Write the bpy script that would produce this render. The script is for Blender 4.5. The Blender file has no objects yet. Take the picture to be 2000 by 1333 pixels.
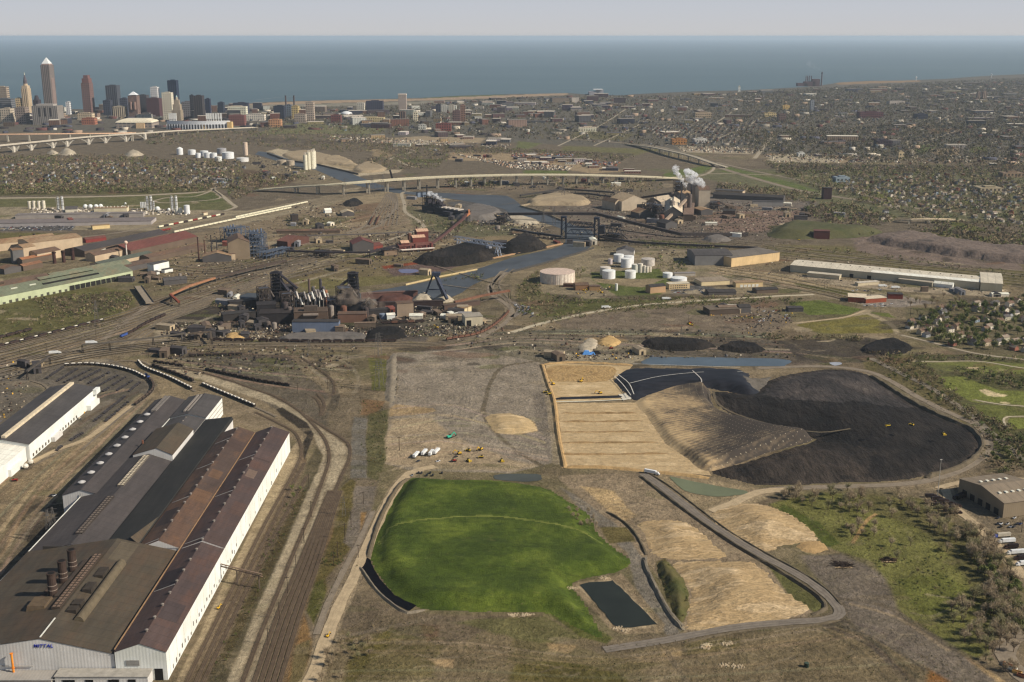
import bpy,math,random
import numpy as np
from mathutils import Vector
R=math.radians
rng=random.Random(11)
nrg=np.random.default_rng(5)
scn=bpy.context.scene
COL=scn.collection
# ---------------------------------------------------------------- camera geometry (photo is 2000 x 1333)
F,CZ,EYE=2250.0,420.0,71.0
PITCH=math.atan((666.5-EYE)/F)
CP,SP=math.cos(PITCH),math.sin(PITCH)
def P(px,py,z=0.0):
 a,b=(px-1000.0)/F,(666.5-py)/F
 dy,dz=CP+b*SP,-SP+b*CP
 t=(z-CZ)/dz
 return Vector((a*t,dy*t,z))
def PN(pts,z=0.0):
 return[(p.x,p.y)for p in(P(x,y,z)for x,y in pts)]
def ht(px,py,ty,z0=0.0):
 p=P(px,py,z0)
 k=(666.5-ty)/F
 return p.y*(k*CP-SP)/(CP+k*SP)+CZ-z0
def mpp(px,py,z=0.0):
 return(P(px+.5,py,z)-P(px-.5,py,z)).length
# ---------------------------------------------------------------- colour and materials
K=0.80
def s2l(c):
 c/=255.0
 return c/12.92 if c<=.04045 else((c+.055)/1.055)**2.4
def A(c):
 return tuple(min(.86,max(.004,s2l(v)/K))for v in c)
MATS={}
class NT:
 def __init__(s,name):
  s.m=bpy.data.materials.new(name);s.m.use_nodes=True
  s.n=s.m.node_tree.nodes;s.l=s.m.node_tree.links
  s.b=s.n['Principled BSDF'];s.b.inputs['Roughness'].default_value=.9
  s.b.inputs['Specular IOR Level'].default_value=.15
 def new(s,t,**kw):
  x=s.n.new(t)
  for k,v in kw.items():
   if k in x.inputs:x.inputs[k].default_value=v
   else:setattr(x,k,v)
  return x
 def link(s,a,b):s.l.new(a,b)
 def coord(s,kind='Object'):
  return s.new('ShaderNodeTexCoord').outputs[kind]
 def pos(s):return s.new('ShaderNodeNewGeometry').outputs['Position']
 def noise(s,vec,scale,detail=4,rough=.6,sc=None):
  if sc:
   mp=s.new('ShaderNodeMapping');mp.inputs['Scale'].default_value=sc
   s.link(vec,mp.inputs['Vector']);vec=mp.outputs[0]
  n=s.new('ShaderNodeTexNoise',Scale=scale,Detail=detail,Roughness=rough)
  s.link(vec,n.inputs['Vector']);return n.outputs['Fac']
 def ramp(s,fac,stops):
  r=s.new('ShaderNodeValToRGB');e=r.color_ramp.elements
  e[0].position=stops[0][0];e[0].color=(*stops[0][1],1)
  e[1].position=stops[-1][0];e[1].color=(*stops[-1][1],1)
  for p,c in stops[1:-1]:
   q=e.new(p);q.color=(*c,1)
  s.link(fac,r.inputs[0]);return r.outputs[0]
 def val(s,fac,a,b,lo,hi):
  r=s.new('ShaderNodeMapRange');s.link(fac,r.inputs[0])
  for i,v in enumerate((a,b,lo,hi)):r.inputs[i+1].default_value=v
  return r.outputs[0]
 def mix(s,fac,a,b,mode='MIX'):
  m=s.new('ShaderNodeMix',data_type='RGBA',blend_type=mode)
  for i,v in((0,fac),(6,a),(7,b)):
   if hasattr(v,'is_output'):s.link(v,m.inputs[i])
   else:m.inputs[i].default_value=v if i==0 else(*v,1)
  return m.outputs[2]
 def math(s,op,a,b=0.0):
  m=s.new('ShaderNodeMath',operation=op)
  for i,v in((0,a),(1,b)):
   if hasattr(v,'is_output'):s.link(v,m.inputs[i])
   else:m.inputs[i].default_value=v
  return m.outputs[0]
 def bump(s,fac,dist,strength=1.0):
  b=s.new('ShaderNodeBump',Strength=strength,Distance=dist)
  s.link(fac,b.inputs['Height']);s.link(b.outputs[0],s.b.inputs['Normal'])
 def color(s,c):s.link(c,s.b.inputs['Base Color'])
def mat(name,fn):
 if name not in MATS:MATS[name]=fn(NT(name))
 return MATS[name]
def plain(c,rough=.85,var=.22,scale=.25,spec=.15,metal=0):
 key='paint_%d_%d_%d_%g_%g'%(*c,rough,scale)
 def f(t):
  n=t.noise(t.pos(),scale,5);a=A(c)
  t.color(t.ramp(n,[(.3,tuple(x*(1-var)for x in a)),(.7,tuple(min(.86,x*(1+var))for x in a))]))
  t.b.inputs['Roughness'].default_value=rough;t.b.inputs['Specular IOR Level'].default_value=spec
  t.b.inputs['Metallic'].default_value=metal
  return t.m
 return mat(key,f)
def earth(name,c1,c2,c3=None,s1=.012,s2=.15,bump=.6,stretch=None,veg=None):
 def f(t):
  v=t.pos();c3_=c3 or c2
  big=t.noise(v,s1,5,.65,stretch);fine=t.noise(v,s2,6,.7,stretch);grit=t.noise(v,.9,3,.7)
  c=t.ramp(big,[(.32,A(c1)),(.5,A(c2)),(.68,A(c3_))])
  c=t.mix(t.val(fine,.25,.75,.55,1.4),(0,0,0),c)
  g=t.val(fine,.2,.8,.66,1.34)
  m=t.new('ShaderNodeVectorMath',operation='SCALE');t.link(t.ramp(big,[(.32,A(c1)),(.5,A(c2)),(.68,A(c3_))]),m.inputs[0])
  t.link(t.math('MULTIPLY',g,t.val(grit,.2,.8,.8,1.2)),m.inputs['Scale'])
  col=m.outputs[0]
  if veg:
   vn=t.noise(v,.03,6,.75)
   col=t.mix(t.val(vn,.5,.62,0,.8),col,A(veg))
  t.color(col);t.bump(t.math('ADD',fine,t.math('MULTIPLY',big,2.)),bump*3,.8)
  return t.m
 return mat(name,f)
def facade(wall,glass,su=6.,sv=3.8,gap=.35,mode='grid',rough=.7):
 key='wall_%s_%d_%d_%d_%d_%g_%g'%((mode,)+tuple(wall)+(glass[0],su,sv))
 def f(t):
  uv=t.new('ShaderNodeSeparateXYZ');t.link(t.coord('UV'),uv.inputs[0])
  fu=t.math('FRACT',t.math('DIVIDE',uv.outputs[0],su));fv=t.math('FRACT',t.math('DIVIDE',uv.outputs[1],sv))
  iu=t.math('GREATER_THAN',fu,gap);iv=t.math('GREATER_THAN',fv,gap)
  w=t.math('MULTIPLY',iu,iv)if mode=='grid' else(iv if mode=='band' else iu)
  n=t.noise(t.pos(),.03,5)
  a=A(wall);wc=t.ramp(n,[(.3,tuple(x*.85 for x in a)),(.7,tuple(min(.86,x*1.12)for x in a))])
  t.color(t.mix(w,wc,A(glass)))
  t.link(t.val(w,0,1,.85,.35),t.b.inputs['Roughness'])
  return t.m
 return mat(key,f)
def roofing(c1,c2,rust=None,stripe=1.5,name=None,amount=.5):
 key=name or 'roof_%d_%d_%d_%s'%(*c1,'rust' if rust else 'plain')
 def f(t):
  v=t.pos();n1=t.noise(v,.02,6,.7);n2=t.noise(v,.25,5,.7,(1,.12,1));n3=t.noise(v,1.2,3)
  c=t.ramp(n1,[(.34,A(c1)),(.66,A(c2))])
  if rust:
   k=t.noise(v,.035,7,.75,(1,.45,1))
   c=t.mix(t.val(k,.5-amount*.12,.72-amount*.12,0,.85),c,A(rust))
  m=t.new('ShaderNodeVectorMath',operation='SCALE');t.link(c,m.inputs[0])
  t.link(t.math('MULTIPLY',t.val(n2,.25,.75,.78,1.22),t.val(n3,.2,.8,.9,1.1)),m.inputs['Scale'])
  uv=t.new('ShaderNodeSeparateXYZ');t.link(t.coord('UV'),uv.inputs[0])
  seam=t.math('LESS_THAN',t.math('FRACT',t.math('DIVIDE',uv.outputs[1],stripe*6)),.05)
  t.color(t.mix(t.math('MULTIPLY',seam,.35),m.outputs[0],(.02,.018,.016)))
  t.b.inputs['Roughness'].default_value=.75
  t.bump(t.math('SINE',t.math('MULTIPLY',uv.outputs[1],6.28/stripe)),.1,.5)
  return t.m
 return mat(key,f)
def cladding(c,dirt=(95,85,70),stripe=2.2,rough=.7,name=None):
 key=name or 'cladding_%d_%d_%d'%tuple(c)
 def f(t):
  v=t.pos();n=t.noise(v,.3,5,.7,(1,1,.15));n1=t.noise(v,.05,4)
  a=A(c);col=t.ramp(n1,[(.35,tuple(x*.86 for x in a)),(.65,tuple(min(.86,x*1.06)for x in a))])
  col=t.mix(t.val(n,.52,.8,0,.22),col,A(dirt))
  uv=t.new('ShaderNodeSeparateXYZ');t.link(t.coord('UV'),uv.inputs[0])
  t.color(col);t.b.inputs['Roughness'].default_value=rough
  t.bump(t.math('SINE',t.math('MULTIPLY',uv.outputs[0],6.28/stripe)),.08,.25)
  return t.m
 return mat(key,f)
def water(name,c,rough=.12,wave=.25,ws=.35):
 def f(t):
  v=t.pos();n=t.noise(v,ws,4,.6,(1,.5,1));n2=t.noise(v,.02,4);a=A(c)
  t.color(t.ramp(n2,[(.3,tuple(x*.8 for x in a)),(.7,tuple(x*1.2 for x in a))]))
  t.b.inputs['Roughness'].default_value=rough;t.b.inputs['Specular IOR Level'].default_value=.07
  t.bump(n,wave,.5)
  return t.m
 return mat(name,f)
# ---------------------------------------------------------------- mesh builder
class MB:
 def __init__(s,loc=(0,0,0),rz=0.0):
  s.v=[];s.f=[];s.mi=[];s.uv=[];s.at(loc,rz)
 def at(s,loc=(0,0,0),rz=0.0):
  s.o=loc;s.c,s.s_=math.cos(rz),math.sin(rz);return s
 def T(s,p):
  return(p[0]*s.c-p[1]*s.s_+s.o[0],p[0]*s.s_+p[1]*s.c+s.o[1],p[2]+s.o[2])
 def poly(s,pts,mi=0):
  n=len(s.v);s.v+=[s.T(p)for p in pts];s.f.append(tuple(range(n,n+len(pts))));s.mi.append(mi)
  a,b,c=(Vector(pts[i])for i in(0,1,2));nn=(b-a).cross(c-a)
  if nn.length<1e-9:nn=Vector((0,0,1))
  nn.normalize()
  if abs(nn.z)<.6:
   t=Vector((-nn.y,nn.x,0)).normalized();s.uv+=[(Vector(p).dot(t),p[2])for p in pts]
  else:s.uv+=[(p[0],p[1])for p in pts]
 def box(s,x0,x1,y0,y1,z0,z1,mi=0,top=None,bottom=False):
  top=mi if top is None else top
  s.poly([(x0,y0,z0),(x1,y0,z0),(x1,y0,z1),(x0,y0,z1)],mi)
  s.poly([(x1,y0,z0),(x1,y1,z0),(x1,y1,z1),(x1,y0,z1)],mi)
  s.poly([(x1,y1,z0),(x0,y1,z0),(x0,y1,z1),(x1,y1,z1)],mi)
  s.poly([(x0,y1,z0),(x0,y0,z0),(x0,y0,z1),(x0,y1,z1)],mi)
  s.poly([(x0,y0,z1),(x1,y0,z1),(x1,y1,z1),(x0,y1,z1)],top)
  if bottom:s.poly([(x0,y1,z0),(x1,y1,z0),(x1,y0,z0),(x0,y0,z0)],mi)
  return s
 def frus(s,x0,x1,y0,y1,z0,z1,k,mi=0,top=None):
  cx,cy,hx,hy=(x0+x1)/2,(y0+y1)/2,(x1-x0)/2,(y1-y0)/2
  lo=[(cx-hx,cy-hy,z0),(cx+hx,cy-hy,z0),(cx+hx,cy+hy,z0),(cx-hx,cy+hy,z0)]
  hi=[(cx-hx*k,cy-hy*k,z1),(cx+hx*k,cy-hy*k,z1),(cx+hx*k,cy+hy*k,z1),(cx-hx*k,cy+hy*k,z1)]
  for i in range(4):
   j=(i+1)%4;s.poly([lo[i],lo[j],hi[j],hi[i]],mi)
  s.poly(hi,mi if top is None else top);return s
 def cyl(s,cx,cy,z0,z1,r0,r1=None,n=12,mi=0,top=None,cap=True):
  r1=r0 if r1 is None else r1
  a=[(math.cos(i*6.28318/n),math.sin(i*6.28318/n))for i in range(n)]
  for i in range(n):
   p,q=a[i],a[(i+1)%n]
   s.poly([(cx+p[0]*r0,cy+p[1]*r0,z0),(cx+q[0]*r0,cy+q[1]*r0,z0),(cx+q[0]*r1,cy+q[1]*r1,z1),(cx+p[0]*r1,cy+p[1]*r1,z1)],mi)
  if cap:s.poly([(cx+p[0]*r1,cy+p[1]*r1,z1)for p in a],mi if top is None else top)
  return s
 def dome(s,cx,cy,z0,r,h,n=12,k=3,mi=0):
  for j in range(k):
   a0,a1=j*1.5708/k,(j+1)*1.5708/k
   s.cyl(cx,cy,z0+h*math.sin(a0),z0+h*math.sin(a1),r*math.cos(a0),max(.01,r*math.cos(a1)),n,mi,cap=(j==k-1))
  return s
 def ball(s,cx,cy,cz,r,n=10,mi=0):
  for j in range(5):
   a0,a1=-1.5708+j*.6283,-1.5708+(j+1)*.6283
   s.cyl(cx,cy,cz+r*math.sin(a0),cz+r*math.sin(a1),max(.01,r*math.cos(a0)),max(.01,r*math.cos(a1)),n,mi,cap=False)
  return s
 def tube(s,p,q,r,n=6,mi=0,r1=None):
  p,q=Vector(p),Vector(q);d=(q-p).normalized();r1=r if r1 is None else r1
  u=d.orthogonal().normalized();w=d.cross(u)
  a=[u*math.cos(i*6.28318/n)+w*math.sin(i*6.28318/n)for i in range(n)]
  for i in range(n):
   j=(i+1)%n
   s.poly([p+a[i]*r,p+a[j]*r,q+a[j]*r1,q+a[i]*r1],mi)
  s.poly([q+x*r1 for x in a],mi);s.poly([p+x*r for x in reversed(a)],mi);return s
 def beam(s,p,q,w,h,mi=0):
  p,q=Vector(p),Vector(q);d=(q-p).normalized()
  u=Vector((-d.y,d.x,0));u=u.normalized()*w/2 if u.length>1e-4 else Vector((w/2,0,0))
  t=d.cross(u).normalized()*h/2
  a=[p-u-t,p+u-t,p+u+t,p-u+t];b=[x+(q-p)for x in a]
  for i in range(4):
   j=(i+1)%4;s.poly([a[i],a[j],b[j],b[i]],mi)
  s.poly(a[::-1],mi);s.poly(b,mi);return s
 def roof(s,x0,x1,y0,y1,ze,zr,mi=0,axis='y',over=.6,th=.35,xr=None):
  if axis=='x':
   o=(s.o,s.c,s.s_);c_,s_=s.c,s.s_
   s.c,s.s_=-s_,c_
   s.roof(y0,y1,-x1,-x0,ze,zr,mi,'y',over,th);s.o,s.c,s.s_=o;return s
  m=(x0+x1)/2 if xr is None else xr
  dz=(zr-ze)*over/max(.1,m-x0)
  A_=(x0-over,ze-dz);B_=(m,zr);C_=(x1+over,ze-dz);ya,yb=y0-over,y1+over
  for(p,q)in((A_,B_),(B_,C_)):
   s.poly([(p[0],ya,p[1]+th),(q[0],ya,q[1]+th),(q[0],yb,q[1]+th),(p[0],yb,p[1]+th)],mi)
   s.poly([(p[0],yb,p[1]),(q[0],yb,q[1]),(q[0],ya,q[1]),(p[0],ya,p[1])],mi)
   for yy,fl in((ya,0),(yb,1)):
    e=[(p[0],yy,p[1]),(q[0],yy,q[1]),(q[0],yy,q[1]+th),(p[0],yy,p[1]+th)]
    s.poly(e[::-1]if fl else e,mi)
  for p,fl in((A_,1),(C_,0)):
   e=[(p[0],ya,p[1]),(p[0],yb,p[1]),(p[0],yb,p[1]+th),(p[0],ya,p[1]+th)]
   s.poly(e[::-1]if fl else e,mi)
  return s
 def walls(s,x0,x1,y0,y1,z0,ze,zr,mi=0,axis='y',mend=None,xr=None):
  mend=mi if mend is None else mend
  if axis=='x':
   o=(s.o,s.c,s.s_);c_,s_=s.c,s.s_
   s.c,s.s_=-s_,c_;s.walls(y0,y1,-x1,-x0,z0,ze,zr,mi,'y',mend);s.o,s.c,s.s_=o;return s
  m=(x0+x1)/2 if xr is None else xr
  s.poly([(x0,y0,z0),(x1,y0,z0),(x1,y0,ze),(m,y0,zr),(x0,y0,ze)],mend)
  s.poly([(x1,y1,z0),(x0,y1,z0),(x0,y1,ze),(m,y1,zr),(x1,y1,ze)],mend)
  s.poly([(x1,y0,z0),(x1,y1,z0),(x1,y1,ze),(x1,y0,ze)],mi)
  s.poly([(x0,y1,z0),(x0,y0,z0),(x0,y0,ze),(x0,y1,ze)],mi)
  return s
 def prism(s,pts,z0,z1,mi=0,top=None):
  ar=sum(pts[i][0]*pts[(i+1)%len(pts)][1]-pts[(i+1)%len(pts)][0]*pts[i][1]for i in range(len(pts)))
  if ar<0:pts=pts[::-1]
  for i in range(len(pts)):
   a,b=pts[i],pts[(i+1)%len(pts)]
   s.poly([(*a,z0),(*b,z0),(*b,z1),(*a,z1)],mi)
  s.poly([(*p,z1)for p in pts],mi if top is None else top);return s
 def build(s,name,mats,parent=None,smooth=False):
  me=bpy.data.meshes.new(name);me.from_pydata(s.v,[],s.f)
  for m in(mats if isinstance(mats,(list,tuple))else[mats]):me.materials.append(m)
  me.polygons.foreach_set('material_index',s.mi)
  uv=me.uv_layers.new(name='UVMap');uv.data.foreach_set('uv',np.array(s.uv,dtype=np.float32).ravel())
  if smooth:me.polygons.foreach_set('use_smooth',[True]*len(s.f))
  me.update();o=bpy.data.objects.new(name,me);COL.objects.link(o)
  if parent:o.parent=parent
  return o
def tag(o,label=None,cat=None,group=None,kind=None):
 for k,v in(('label',label),('category',cat),('group',group),('kind',kind)):
  if v:o[k]=v
 return o
def thing(name,label,cat,loc=(0,0,0),rz=0.0,group=None):
 o=bpy.data.objects.new(name,None);COL.objects.link(o);o.empty_display_size=2
 o.location=loc;o.rotation_euler=(0,0,rz);return tag(o,label,cat,group)
KIDS={}
def copy_tree(o,loc,rz=0.0,scale=1.0,label=None,group=None):
 if o.name not in KIDS:KIDS[o.name]=list(o.children)
 c=o.copy();COL.objects.link(c);c.location=loc;c.rotation_euler=(0,0,rz)
 c.scale=(scale,)*3 if not isinstance(scale,tuple)else scale
 if label:c['label']=label
 if group:c['group']=group
 for ch in KIDS[o.name]:
  d=ch.copy();COL.objects.link(d);d.parent=c
  if ch.name not in KIDS:KIDS[ch.name]=list(ch.children)
  for g in KIDS[ch.name]:
   e=g.copy();COL.objects.link(e);e.parent=d
 return c
def mesh_np(name,V,Fc,mats,mi=None,col=None,smooth=False,parent=None):
 me=bpy.data.meshes.new(name);k=Fc.shape[1]
 me.vertices.add(len(V));me.vertices.foreach_set('co',np.ascontiguousarray(V,dtype=np.float32).ravel())
 me.loops.add(Fc.size);me.loops.foreach_set('vertex_index',np.ascontiguousarray(Fc,dtype=np.int32).ravel())
 me.polygons.add(len(Fc));me.polygons.foreach_set('loop_start',np.arange(0,Fc.size,k,dtype=np.int32))
 me.polygons.foreach_set('loop_total',np.full(len(Fc),k,dtype=np.int32))
 for m in(mats if isinstance(mats,(list,tuple))else[mats]):me.materials.append(m)
 if mi is not None:me.polygons.foreach_set('material_index',np.asarray(mi,dtype=np.int32))
 if smooth:me.polygons.foreach_set('use_smooth',np.ones(len(Fc),dtype=bool))
 me.update(calc_edges=True)
 if col is not None:
  at=me.color_attributes.new('Col','FLOAT_COLOR','POINT')
  c4=np.ones((len(V),4),dtype=np.float32);c4[:,:col.shape[1]]=col;at.data.foreach_set('color',c4.ravel())
 o=bpy.data.objects.new(name,me);COL.objects.link(o)
 if parent:o.parent=parent
 return o
# ---------------------------------------------------------------- noise, outlines and heights in plan
def _hash(i,j,sd):
 h=(i.astype(np.int64)*374761393+j.astype(np.int64)*668265263+sd*1274126177)&0x7fffffff
 h=((h^(h>>13))*1103515245)&0x7fffffff
 return((h^(h>>16))&0xffff)/65535.0
def vnoise(x,y,sd=0):
 i,j=np.floor(x),np.floor(y);fx,fy=x-i,y-j
 fx=fx*fx*(3-2*fx);fy=fy*fy*(3-2*fy)
 a,b,c,d=_hash(i,j,sd),_hash(i+1,j,sd),_hash(i,j+1,sd),_hash(i+1,j+1,sd)
 return(a+(b-a)*fx)*(1-fy)+(c+(d-c)*fx)*fy
def fbm(x,y,sd=0,o=4):
 r=np.zeros_like(x);a,t=.5,0.
 for k in range(o):
  r+=a*vnoise(x,y,sd+k);t+=a;a*=.5;x=x*2.03+17.1;y=y*2.03+5.7
 return r/t
def sdf(X,Y,poly):
 d=np.full(X.shape,1e18);ins=np.zeros(X.shape,dtype=bool);n=len(poly)
 for k in range(n):
  (ax,ay),(bx,by)=poly[k],poly[(k+1)%n]
  ex,ey=bx-ax,by-ay;wx,wy=X-ax,Y-ay
  t=np.clip((wx*ex+wy*ey)/max(ex*ex+ey*ey,1e-9),0,1)
  d=np.minimum(d,(wx-ex*t)**2+(wy-ey*t)**2)
  c=((ay>Y)!=(by>Y))
  if ay!=by:ins^=c&(X<(bx-ax)*(Y-ay)/(by-ay)+ax)
 return np.where(ins,1,-1)*np.sqrt(d)
def sst(a,b,x):
 t=np.clip((x-a)/(b-a),0,1);return t*t*(3-2*t)
def smooth_line(pts,step=None,closed=False):
 pts=[np.array(p,dtype=float)for p in pts];n=len(pts);out=[]
 rngk=range(n if closed else n-1)
 for i in rngk:
  p1,p2=pts[i],pts[(i+1)%n]
  p0=pts[(i-1)%n]if(closed or i>0)else 2*p1-p2
  p3=pts[(i+2)%n]if(closed or i+2<n)else 2*p2-p1
  L=np.linalg.norm(p2-p1);m=max(2,min(24,int(L/(step or 12))))
  for k in range(m):
   t=k/m
   out.append(.5*((2*p1)+(p2-p0)*t+(2*p0-5*p1+4*p2-p3)*t*t+(3*p1-p0-3*p2+p3)*t**3))
 if not closed:out.append(pts[-1])
 return out
def ribbon(name,px,w,z,m,kind='structure',label=None,cat=None,group=None,closed=False,step=12,world=False,jag=None,zs=None):
 pts=px if world else PN(px)
 L=smooth_line(pts,step,closed);n=len(L);V=[];Fc=[];uv=[];d=0
 for i,p in enumerate(L):
  q=L[min(i+1,n-1)]if not closed else L[(i+1)%n];o=L[max(i-1,0)]if not closed else L[i-1]
  t=q-o;t=t/max(np.linalg.norm(t),1e-6);nn=np.array((-t[1],t[0]));u=i/max(1,n-1)
  ww=w if not isinstance(w,(tuple,list))else w[0]+(w[1]-w[0])*u
  jg=(.0 if 'track' in name else .07*ww)if jag is None else jag;h1,h2=ww/2+rng.uniform(-jg,jg),ww/2+rng.uniform(-jg,jg)
  zz=z if zs is None else z+np.interp(u,*zs)
  if i:d+=np.linalg.norm(p-L[i-1])
  V+=[(*(p+nn*h1),zz),(*(p-nn*h2),zz)];uv+=[(-ww/2,d),(ww/2,d)]
 m_=n if closed else n-1
 for i in range(m_):
  j=(i+1)%n;Fc.append((2*i+1,2*j+1,2*j,2*i))
 me=bpy.data.meshes.new(name);me.from_pydata(V,[],Fc);me.materials.append(m)
 ul=me.uv_layers.new(name='UVMap')
 ul.data.foreach_set('uv',np.array([uv[k]for f in Fc for k in f],dtype=np.float32).ravel())
 o=bpy.data.objects.new(name,me);COL.objects.link(o)
 if kind=='structure' and m.name in SHOULDER:PAINT.append(('l',SHOULDER[m.name],[tuple(p)for p in L[::2]]+[tuple(L[-1])],1.5,3.0,.6,(w if not isinstance(w,(tuple,list))else w[0])*1.25+2))
 return tag(o,label,cat,group,kind)
SHOULDER={'dirt_road':(150,133,107),'slag_road':(116,103,86),'concrete_road':(146,131,106),'asphalt_road':(98,87,72),'pale_road':(134,120,98),'rail_track':(126,112,90),'rail_track_dark':(104,90,72)};PAINT=[]
def sheet(name,px,z,m,kind='structure',label=None,jag=None,smooth=True,cat=None,step=8,world=False):
 pts=px if world else PN(px)
 if smooth:pts=smooth_line(pts,step,True)
 else:
  q=[np.array(p,float)for p in pts];pts=[]
  for a,b in zip(q,q[1:]+q[:1]):n=max(1,int(np.linalg.norm(b-a)/4));pts+=[a+(b-a)*k/n for k in range(n)]
 if jag is None:jag=.6
 if jag:pts=[p+np.array((rng.uniform(-jag,jag),rng.uniform(-jag,jag)))for p in pts]
 mb=MB();pts=[tuple(p)for p in pts]
 ar=sum(pts[i][0]*pts[(i+1)%len(pts)][1]-pts[(i+1)%len(pts)][0]*pts[i][1]for i in range(len(pts)))
 if ar<0:pts=pts[::-1]
 mb.poly([(p[0],p[1],z)for p in pts]);o=mb.build(name,m)
 return tag(o,label,cat,None,kind)
def heap(name,px,m,prof,res=4.0,kind='structure',label=None,cat=None,rough=.4,rs=.06,group=None,smooth=True,world=False,mi_fn=None,col=None,sm_shade=True,z0=0.0,rag=2.4):
 pts=px if world else PN(px)
 if smooth:pts=[tuple(p)for p in smooth_line(pts,10,True)]
 xs,ys=[p[0]for p in pts],[p[1]for p in pts]
 gx=np.arange(min(xs)-2*res,max(xs)+3*res,res);gy=np.arange(min(ys)-2*res,max(ys)+3*res,res)
 X,Y=np.meshgrid(gx,gy);D=sdf(X,Y,pts)+(fbm(X/(res*2.2),Y/(res*2.2),13,3)-.5)*res*rag
 H=prof(np.maximum(D,0),X,Y)+(fbm(X*rs,Y*rs,3)-.5)*2*rough*sst(0,4*res,D)
 H=np.where(D<0,np.maximum(D*.5,-1.5)-.3,H+.05)
 keep=D>-1.5*res;ny,nx=X.shape
 idx=np.arange(nx*ny).reshape(ny,nx)
 q=np.stack([idx[:-1,:-1],idx[:-1,1:],idx[1:,1:],idx[1:,:-1]],-1).reshape(-1,4)
 q=q[keep.ravel()[q].all(1)]
 used=np.unique(q);mp=np.full(nx*ny,-1);mp[used]=np.arange(len(used))
 V=np.stack([X.ravel(),Y.ravel(),H.ravel()+z0],-1)[used]
 mi=None
 if mi_fn:
  c=V[mp[q]].mean(1);mi=mi_fn(c[:,0],c[:,1],c[:,2])
 o=mesh_np(name,V,mp[q],m,mi,None if col is None else col(V[:,0],V[:,1],V[:,2]),smooth=sm_shade)
 return tag(o,label,cat,group,kind)
# ================================================================ GROUND: one sheet, painted by what covers it, with some shade
def olive(c):return(c[0]+7,c[1]-5,c[2]+3)if c[1]>max(c[0],c[2])else c
def pg(c,px,soft=2.0,a=5.0,k=1.0):
 c=olive(c);PAINT.append(('p',c,PN(px),soft,a,k,None))
def ln(c,w,px,k=.8,soft=1.0,a=2.0):PAINT.append(('l',c,[tuple(p)for p in smooth_line(PN(px),15)],soft,a,k,w))
# --- far plain: city on the plateau, valley floor
pg((88,83,74),[(-600,150),(2700,140),(2700,330),(1400,300),(-600,262)],40,3)
pg((96,86,72),[(-600,262),(500,255),(1250,290),(1500,370),(2700,330),(2700,480),(-600,480)],40,4)
pg((92,90,66),[(1250,330),(2700,330),(2700,480),(1650,420),(1500,372)],30,5)
pg((74,90,52),[(820,188),(980,183),(990,188),(900,193),(830,194)],10,2)
pg((142,122,100),[(480,203),(640,196),(820,193),(1000,186),(1110,181),(1110,186),(900,195),(640,202),(480,210)],10,2)
pg((118,112,98),[(480,206),(900,197),(900,202),(480,212)],10,2)
pg((126,104,80),[(1620,160),(1790,155),(1800,160),(1640,166)],20,3)
pg((76,90,54),[(640,243),(720,246),(700,258),(640,262)],15,4)
pg((100,98,70),[(560,240),(760,250),(740,262),(500,262)],15,4)
pg((86,92,60),[(1120,255),(1240,262),(1220,276),(1110,270)],20,6)
pg((84,98,56),[(1010,276),(1060,280),(1030,292),(1005,288)],10,3)
pg((88,96,58),[(1100,285),(1290,292),(1240,305),(1080,298)],15,6)
pg((78,96,52),[(1785,282),(1830,282),(1828,292),(1800,300),(1786,296)],8,3)
pg((84,100,52),[(1895,288),(1925,286),(1930,298),(1895,300)],8,3)
pg((134,116,92),[(1500,300),(1660,305),(1660,318),(1500,316)],10,5)
pg((150,138,116),[(1500,304),(1560,300),(1650,312),(1640,318),(1500,318)],8,4)
pg((128,112,90),[(1810,292),(1880,290),(1870,306),(1830,306)],8,4)
pg((142,130,110),[(1320,285),(1480,290),(1470,302),(1330,298)],10,5)
pg((116,94,76),[(1810,252),(1880,250),(1870,262),(1820,262)],20,5)
pg((80,72,62),[(1500,320),(2200,325),(2200,340),(1520,334)],15,4)
pg((84,94,56),[(1500,335),(1620,345),(1600,352),(1500,345)],10,5)
pg((150,130,102),[(880,298),(1010,300),(1240,335),(1160,340),(1000,318),(870,312)],14,8,.7)
pg((146,128,104),[(1000,290),(1120,298),(1110,312),(1000,308)],14,8,.6)
pg((142,126,102),[(830,266),(950,270),(940,280),(750,280),(740,272)],12,4,.9)
pg((150,138,118),[(740,275),(860,274),(840,282),(730,280)],12,5,.8)
pg((74,66,56),[(480,268),(780,278),(770,284),(480,278)],10,3,.8)
pg((76,68,56),[(850,284),(1240,300),(1230,306),(860,292)],10,3,.8)
pg((128,112,88),[(720,290),(765,296),(760,310),(730,305)],10,6)
pg((158,144,120),[(520,296),(545,291),(640,306),(705,335),(790,330),(770,338),(700,345),(610,322),(560,312),(535,302)],5,5)
pg((140,124,98),[(600,300),(690,318),(740,335),(690,335),(620,318)],6,5)
pg((72,84,46),[(770,312),(870,310),(860,318),(790,318)],8,4)
pg((116,104,82),[(480,300),(560,320),(680,345),(660,365),(480,350)],14,7,.7)
pg((88,74,60),[(470,330),(600,345),(540,368),(460,362)],14,8)
pg((78,96,48),[(1020,333),(1110,334),(1110,340),(1020,340)],8,3)
pg((78,98,48),[(1290,340),(1385,322),(1395,328),(1360,345),(1300,350)],8,4)
pg((76,96,48),[(1400,320),(1520,350),(1600,372),(1560,376),(1480,350),(1410,336)],8,4)
pg((110,98,78),[(1080,350),(1260,350),(1280,372),(1100,368)],10,6)
pg((104,92,76),[(780,345),(1060,352),(1070,378),(850,372)],10,6)
pg((82,92,54),[(-300,392),(330,380),(415,372),(460,398),(450,412),(300,408),(140,405),(-300,408)],6,4)
pg((76,84,48),[(-300,372),(400,366),(410,372),(330,380),(-300,385)],8,4)
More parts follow.
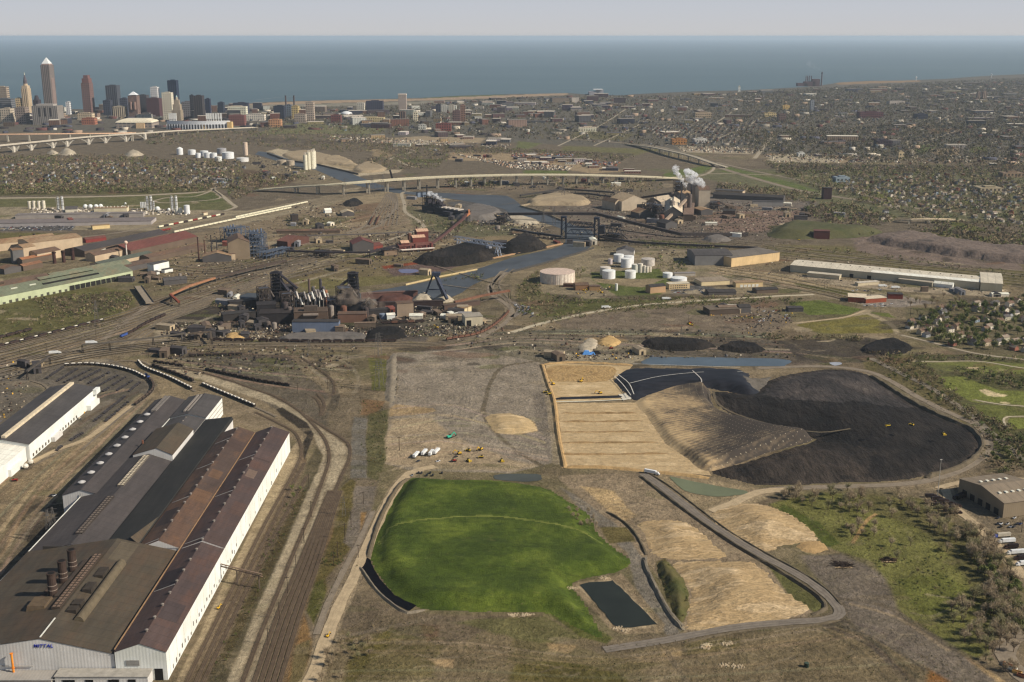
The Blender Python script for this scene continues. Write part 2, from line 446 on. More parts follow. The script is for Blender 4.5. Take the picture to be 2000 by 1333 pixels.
pg((72,88,46),[(315,390),(400,376),(418,372),(438,390),(425,395),(370,396)],4,2)
pg((134,122,100),[(-300,405),(150,404),(480,412),(700,372),(720,378),(520,440),(300,452),(-300,440)],6,5,.85)
pg((80,76,74),[(-300,434),(150,438),(145,452),(-300,452)],4,3)
pg((84,90,50),[(-300,452),(140,456),(100,468),(-300,468)],5,4)
pg((116,102,82),[(300,470),(520,430),(720,380),(850,385),(860,420),(800,470),(560,480),(300,500)],8,7)
pg((96,88,64),[(555,425),(690,425),(680,450),(560,448)],5,4)
pg((104,84,66),[(700,395),(790,375),(760,450),(680,445)],5,6,.8)
pg((134,120,96),[(660,372),(780,372),(800,400),(760,395),(690,402)],6,5,.8)
pg((90,88,64),[(790,400),(900,430),(1020,440),(1000,470),(880,460),(800,440)],8,6,.8)
pg((80,78,76),[(870,395),(960,388),(1000,405),(990,440),(920,430)],5,5)
pg((92,86,82),[(920,425),(1010,420),(1060,430),(1050,440),(930,440)],5,5)
pg((150,136,112),[(985,425),(1050,430),(1090,440),(1050,446),(985,440)],5,4,.9)
pg((118,104,80),[(840,470),(980,460),(1080,470),(1060,490),(960,500),(820,500)],5,5)
pg((104,92,66),[(540,500),(820,500),(960,500),(1010,500),(940,522),(700,560),(540,560)],6,6,.9)
pg((92,76,70),[(745,525),(830,515),(900,520),(840,540),(770,542)],4,4)
pg((96,98,122),[(780,526),(815,527),(800,534),(782,533)],3,3)
pg((116,60,40),[(745,520),(850,508),(852,511),(750,526)],2,2)
pg((98,92,56),[(560,545),(760,540),(930,530),(890,540),(700,562),(600,566)],5,5,.8)
pg((108,94,72),[(300,520),(560,480),(560,540),(420,565),(300,560)],8,7,.8)
pg((104,92,72),[(0,600),(260,560),(300,580),(260,620),(0,660)],8,6,.6)
pg((88,84,52),[(-300,620),(200,560),(262,570),(265,600),(200,640),(-300,700)],6,6)
pg((82,74,54),[(100,580),(240,570),(250,600),(130,620)],5,6)
pg((62,56,50),[(300,630),(430,578),(500,570),(700,580),(790,594),(900,598),(960,604),(930,640),(840,656),(500,655),(300,655)],8,7)
pg((48,44,41),[(430,600),(520,584),(720,592),(860,602),(800,624),(700,640),(560,640),(450,628)],8,9,.8)
pg((82,74,64),[(380,480),(560,470),(620,500),(560,540),(400,540)],8,9,.6)
pg((150,136,112),[(330,646),(480,640),(540,652),(480,664),(340,664)],4,7,.6)
pg((74,68,60),[(860,480),(960,470),(1060,480),(1000,500),(880,520)],6,6,.7)
pg((120,108,88),[(300,640),(500,640),(520,662),(300,672)],5,5,.7)
pg((84,76,68),[(560,648),(840,650),(835,668),(520,668)],4,4)
pg((94,88,74),[(780,610),(940,612),(980,640),(840,655)],5,5)
pg((98,88,70),[(930,545),(1000,530),(990,600),(960,640),(930,600)],5,5)
pg((94,84,74),[(1050,380),(1260,400),(1560,400),(1600,440),(1480,470),(1200,470),(1100,440)],10,7)
pg((118,96,84),[(1380,415),(1560,410),(1570,430),(1480,455),(1370,450)],8,8,.7)
pg((100,92,84),[(1380,380),(1600,395),(1590,412),(1390,405)],8,7)
pg((84,84,54),[(1240,468),(1420,478),(1400,490),(1260,486)],5,5)
pg((134,122,104),[(1270,488),(1400,490),(1390,520),(1330,540),(1280,540),(1270,505)],5,5,.7)
pg((98,90,62),[(1480,478),(1660,480),(2400,520),(2400,600),(1980,560),(1660,510),(1500,498)],8,6)
pg((108,94,84),[(1660,465),(1790,455),(1990,480),(2000,530),(1800,520),(1670,490)],8,7)
pg((72,80,46),[(1500,440),(1700,445),(1720,455),(1620,468),(1500,460)],6,6)
pg((84,92,50),[(1780,450),(1960,465),(1950,475),(1790,462)],5,5)
pg((84,98,48),[(1680,385),(1745,378),(1750,402),(1700,398)],5,4)
pg((86,98,50),[(1840,430),(1900,438),(1930,452),(1870,450)],5,4)
pg((124,112,90),[(1120,490),(1300,480),(1420,520),(1500,560),(1490,580),(1200,590),(1040,570),(1040,545)],6,6,.9)
pg((74,92,44),[(1155,532),(1290,525),(1310,555),(1290,580),(1210,582),(1155,545)],3,3)
pg((126,112,88),[(1160,543),(1240,545),(1300,545),(1255,562),(1200,556),(1165,552)],3,3)
pg((74,92,42),[(1405,536),(1480,540),(1480,550),(1430,548)],3,3)
pg((92,84,60),[(1010,560),(1050,530),(1060,575),(1200,590),(1180,600),(1060,620),(1010,610)],5,5)
pg((70,84,40),[(1120,586),(1280,578),(1500,580),(1400,592),(1180,604),(1060,622)],4,5,.8)
pg((80,70,58),[(1160,578),(1400,572),(1500,575),(1480,582),(1200,588)],4,4,.7)
pg((80,78,76),[(1310,560),(1380,556),(1420,572),(1310,575)],3,3)
pg((138,124,104),[(1360,540),(1470,545),(1490,562),(1380,560)],3,4,.8)
pg((140,126,106),[(1545,535),(1780,560),(1970,565),(1960,582),(1760,570),(1620,556),(1540,545)],4,4)
pg((146,128,100),[(1400,520),(1560,540),(1700,575),(1660,585),(1500,548),(1400,535)],5,6,.8)
pg((84,92,50),[(1545,552),(1640,565),(1720,578),(1650,582),(1560,562)],4,5)
pg((128,118,108),[(1660,575),(1750,575),(1830,592),(1760,600),(1690,598)],3,3,.9)
pg((78,98,42),[(1540,592),(1600,586),(1686,604),(1660,614),(1580,616)],2.5,3)
pg((100,104,50),[(1555,635),(1660,616),(1700,612),(1752,640),(1745,652),(1600,652)],2.5,3)
pg((84,100,46),[(1690,608),(1735,612),(1750,622),(1720,618)],2,3)
pg((146,132,106),[(1664,618),(1690,604),(1706,606),(1700,612),(1745,632),(1760,650),(1750,655),(1740,638),(1694,615)],2,2)
pg((106,94,80),[(1060,620),(1400,595),(1500,600),(1560,630),(1500,650),(1250,645),(1100,640)],5,7,.9)
pg((88,92,62),[(1760,600),(2400,600),(2400,700),(1900,700),(1780,660)],6,7)
pg((104,96,80),[(860,660),(1100,640),(1500,650),(1540,700),(1540,720),(1050,712),(900,690)],5,7)
pg((78,70,62),[(1250,640),(1500,660),(1700,700),(1560,720),(1440,700),(1260,690)],5,8,.8)
pg((64,58,52),[(1520,665),(1720,660),(1760,680),(1720,712),(1560,705)],5,8,.9)
pg((150,126,90),[(1145,660),(1215,655),(1225,668),(1160,672),(1140,685)],3,5,.9)
pg((156,146,124),[(975,682),(1030,672),(1030,682),(990,690)],2,3,.8)
pg((140,128,106),[(1110,690),(1250,690),(1260,712),(1060,712)],3,6,.7)
pg((84,88,52),[(1680,700),(1790,690),(1900,800),(1960,860),(1900,850),(1800,770),(1700,730)],4,6)
pg((80,78,50),[(1780,690),(2300,700),(2300,1000),(1950,900),(1930,830),(1860,780)],5,6)
pg((92,106,52),[(1780,706),(1900,704),(2200,722),(2200,745),(1990,732),(1890,730),(1830,720)],2,4)
pg((96,112,50),[(1835,735),(1880,735),(1950,762),(2200,775),(2200,805),(1900,786),(1850,760)],2,3)
pg((84,98,46),[(1890,790),(2200,800),(2200,840),(1960,835)],3,4)
pg((98,114,50),[(1966,818),(2100,816),(2100,835),(1970,838)],1.5,2)
pg((188,170,132),[(1912,762),(1925,760),(1945,768),(1970,772),(1960,776),(1930,774)],.8,1)
pg((184,166,130),[(1948,785),(1978,787),(1965,790)],.8,1)
pg((176,156,122),[(1884,718),(1912,718),(1908,722),(1890,721)],.8,1)
pg((128,117,102),[(772,690),(880,680),(1050,706),(1068,722),(1080,905),(1000,925),(800,918),(752,905),(757,790),(775,762)],2,5)
pg((146,124,92),[(757,800),(770,790),(845,798),(850,804),(800,812),(757,815)],2,4)
pg((148,130,104),[(756,820),(840,815),(900,860),(1000,900),(1060,910),(1000,922),(820,915),(752,905)],6,10,.95)
pg((168,142,104),[(950,812),(1000,806),(1042,822),(1052,842),(1010,850),(965,846)],1.5,4)
pg((178,150,106),[(960,818),(1000,814),(1036,828),(1030,842),(975,840)],1.5,3)
pg((150,140,118),[(925,712),(965,713),(955,720),(930,720)],1.5,3,.8)
pg((148,138,120),[(830,700),(855,700),(850,705),(835,705)],1.5,3,.8)
pg((104,95,84),[(1040,770),(1068,760),(1075,900),(1050,860)],2,4,.7)
pg((88,86,46),[(720,700),(757,690),(757,702),(753,765),(725,762)],1.5,3)
pg((84,81,74),[(757,702),(776,692),(774,762),(768,788),(750,782),(752,765)],1.2,2)
pg((104,92,74),[(640,780),(700,770),(757,790),(752,900),(735,970),(690,960),(660,900),(640,830)],4,6)
pg((112,84,56),[(705,780),(750,785),(730,815),(700,812)],2,6,.7)
pg((80,78,48),[(716,810),(757,800),(757,900),(738,940),(718,935)],2,4,.8)
pg((104,98,88),[(689,815),(716,818),(718,935),(684,935)],1.5,3)
pg((80,82,42),[(650,975),(684,935),(694,940),(702,1050),(640,1130),(641,1180),(618,1226),(594,1185),(618,1110)],2,3)
pg((70,80,36),[(612,1140),(636,1130),(640,1180),(618,1226),(597,1190)],2,3)
pg((108,98,86),[(695,950),(735,950),(715,1050),(700,1085),(670,1060)],2,4)
pg((128,98,58),[(704,1000),(716,1000),(712,1045),(703,1048)],1.5,2,.9)
pg((118,92,60),[(655,1000),(640,1050),(612,1112),(600,1185),(560,1260),(540,1345),(592,1345),(612,1245),(592,1190),(618,1110),(648,1050)],1.5,3)
pg((98,86,58),[(575,1260),(612,1245),(600,1290),(590,1345),(560,1345)],2,4)
pg((92,83,70),[(300,690),(560,690),(640,770),(640,850),(540,800),(400,720)],3,6)
pg((78,71,62),[(400,700),(540,690),(560,740),(470,742)],3,7,.8)
pg((150,136,112),[(290,716),(330,712),(500,760),(600,812),(655,855),(688,880),(665,930),(640,1000),(560,1180),(505,1345),(425,1345),(500,1170),(575,985),(630,900),(610,845),(540,792),(400,745)],1.5,2)
pg((82,74,56),[(560,1000),(600,905),(620,870),(632,890),(612,940),(520,1150),(440,1345),(395,1345),(480,1170)],2,3)
pg((64,66,36),[(555,1010),(585,950),(600,960),(500,1180),(440,1300),(420,1290)],2,4,.7)
pg((142,126,100),[(337,1345),(565,880),(590,850),(600,880),(575,950),(430,1240),(385,1345)],1.2,2)
pg((96,80,62),[(570,930),(590,885),(600,900),(480,1150),(395,1345),(362,1345),(440,1190)],1.2,2)
pg((52,46,40),[(540,800),(552,796),(600,826),(614,848),(594,900),(588,870),(600,850),(585,838),(548,812)],.8,1.5)  # shade inside the sunken cut, painted onto flat ground
pg((120,106,86),[(435,780),(500,790),(560,830),(562,845),(490,835),(440,815)],3,4,.8)
pg((98,90,79),[(-200,760),(60,720),(210,700),(280,730),(310,750),(280,800),(180,900),(60,1000),(-200,1040)],3,5)
pg((84,78,69),[(70,745),(150,712),(250,722),(290,755),(270,790),(200,775),(150,740)],3,4,.8)
pg((124,108,84),[(-200,960),(50,920),(180,850),(250,800),(262,812),(190,890),(100,990),(30,1080),(-200,1220)],3,5)
pg((62,55,47),[(40,1000),(100,970),(128,990),(125,1030),(60,1065),(35,1040)],3,5,.9)  # shadow on the ground west of the mill, painted into the colour
pg((90,80,66),[(-200,1060),(40,1060),(90,1080),(0,1215),(-200,1400)],3,5,.9)
pg((132,116,90),[(300,740),(345,742),(360,770),(320,775)],2,4,.7)
pg((108,95,72),[(600,1345),(640,1240),(740,1200),(1060,1200),(1180,1260),(1640,1220),(1900,1300),(1960,1450),(600,1450)],4,6)
pg((96,84,68),[(650,1210),(700,1160),(800,1200),(1000,1205),(900,1260),(700,1260)],4,10,.8)
pg((76,80,38),[(670,1290),(740,1240),(770,1220),(760,1260),(710,1300),(690,1345),(660,1345)],3,7,.9)
pg((84,58,42),[(815,1220),(860,1218),(850,1250),(825,1255)],3,8,.5)
pg((78,82,38),[(1000,1300),(1100,1292),(1200,1312),(1260,1345),(980,1345)],3,9,.9)
pg((86,90,46),[(660,1250),(760,1232),(860,1262),(840,1320),(700,1330)],3,12,.55)
pg((84,90,46),[(1000,1250),(1180,1270),(1300,1300),(1180,1330),(980,1300)],3,13,.45)
pg((92,92,52),[(880,1215),(1060,1205),(1140,1250),(1040,1262),(960,1240)],3,12,.6)
pg((70,84,34),[(1050,1195),(1110,1200),(1200,1245),(1185,1258),(1130,1245),(1090,1215)],2,5,.9)
pg((152,128,92),[(1060,1258),(1130,1260),(1110,1278),(1070,1275)],2,7,.9)
pg((164,136,94),[(1745,1235),(1850,1250),(1960,1330),(1900,1345),(1790,1290)],4,9,.95)
pg((128,88,48),[(1820,1290),(1900,1280),(1900,1345),(1800,1345)],4,8,.9)
pg((156,132,98),[(830,1285),(885,1288),(880,1305),(850,1300)],2,5,.95)
pg((160,136,98),[(1288,1268),(1330,1264),(1332,1282),(1296,1285)],2,5,.8)
pg((94,86,50),[(1330,1255),(1450,1245),(1440,1275),(1340,1280)],3,9,.6)
pg((130,114,92),[(1085,930),(1250,925),(1300,960),(1440,1060),(1600,1180),(1560,1220),(1340,1235),(1290,1130),(1230,1060),(1140,985)],3,6)
pg((170,144,104),[(1130,950),(1200,960),(1250,1010),(1220,1020),(1170,985)],3,8,.8)
pg((112,104,92),[(1090,950),(1120,965),(1200,1020),(1240,1065),(1270,1110),(1290,1165),(1335,1240),(1310,1250),(1240,1150),(1225,1080),(1150,1010)],2,4)
pg((88,90,50),[(1170,1030),(1225,1030),(1245,1060),(1190,1062)],2,6)
pg((74,78,40),[(1280,1100),(1300,1090),(1345,1160),(1340,1215),(1325,1222)],2,3)
pg((86,84,50),[(1500,1100),(1560,1140),(1618,1190),(1600,1200),(1545,1175)],2,4)
pg((128,112,88),[(1110,1140),(1190,1128),(1215,1120),(1300,1220),(1295,1236),(1215,1240),(1190,1228)],1.5,2)
pg((158,140,112),[(1128,1146),(1195,1130),(1285,1216),(1280,1225),(1222,1232)],1.2,1.5,.9)
pg((134,118,92),[(1280,915),(1480,955),(1500,975),(1400,1000),(1330,985),(1290,940)],2,4)
pg((94,104,52),[(1500,985),(1600,960),(1800,975),(1900,1060),(1960,1160),(2000,1240),(1900,1290),(1780,1230),(1700,1100),(1620,1070)],4,8)
pg((104,94,82),[(1560,1085),(1640,1080),(1720,1120),(1760,1200),(1860,1260),(1950,1330),(1880,1345),(1680,1230),(1640,1190)],4,8)
pg((84,98,42),[(1740,1130),(1840,1120),(1900,1150),(1850,1210),(1790,1195)],4,10,.8)
pg((70,88,36),[(1530,985),(1600,1020),(1640,1060),(1610,1070),(1580,1030),(1520,995)],2,4)
pg((126,110,84),[(1600,1060),(1640,1080),(1590,1085),(1560,1072)],2,4,.8)
pg((108,96,78),[(1790,960),(1900,945),(2300,960),(2300,1150),(2000,1150),(1920,1040),(1850,1000)],3,5)
pg((92,80,58),[(1920,1040),(1990,1140),(1990,1200),(1940,1150)],2,4)
pg((84,76,52),[(1640,960),(1760,960),(1880,1010),(1940,1080),(1990,1190),(1960,1230),(1880,1120),(1800,1040),(1700,1000)],5,10,.6)
# --- worn wheel tracks and ways
for pts,c,w,k in[([(1052,705),(985,716),(960,745),(950,780),(945,805),(960,835),(1000,875),(1060,912)],(88,78,62),5,.9),([(945,805),(925,820),(950,830)],(156,142,118),3,.7),([(1030,875),(925,868),(905,880)],(160,146,122),4,.7),([(1060,710),(1075,800),(1088,905)],(140,126,104),8,.8),([(1300,1270),(1320,1300),(1350,1345)],(96,86,72),4,.6),([(1640,1210),(1700,1250),(1780,1345)],(78,70,60),6,.7),([(1620,1170),(1720,1180),(1850,1260),(1960,1320),(2000,1360)],(88,78,64),6,.8),([(1660,1180),(1750,1205),(1850,1270)],(150,130,100),3,.5),([(1665,1060),(1690,1020),(1710,1005)],(160,128,88),3,.8),([(640,1250),(760,1225),(860,1205)],(120,108,92),4,.5),([(0,1100),(60,1010),(160,930),(240,830),(300,770)],(140,124,98),5,.7),([(0,1040),(80,970),(190,880),(245,820)],(86,76,62),4,.7),([(0,1010),(90,945),(180,870)],(142,128,102),3,.7),([(1700,730),(1760,770),(1830,800),(1900,850),(1950,890)],(110,100,84),7,.8),([(1560,690),(1640,700),(1740,690),(1800,690)],(120,104,90),5,.7),([(1110,650),(1250,655),(1330,650),(1500,690)],(76,68,60),8,.8),([(1180,632),(1300,642),(1330,650),(1200,662)],(118,106,90),5,.7),([(690,770),(700,745),(690,720),(660,700)],(130,118,98),5,.6),([(300,690),(400,672),(560,678),(700,682)],(124,112,92),5,.6),([(620,700),(640,740),(655,775),(645,800)],(66,60,52),10,.7),([(590,690),(610,720),(640,745)],(134,124,106),4,.6),([(520,690),(545,720),(560,750)],(122,112,94),4,.5),([(760,920),(830,905),(900,916),(1010,912)],(156,138,112),5,.7),([(820,860),(860,850),(900,880),(960,890)],(148,132,108),4,.5),([(870,470),(800,500),(700,520),(560,560)],(132,118,92),5,.6),([(560,480),(650,470),(760,470)],(134,120,96),5,.6),([(1640,700),(1600,712),(1450,708)],(120,108,92),4,.5)]:
 ln(c,w,pts,k)
for i in range(260):
 bx,by,sx,sy=rng.choice([(910,790,140,110),(910,790,130,100),(1300,1290,420,60),(1180,990,80,50),(1750,1240,150,80),(480,720,200,40),(650,770,60,80),(60,950,90,100),(1400,680,220,30),(800,1260,150,50)])
 x,y=rng.gauss(bx,sx*.6),rng.gauss(by,sy*.6);an=rng.uniform(-.6,.6);L=rng.uniform(20,90)
 dx,dy=math.cos(an)*L,math.sin(an)*L*.6
 c=rng.choice([(150,136,112),(84,76,62),(140,126,104),(92,82,68)])
 ln(c,rng.uniform(.8,2.4),[(x,y),(x+dx*.5,y+dy*.5+rng.uniform(-8,8)),(x+dx,y+dy)],rng.uniform(.2,.5),.8)
def flow(a,b,n,c,w0,w1,k):
 for i in range(n):
  u=rng.random();v=u+rng.uniform(-.25,.25);m=len(a)-1;ln(tuple(int(x*rng.uniform(.92,1.08))for x in c),rng.uniform(w0,w1),[(p[0]+(q[0]-p[0])*(u+(v-u)*j/m),p[1]+(q[1]-p[1])*(u+(v-u)*j/m))for j,(p,q)in enumerate(zip(a,b))],k*rng.uniform(.6,1.2))
LA,LB=[(-60,690),(100,652),(240,612),(330,578),(440,545),(560,508),(660,480)],[(-60,760),(80,716),(220,680),(330,650),(450,605),(560,560),(680,525)]
flow(LA,LB,12,(158,141,115),3,8,.6);flow(LA,LB,10,(76,66,55),3,9,.6)
flow([(290,690),(420,672),(560,676),(760,676)],[(330,712),(420,735),(520,750),(640,760)],9,(146,130,106),2.5,6,.55);flow([(280,690),(420,680),(560,680),(700,690)],[(330,712),(420,745),(520,760),(640,790)],9,(74,66,57),4,10,.6)
flow([(860,655),(1000,640),(1200,632),(1500,640)],[(880,690),(1020,676),(1200,690),(1560,706)],9,(146,131,108),2.5,6,.55);flow([(860,655),(1000,640),(1200,632),(1500,640)],[(880,690),(1020,676),(1200,690),(1560,706)],8,(72,64,57),4,10,.55)
flow([(0,900),(80,850),(180,780),(260,760)],[(0,1180),(70,1040),(180,910),(300,780)],12,(152,134,106),1.5,4.5,.55);flow([(0,900),(80,850),(180,780),(260,760)],[(0,1180),(70,1040),(180,910),(300,780)],10,(82,72,58),1.5,5,.5)
flow([(1100,382),(1240,398),(1420,400),(1570,404)],[(1100,450),(1240,470),(1420,466),(1560,440)],10,(140,124,106),3,7,.55);flow([(300,500),(450,470),(600,440),(760,400)],[(320,540),(480,520),(640,490),(840,450)],12,(146,130,105),3,7,.5);flow([(1400,510),(1600,540),(1760,575)],[(1380,545),(1540,575),(1680,600)],7,(156,139,112),2,6,.5)
flow([(770,790),(860,780),(940,800),(1060,850)],[(760,905),(860,890),(960,895),(1070,905)],12,(158,142,116),1.5,4,.5);flow([(680,1230),(900,1240),(1200,1275),(1650,1215)],[(640,1333),(900,1330),(1250,1340),(1850,1320)],8,(140,124,97),1,3,.3);flow([(1640,1190),(1720,1200),(1850,1280)],[(1600,1230),(1680,1270),(1760,1345)],8,(74,66,56),1.5,4,.5)
for i in range(900):
 x,y=(rng.uniform(-20,2020),rng.uniform(335,725))if i<680 else(rng.uniform(0,2000),rng.uniform(680,1333));k=rng.uniform(.5,1.6)*(.5+(y-300)/500);a,b=rng.uniform(8,34)*k,rng.uniform(1.5,4.5)*k;r=rng.uniform(-.25,.25);c=rng.choice([(72,64,54),(60,54,48),(142,127,103),(152,138,114),(86,84,54),(80,80,48),(104,80,64),(92,82,68)]);c=c if i<680 else rng.choice([(82,72,58),(136,121,97),(88,86,54),(112,98,76)])
 pg(c,[(x+a*math.cos(t)*rng.uniform(.7,1.2),y+b*math.sin(t)*rng.uniform(.7,1.2)+a*math.cos(t)*r*.4)for t in[j*.785 for j in range(8)]],2 if i<680 else 1,7,rng.uniform(.3,.75)if i<680 else rng.uniform(.15,.4))
def make_ground():
 pxs=np.concatenate([np.arange(-900,-120,6.),np.arange(-120,2121,1.8),np.arange(2122,2900,6.)])
 pys=np.concatenate([np.arange(2000,1400,-7.),np.arange(1400,700,-1.7),np.arange(700,143,-1.25)])
 GX,GY=np.meshgrid(pxs,pys)
 a,b=(GX-1000)/F,(666.5-GY)/F
 t=-CZ/(-SP+b*CP);X,Y=a*t,(CP+b*SP)*t;M=t/F
 lin=lambda c:np.array(A(c))
 c0=np.where(Y[...,None]<1700,lin((118,104,82)),np.where(Y[...,None]<3600,lin((110,98,77)),lin((104,93,77))))
 n1,n2,n3=fbm(X/160,Y/160,1,5),fbm(X/70,Y/70,9,5),fbm(X/300,Y/300,20,4)
 far=sst(1800,3600,Y)[...,None]
 wv=(sst(.5,.66,n1)*.55)[...,None];wd=(sst(.52,.7,n2)*.5)[...,None];wl=(sst(.56,.74,n3)*.35)[...,None]
 Cc=c0*(1-wv)+wv*lin((84,82,52));Cc=Cc*(1-wd)+wd*lin((80,69,56));Cc=Cc*(1-wl)+wl*lin((140,124,98))
 N1=(fbm(X/25,Y/25,31,4)-.5)*2,(fbm(X/25,Y/25,47,4)-.5)*2
 N2=(fbm(X/90,Y/90,33,4)-.5)*2,(fbm(X/90,Y/90,49,4)-.5)*2
 for kind,c,pts,soft,am,k,w in PAINT:
  xs,ys=[p[0]for p in pts],[p[1]for p in pts]
  m0=mpp_y(sum(ys)/len(ys));mg=12*m0+(w or 0)+soft
  rr=np.where((Y.max(1)>min(ys)-mg)&(Y.min(1)<max(ys)+mg))[0]
  if not len(rr):continue
  r0,r1=rr[0],rr[-1]+1
  sx=X[r0:r1];cc=np.where((sx.max(0)>min(xs)-mg)&(sx.min(0)<max(xs)+mg))[0]
  if not len(cc):continue
  q=np.s_[r0:r1,cc[0]:cc[-1]+1]
  amp=am*M[q]*1.3
  xx=X[q]+amp*(N1[0][q]*.8+N2[0][q]);yy=Y[q]+amp*(N1[1][q]*.8+N2[1][q])
  if kind=='p':
   D=sdf(xx,yy,pts);wt=sst(-soft*.5-.2,soft,D)*k
  else:
   D=np.full(xx.shape,1e9);Xq,yr=X[q],Y[q][:,0];g=(w or 0)+soft*2+am*m0*3
   for(ax,ay),(bx,by)in zip(pts[:-1],pts[1:]):
    i0,i1=np.searchsorted(yr,min(ay,by)-g),np.searchsorted(yr,max(ay,by)+g)
    if i1<=i0:continue
    j=[np.searchsorted(Xq[i],v)for i in(i0,i1-1)for v in(min(ax,bx)-g,max(ax,bx)+g)];v=np.s_[i0:i1,min(j):max(j)+1];x_,y_=xx[v],yy[v]
    ex,ey=bx-ax,by-ay;tt=np.clip(((x_-ax)*ex+(y_-ay)*ey)/max(ex*ex+ey*ey,1e-9),0,1)
    D[v]=np.minimum(D[v],np.hypot(x_-ax-ex*tt,y_-ay-ey*tt))
   wt=sst(w/2+soft,w/2-soft*.3,D)*k*(.55+.9*np.clip(n2[q],.2,.9)*.7)
   wt=np.clip(wt,0,1)
  wt=wt[...,None];Cc[q]=Cc[q]*(1-wt)+lin(c)*wt
 ny,nx=X.shape;idx=np.arange(nx*ny).reshape(ny,nx)
 Fq=np.stack([idx[:-1,:-1],idx[:-1,1:],idx[1:,1:],idx[1:,:-1]],-1).reshape(-1,4)
 V=np.stack([X.ravel(),Y.ravel(),np.zeros(nx*ny)],-1)
 t=NT('ground_cover');v=t.pos()
 at=t.new('ShaderNodeVertexColor',layer_name='Col')
 g1=t.noise(v,.035,6,.72);g2=t.noise(v,.22,6,.75);g3=t.noise(v,1.1,3,.7)
 f=t.math('MULTIPLY',t.val(g1,.28,.72,.64,1.38),t.math('MULTIPLY',t.val(g2,.28,.72,.62,1.42),t.val(g3,.2,.8,.75,1.27)))
 s=t.new('ShaderNodeVectorMath',operation='SCALE');t.link(at.outputs[0],s.inputs[0]);t.link(f,s.inputs['Scale'])
 h=t.noise(v,.06,6,.75)
 col=t.mix(t.val(h,.5,.68,0,.2),s.outputs[0],A((86,82,50)))
 h2=t.noise(v,.045,5,.7,(1.3,.8,1))
 col=t.mix(t.val(h2,.56,.72,0,.3),col,A((150,132,104)))
 t.color(col);t.b.inputs['Roughness'].default_value=1;t.b.inputs['Specular IOR Level'].default_value=.05
 t.bump(t.math('ADD',g2,t.math('MULTIPLY',g1,2.5)),2.6,.9)
 o=mesh_np('ground',V,Fq,t.m,col=Cc.reshape(-1,3));tag(o,'bare valley floor of dirt, gravel and weeds around the works',None,None,'structure')
 mb=MB();S=90000
 mb.poly([(-S,-9000,-3),(S,-9000,-3),(S,S,-3),(-S,S,-3)])
 tag(mb.build('land',earth('land_far',(100,94,80),(88,86,60),(110,100,84),.003,.05)),'land running on beyond the works',None,None,'structure')
def mpp_y(y):
 t=math.hypot(y,CZ);return t/F
# ================================================================ WATER, ROADS, TRACKS, LANDFILL
def road_m(name,c,edge=None,wheel=.12):
 def f(t):
  v=t.pos();n=t.noise(v,.12,6,.7);n2=t.noise(v,.9,3);uv=t.new('ShaderNodeSeparateXYZ');t.link(t.coord('UV'),uv.inputs[0])
  a=A(c);col=t.ramp(n,[(.3,tuple(x*.78 for x in a)),(.7,tuple(min(.86,x*1.2)for x in a))])
  au=t.math('ABSOLUTE',uv.outputs[0])
  wob=t.math('ADD',au,t.val(t.noise(v,.05,3),.3,.7,-.6,.6))
  tr=t.math('LESS_THAN',t.math('ABSOLUTE',t.math('SUBTRACT',wob,1.5)),.55)
  col=t.mix(t.math('MULTIPLY',tr,wheel),col,tuple(x*.35 for x in a))
  m=t.new('ShaderNodeVectorMath',operation='SCALE');t.link(col,m.inputs[0]);t.link(t.val(n2,.2,.8,.82,1.18),m.inputs['Scale'])
  t.color(m.outputs[0]);t.bump(n,.5,.6);return t.m
 return mat(name,f)
DIRT=road_m('dirt_road',(164,145,116));GREYRD=road_m('slag_road',(124,112,96));CONC=road_m('concrete_road',(170,158,134),wheel=.05)
ASPH=road_m('asphalt_road',(114,105,94),wheel=.3);PALE=road_m('pale_road',(150,138,118))
def track_m(t):
 v=t.pos();uv=t.new('ShaderNodeSeparateXYZ');t.link(t.coord('UV'),uv.inputs[0])
 n=t.noise(v,.2,5,.7);col=t.ramp(n,[(.3,A((108,97,82))),(.7,A((147,134,114)))])
 tie=t.math('GREATER_THAN',t.math('FRACT',t.math('DIVIDE',uv.outputs[1],.7)),.55)
 au=t.math('ABSOLUTE',uv.outputs[0])
 tie=t.math('MULTIPLY',tie,t.math('LESS_THAN',au,1.3))
 col=t.mix(t.math('MULTIPLY',tie,.6),col,A((52,42,36)))
 rail=t.math('LESS_THAN',t.math('ABSOLUTE',t.math('SUBTRACT',au,.75)),.13)
 col=t.mix(t.math('MULTIPLY',rail,.8),col,A((58,44,38)))
 t.color(col);return t.m
TRACK=mat('rail_track',track_m)
def track_d(t):m=track_m(t);r=next(n for n in t.n if n.type=='VALTORGB').color_ramp.elements;r[0].color=(*A((76,63,50)),1);r[1].color=(*A((108,93,74)),1);return m
TRACKD=mat('rail_track_dark',track_d)
RIVER=water('river_water',(70,74,78),.5,.6,.1)
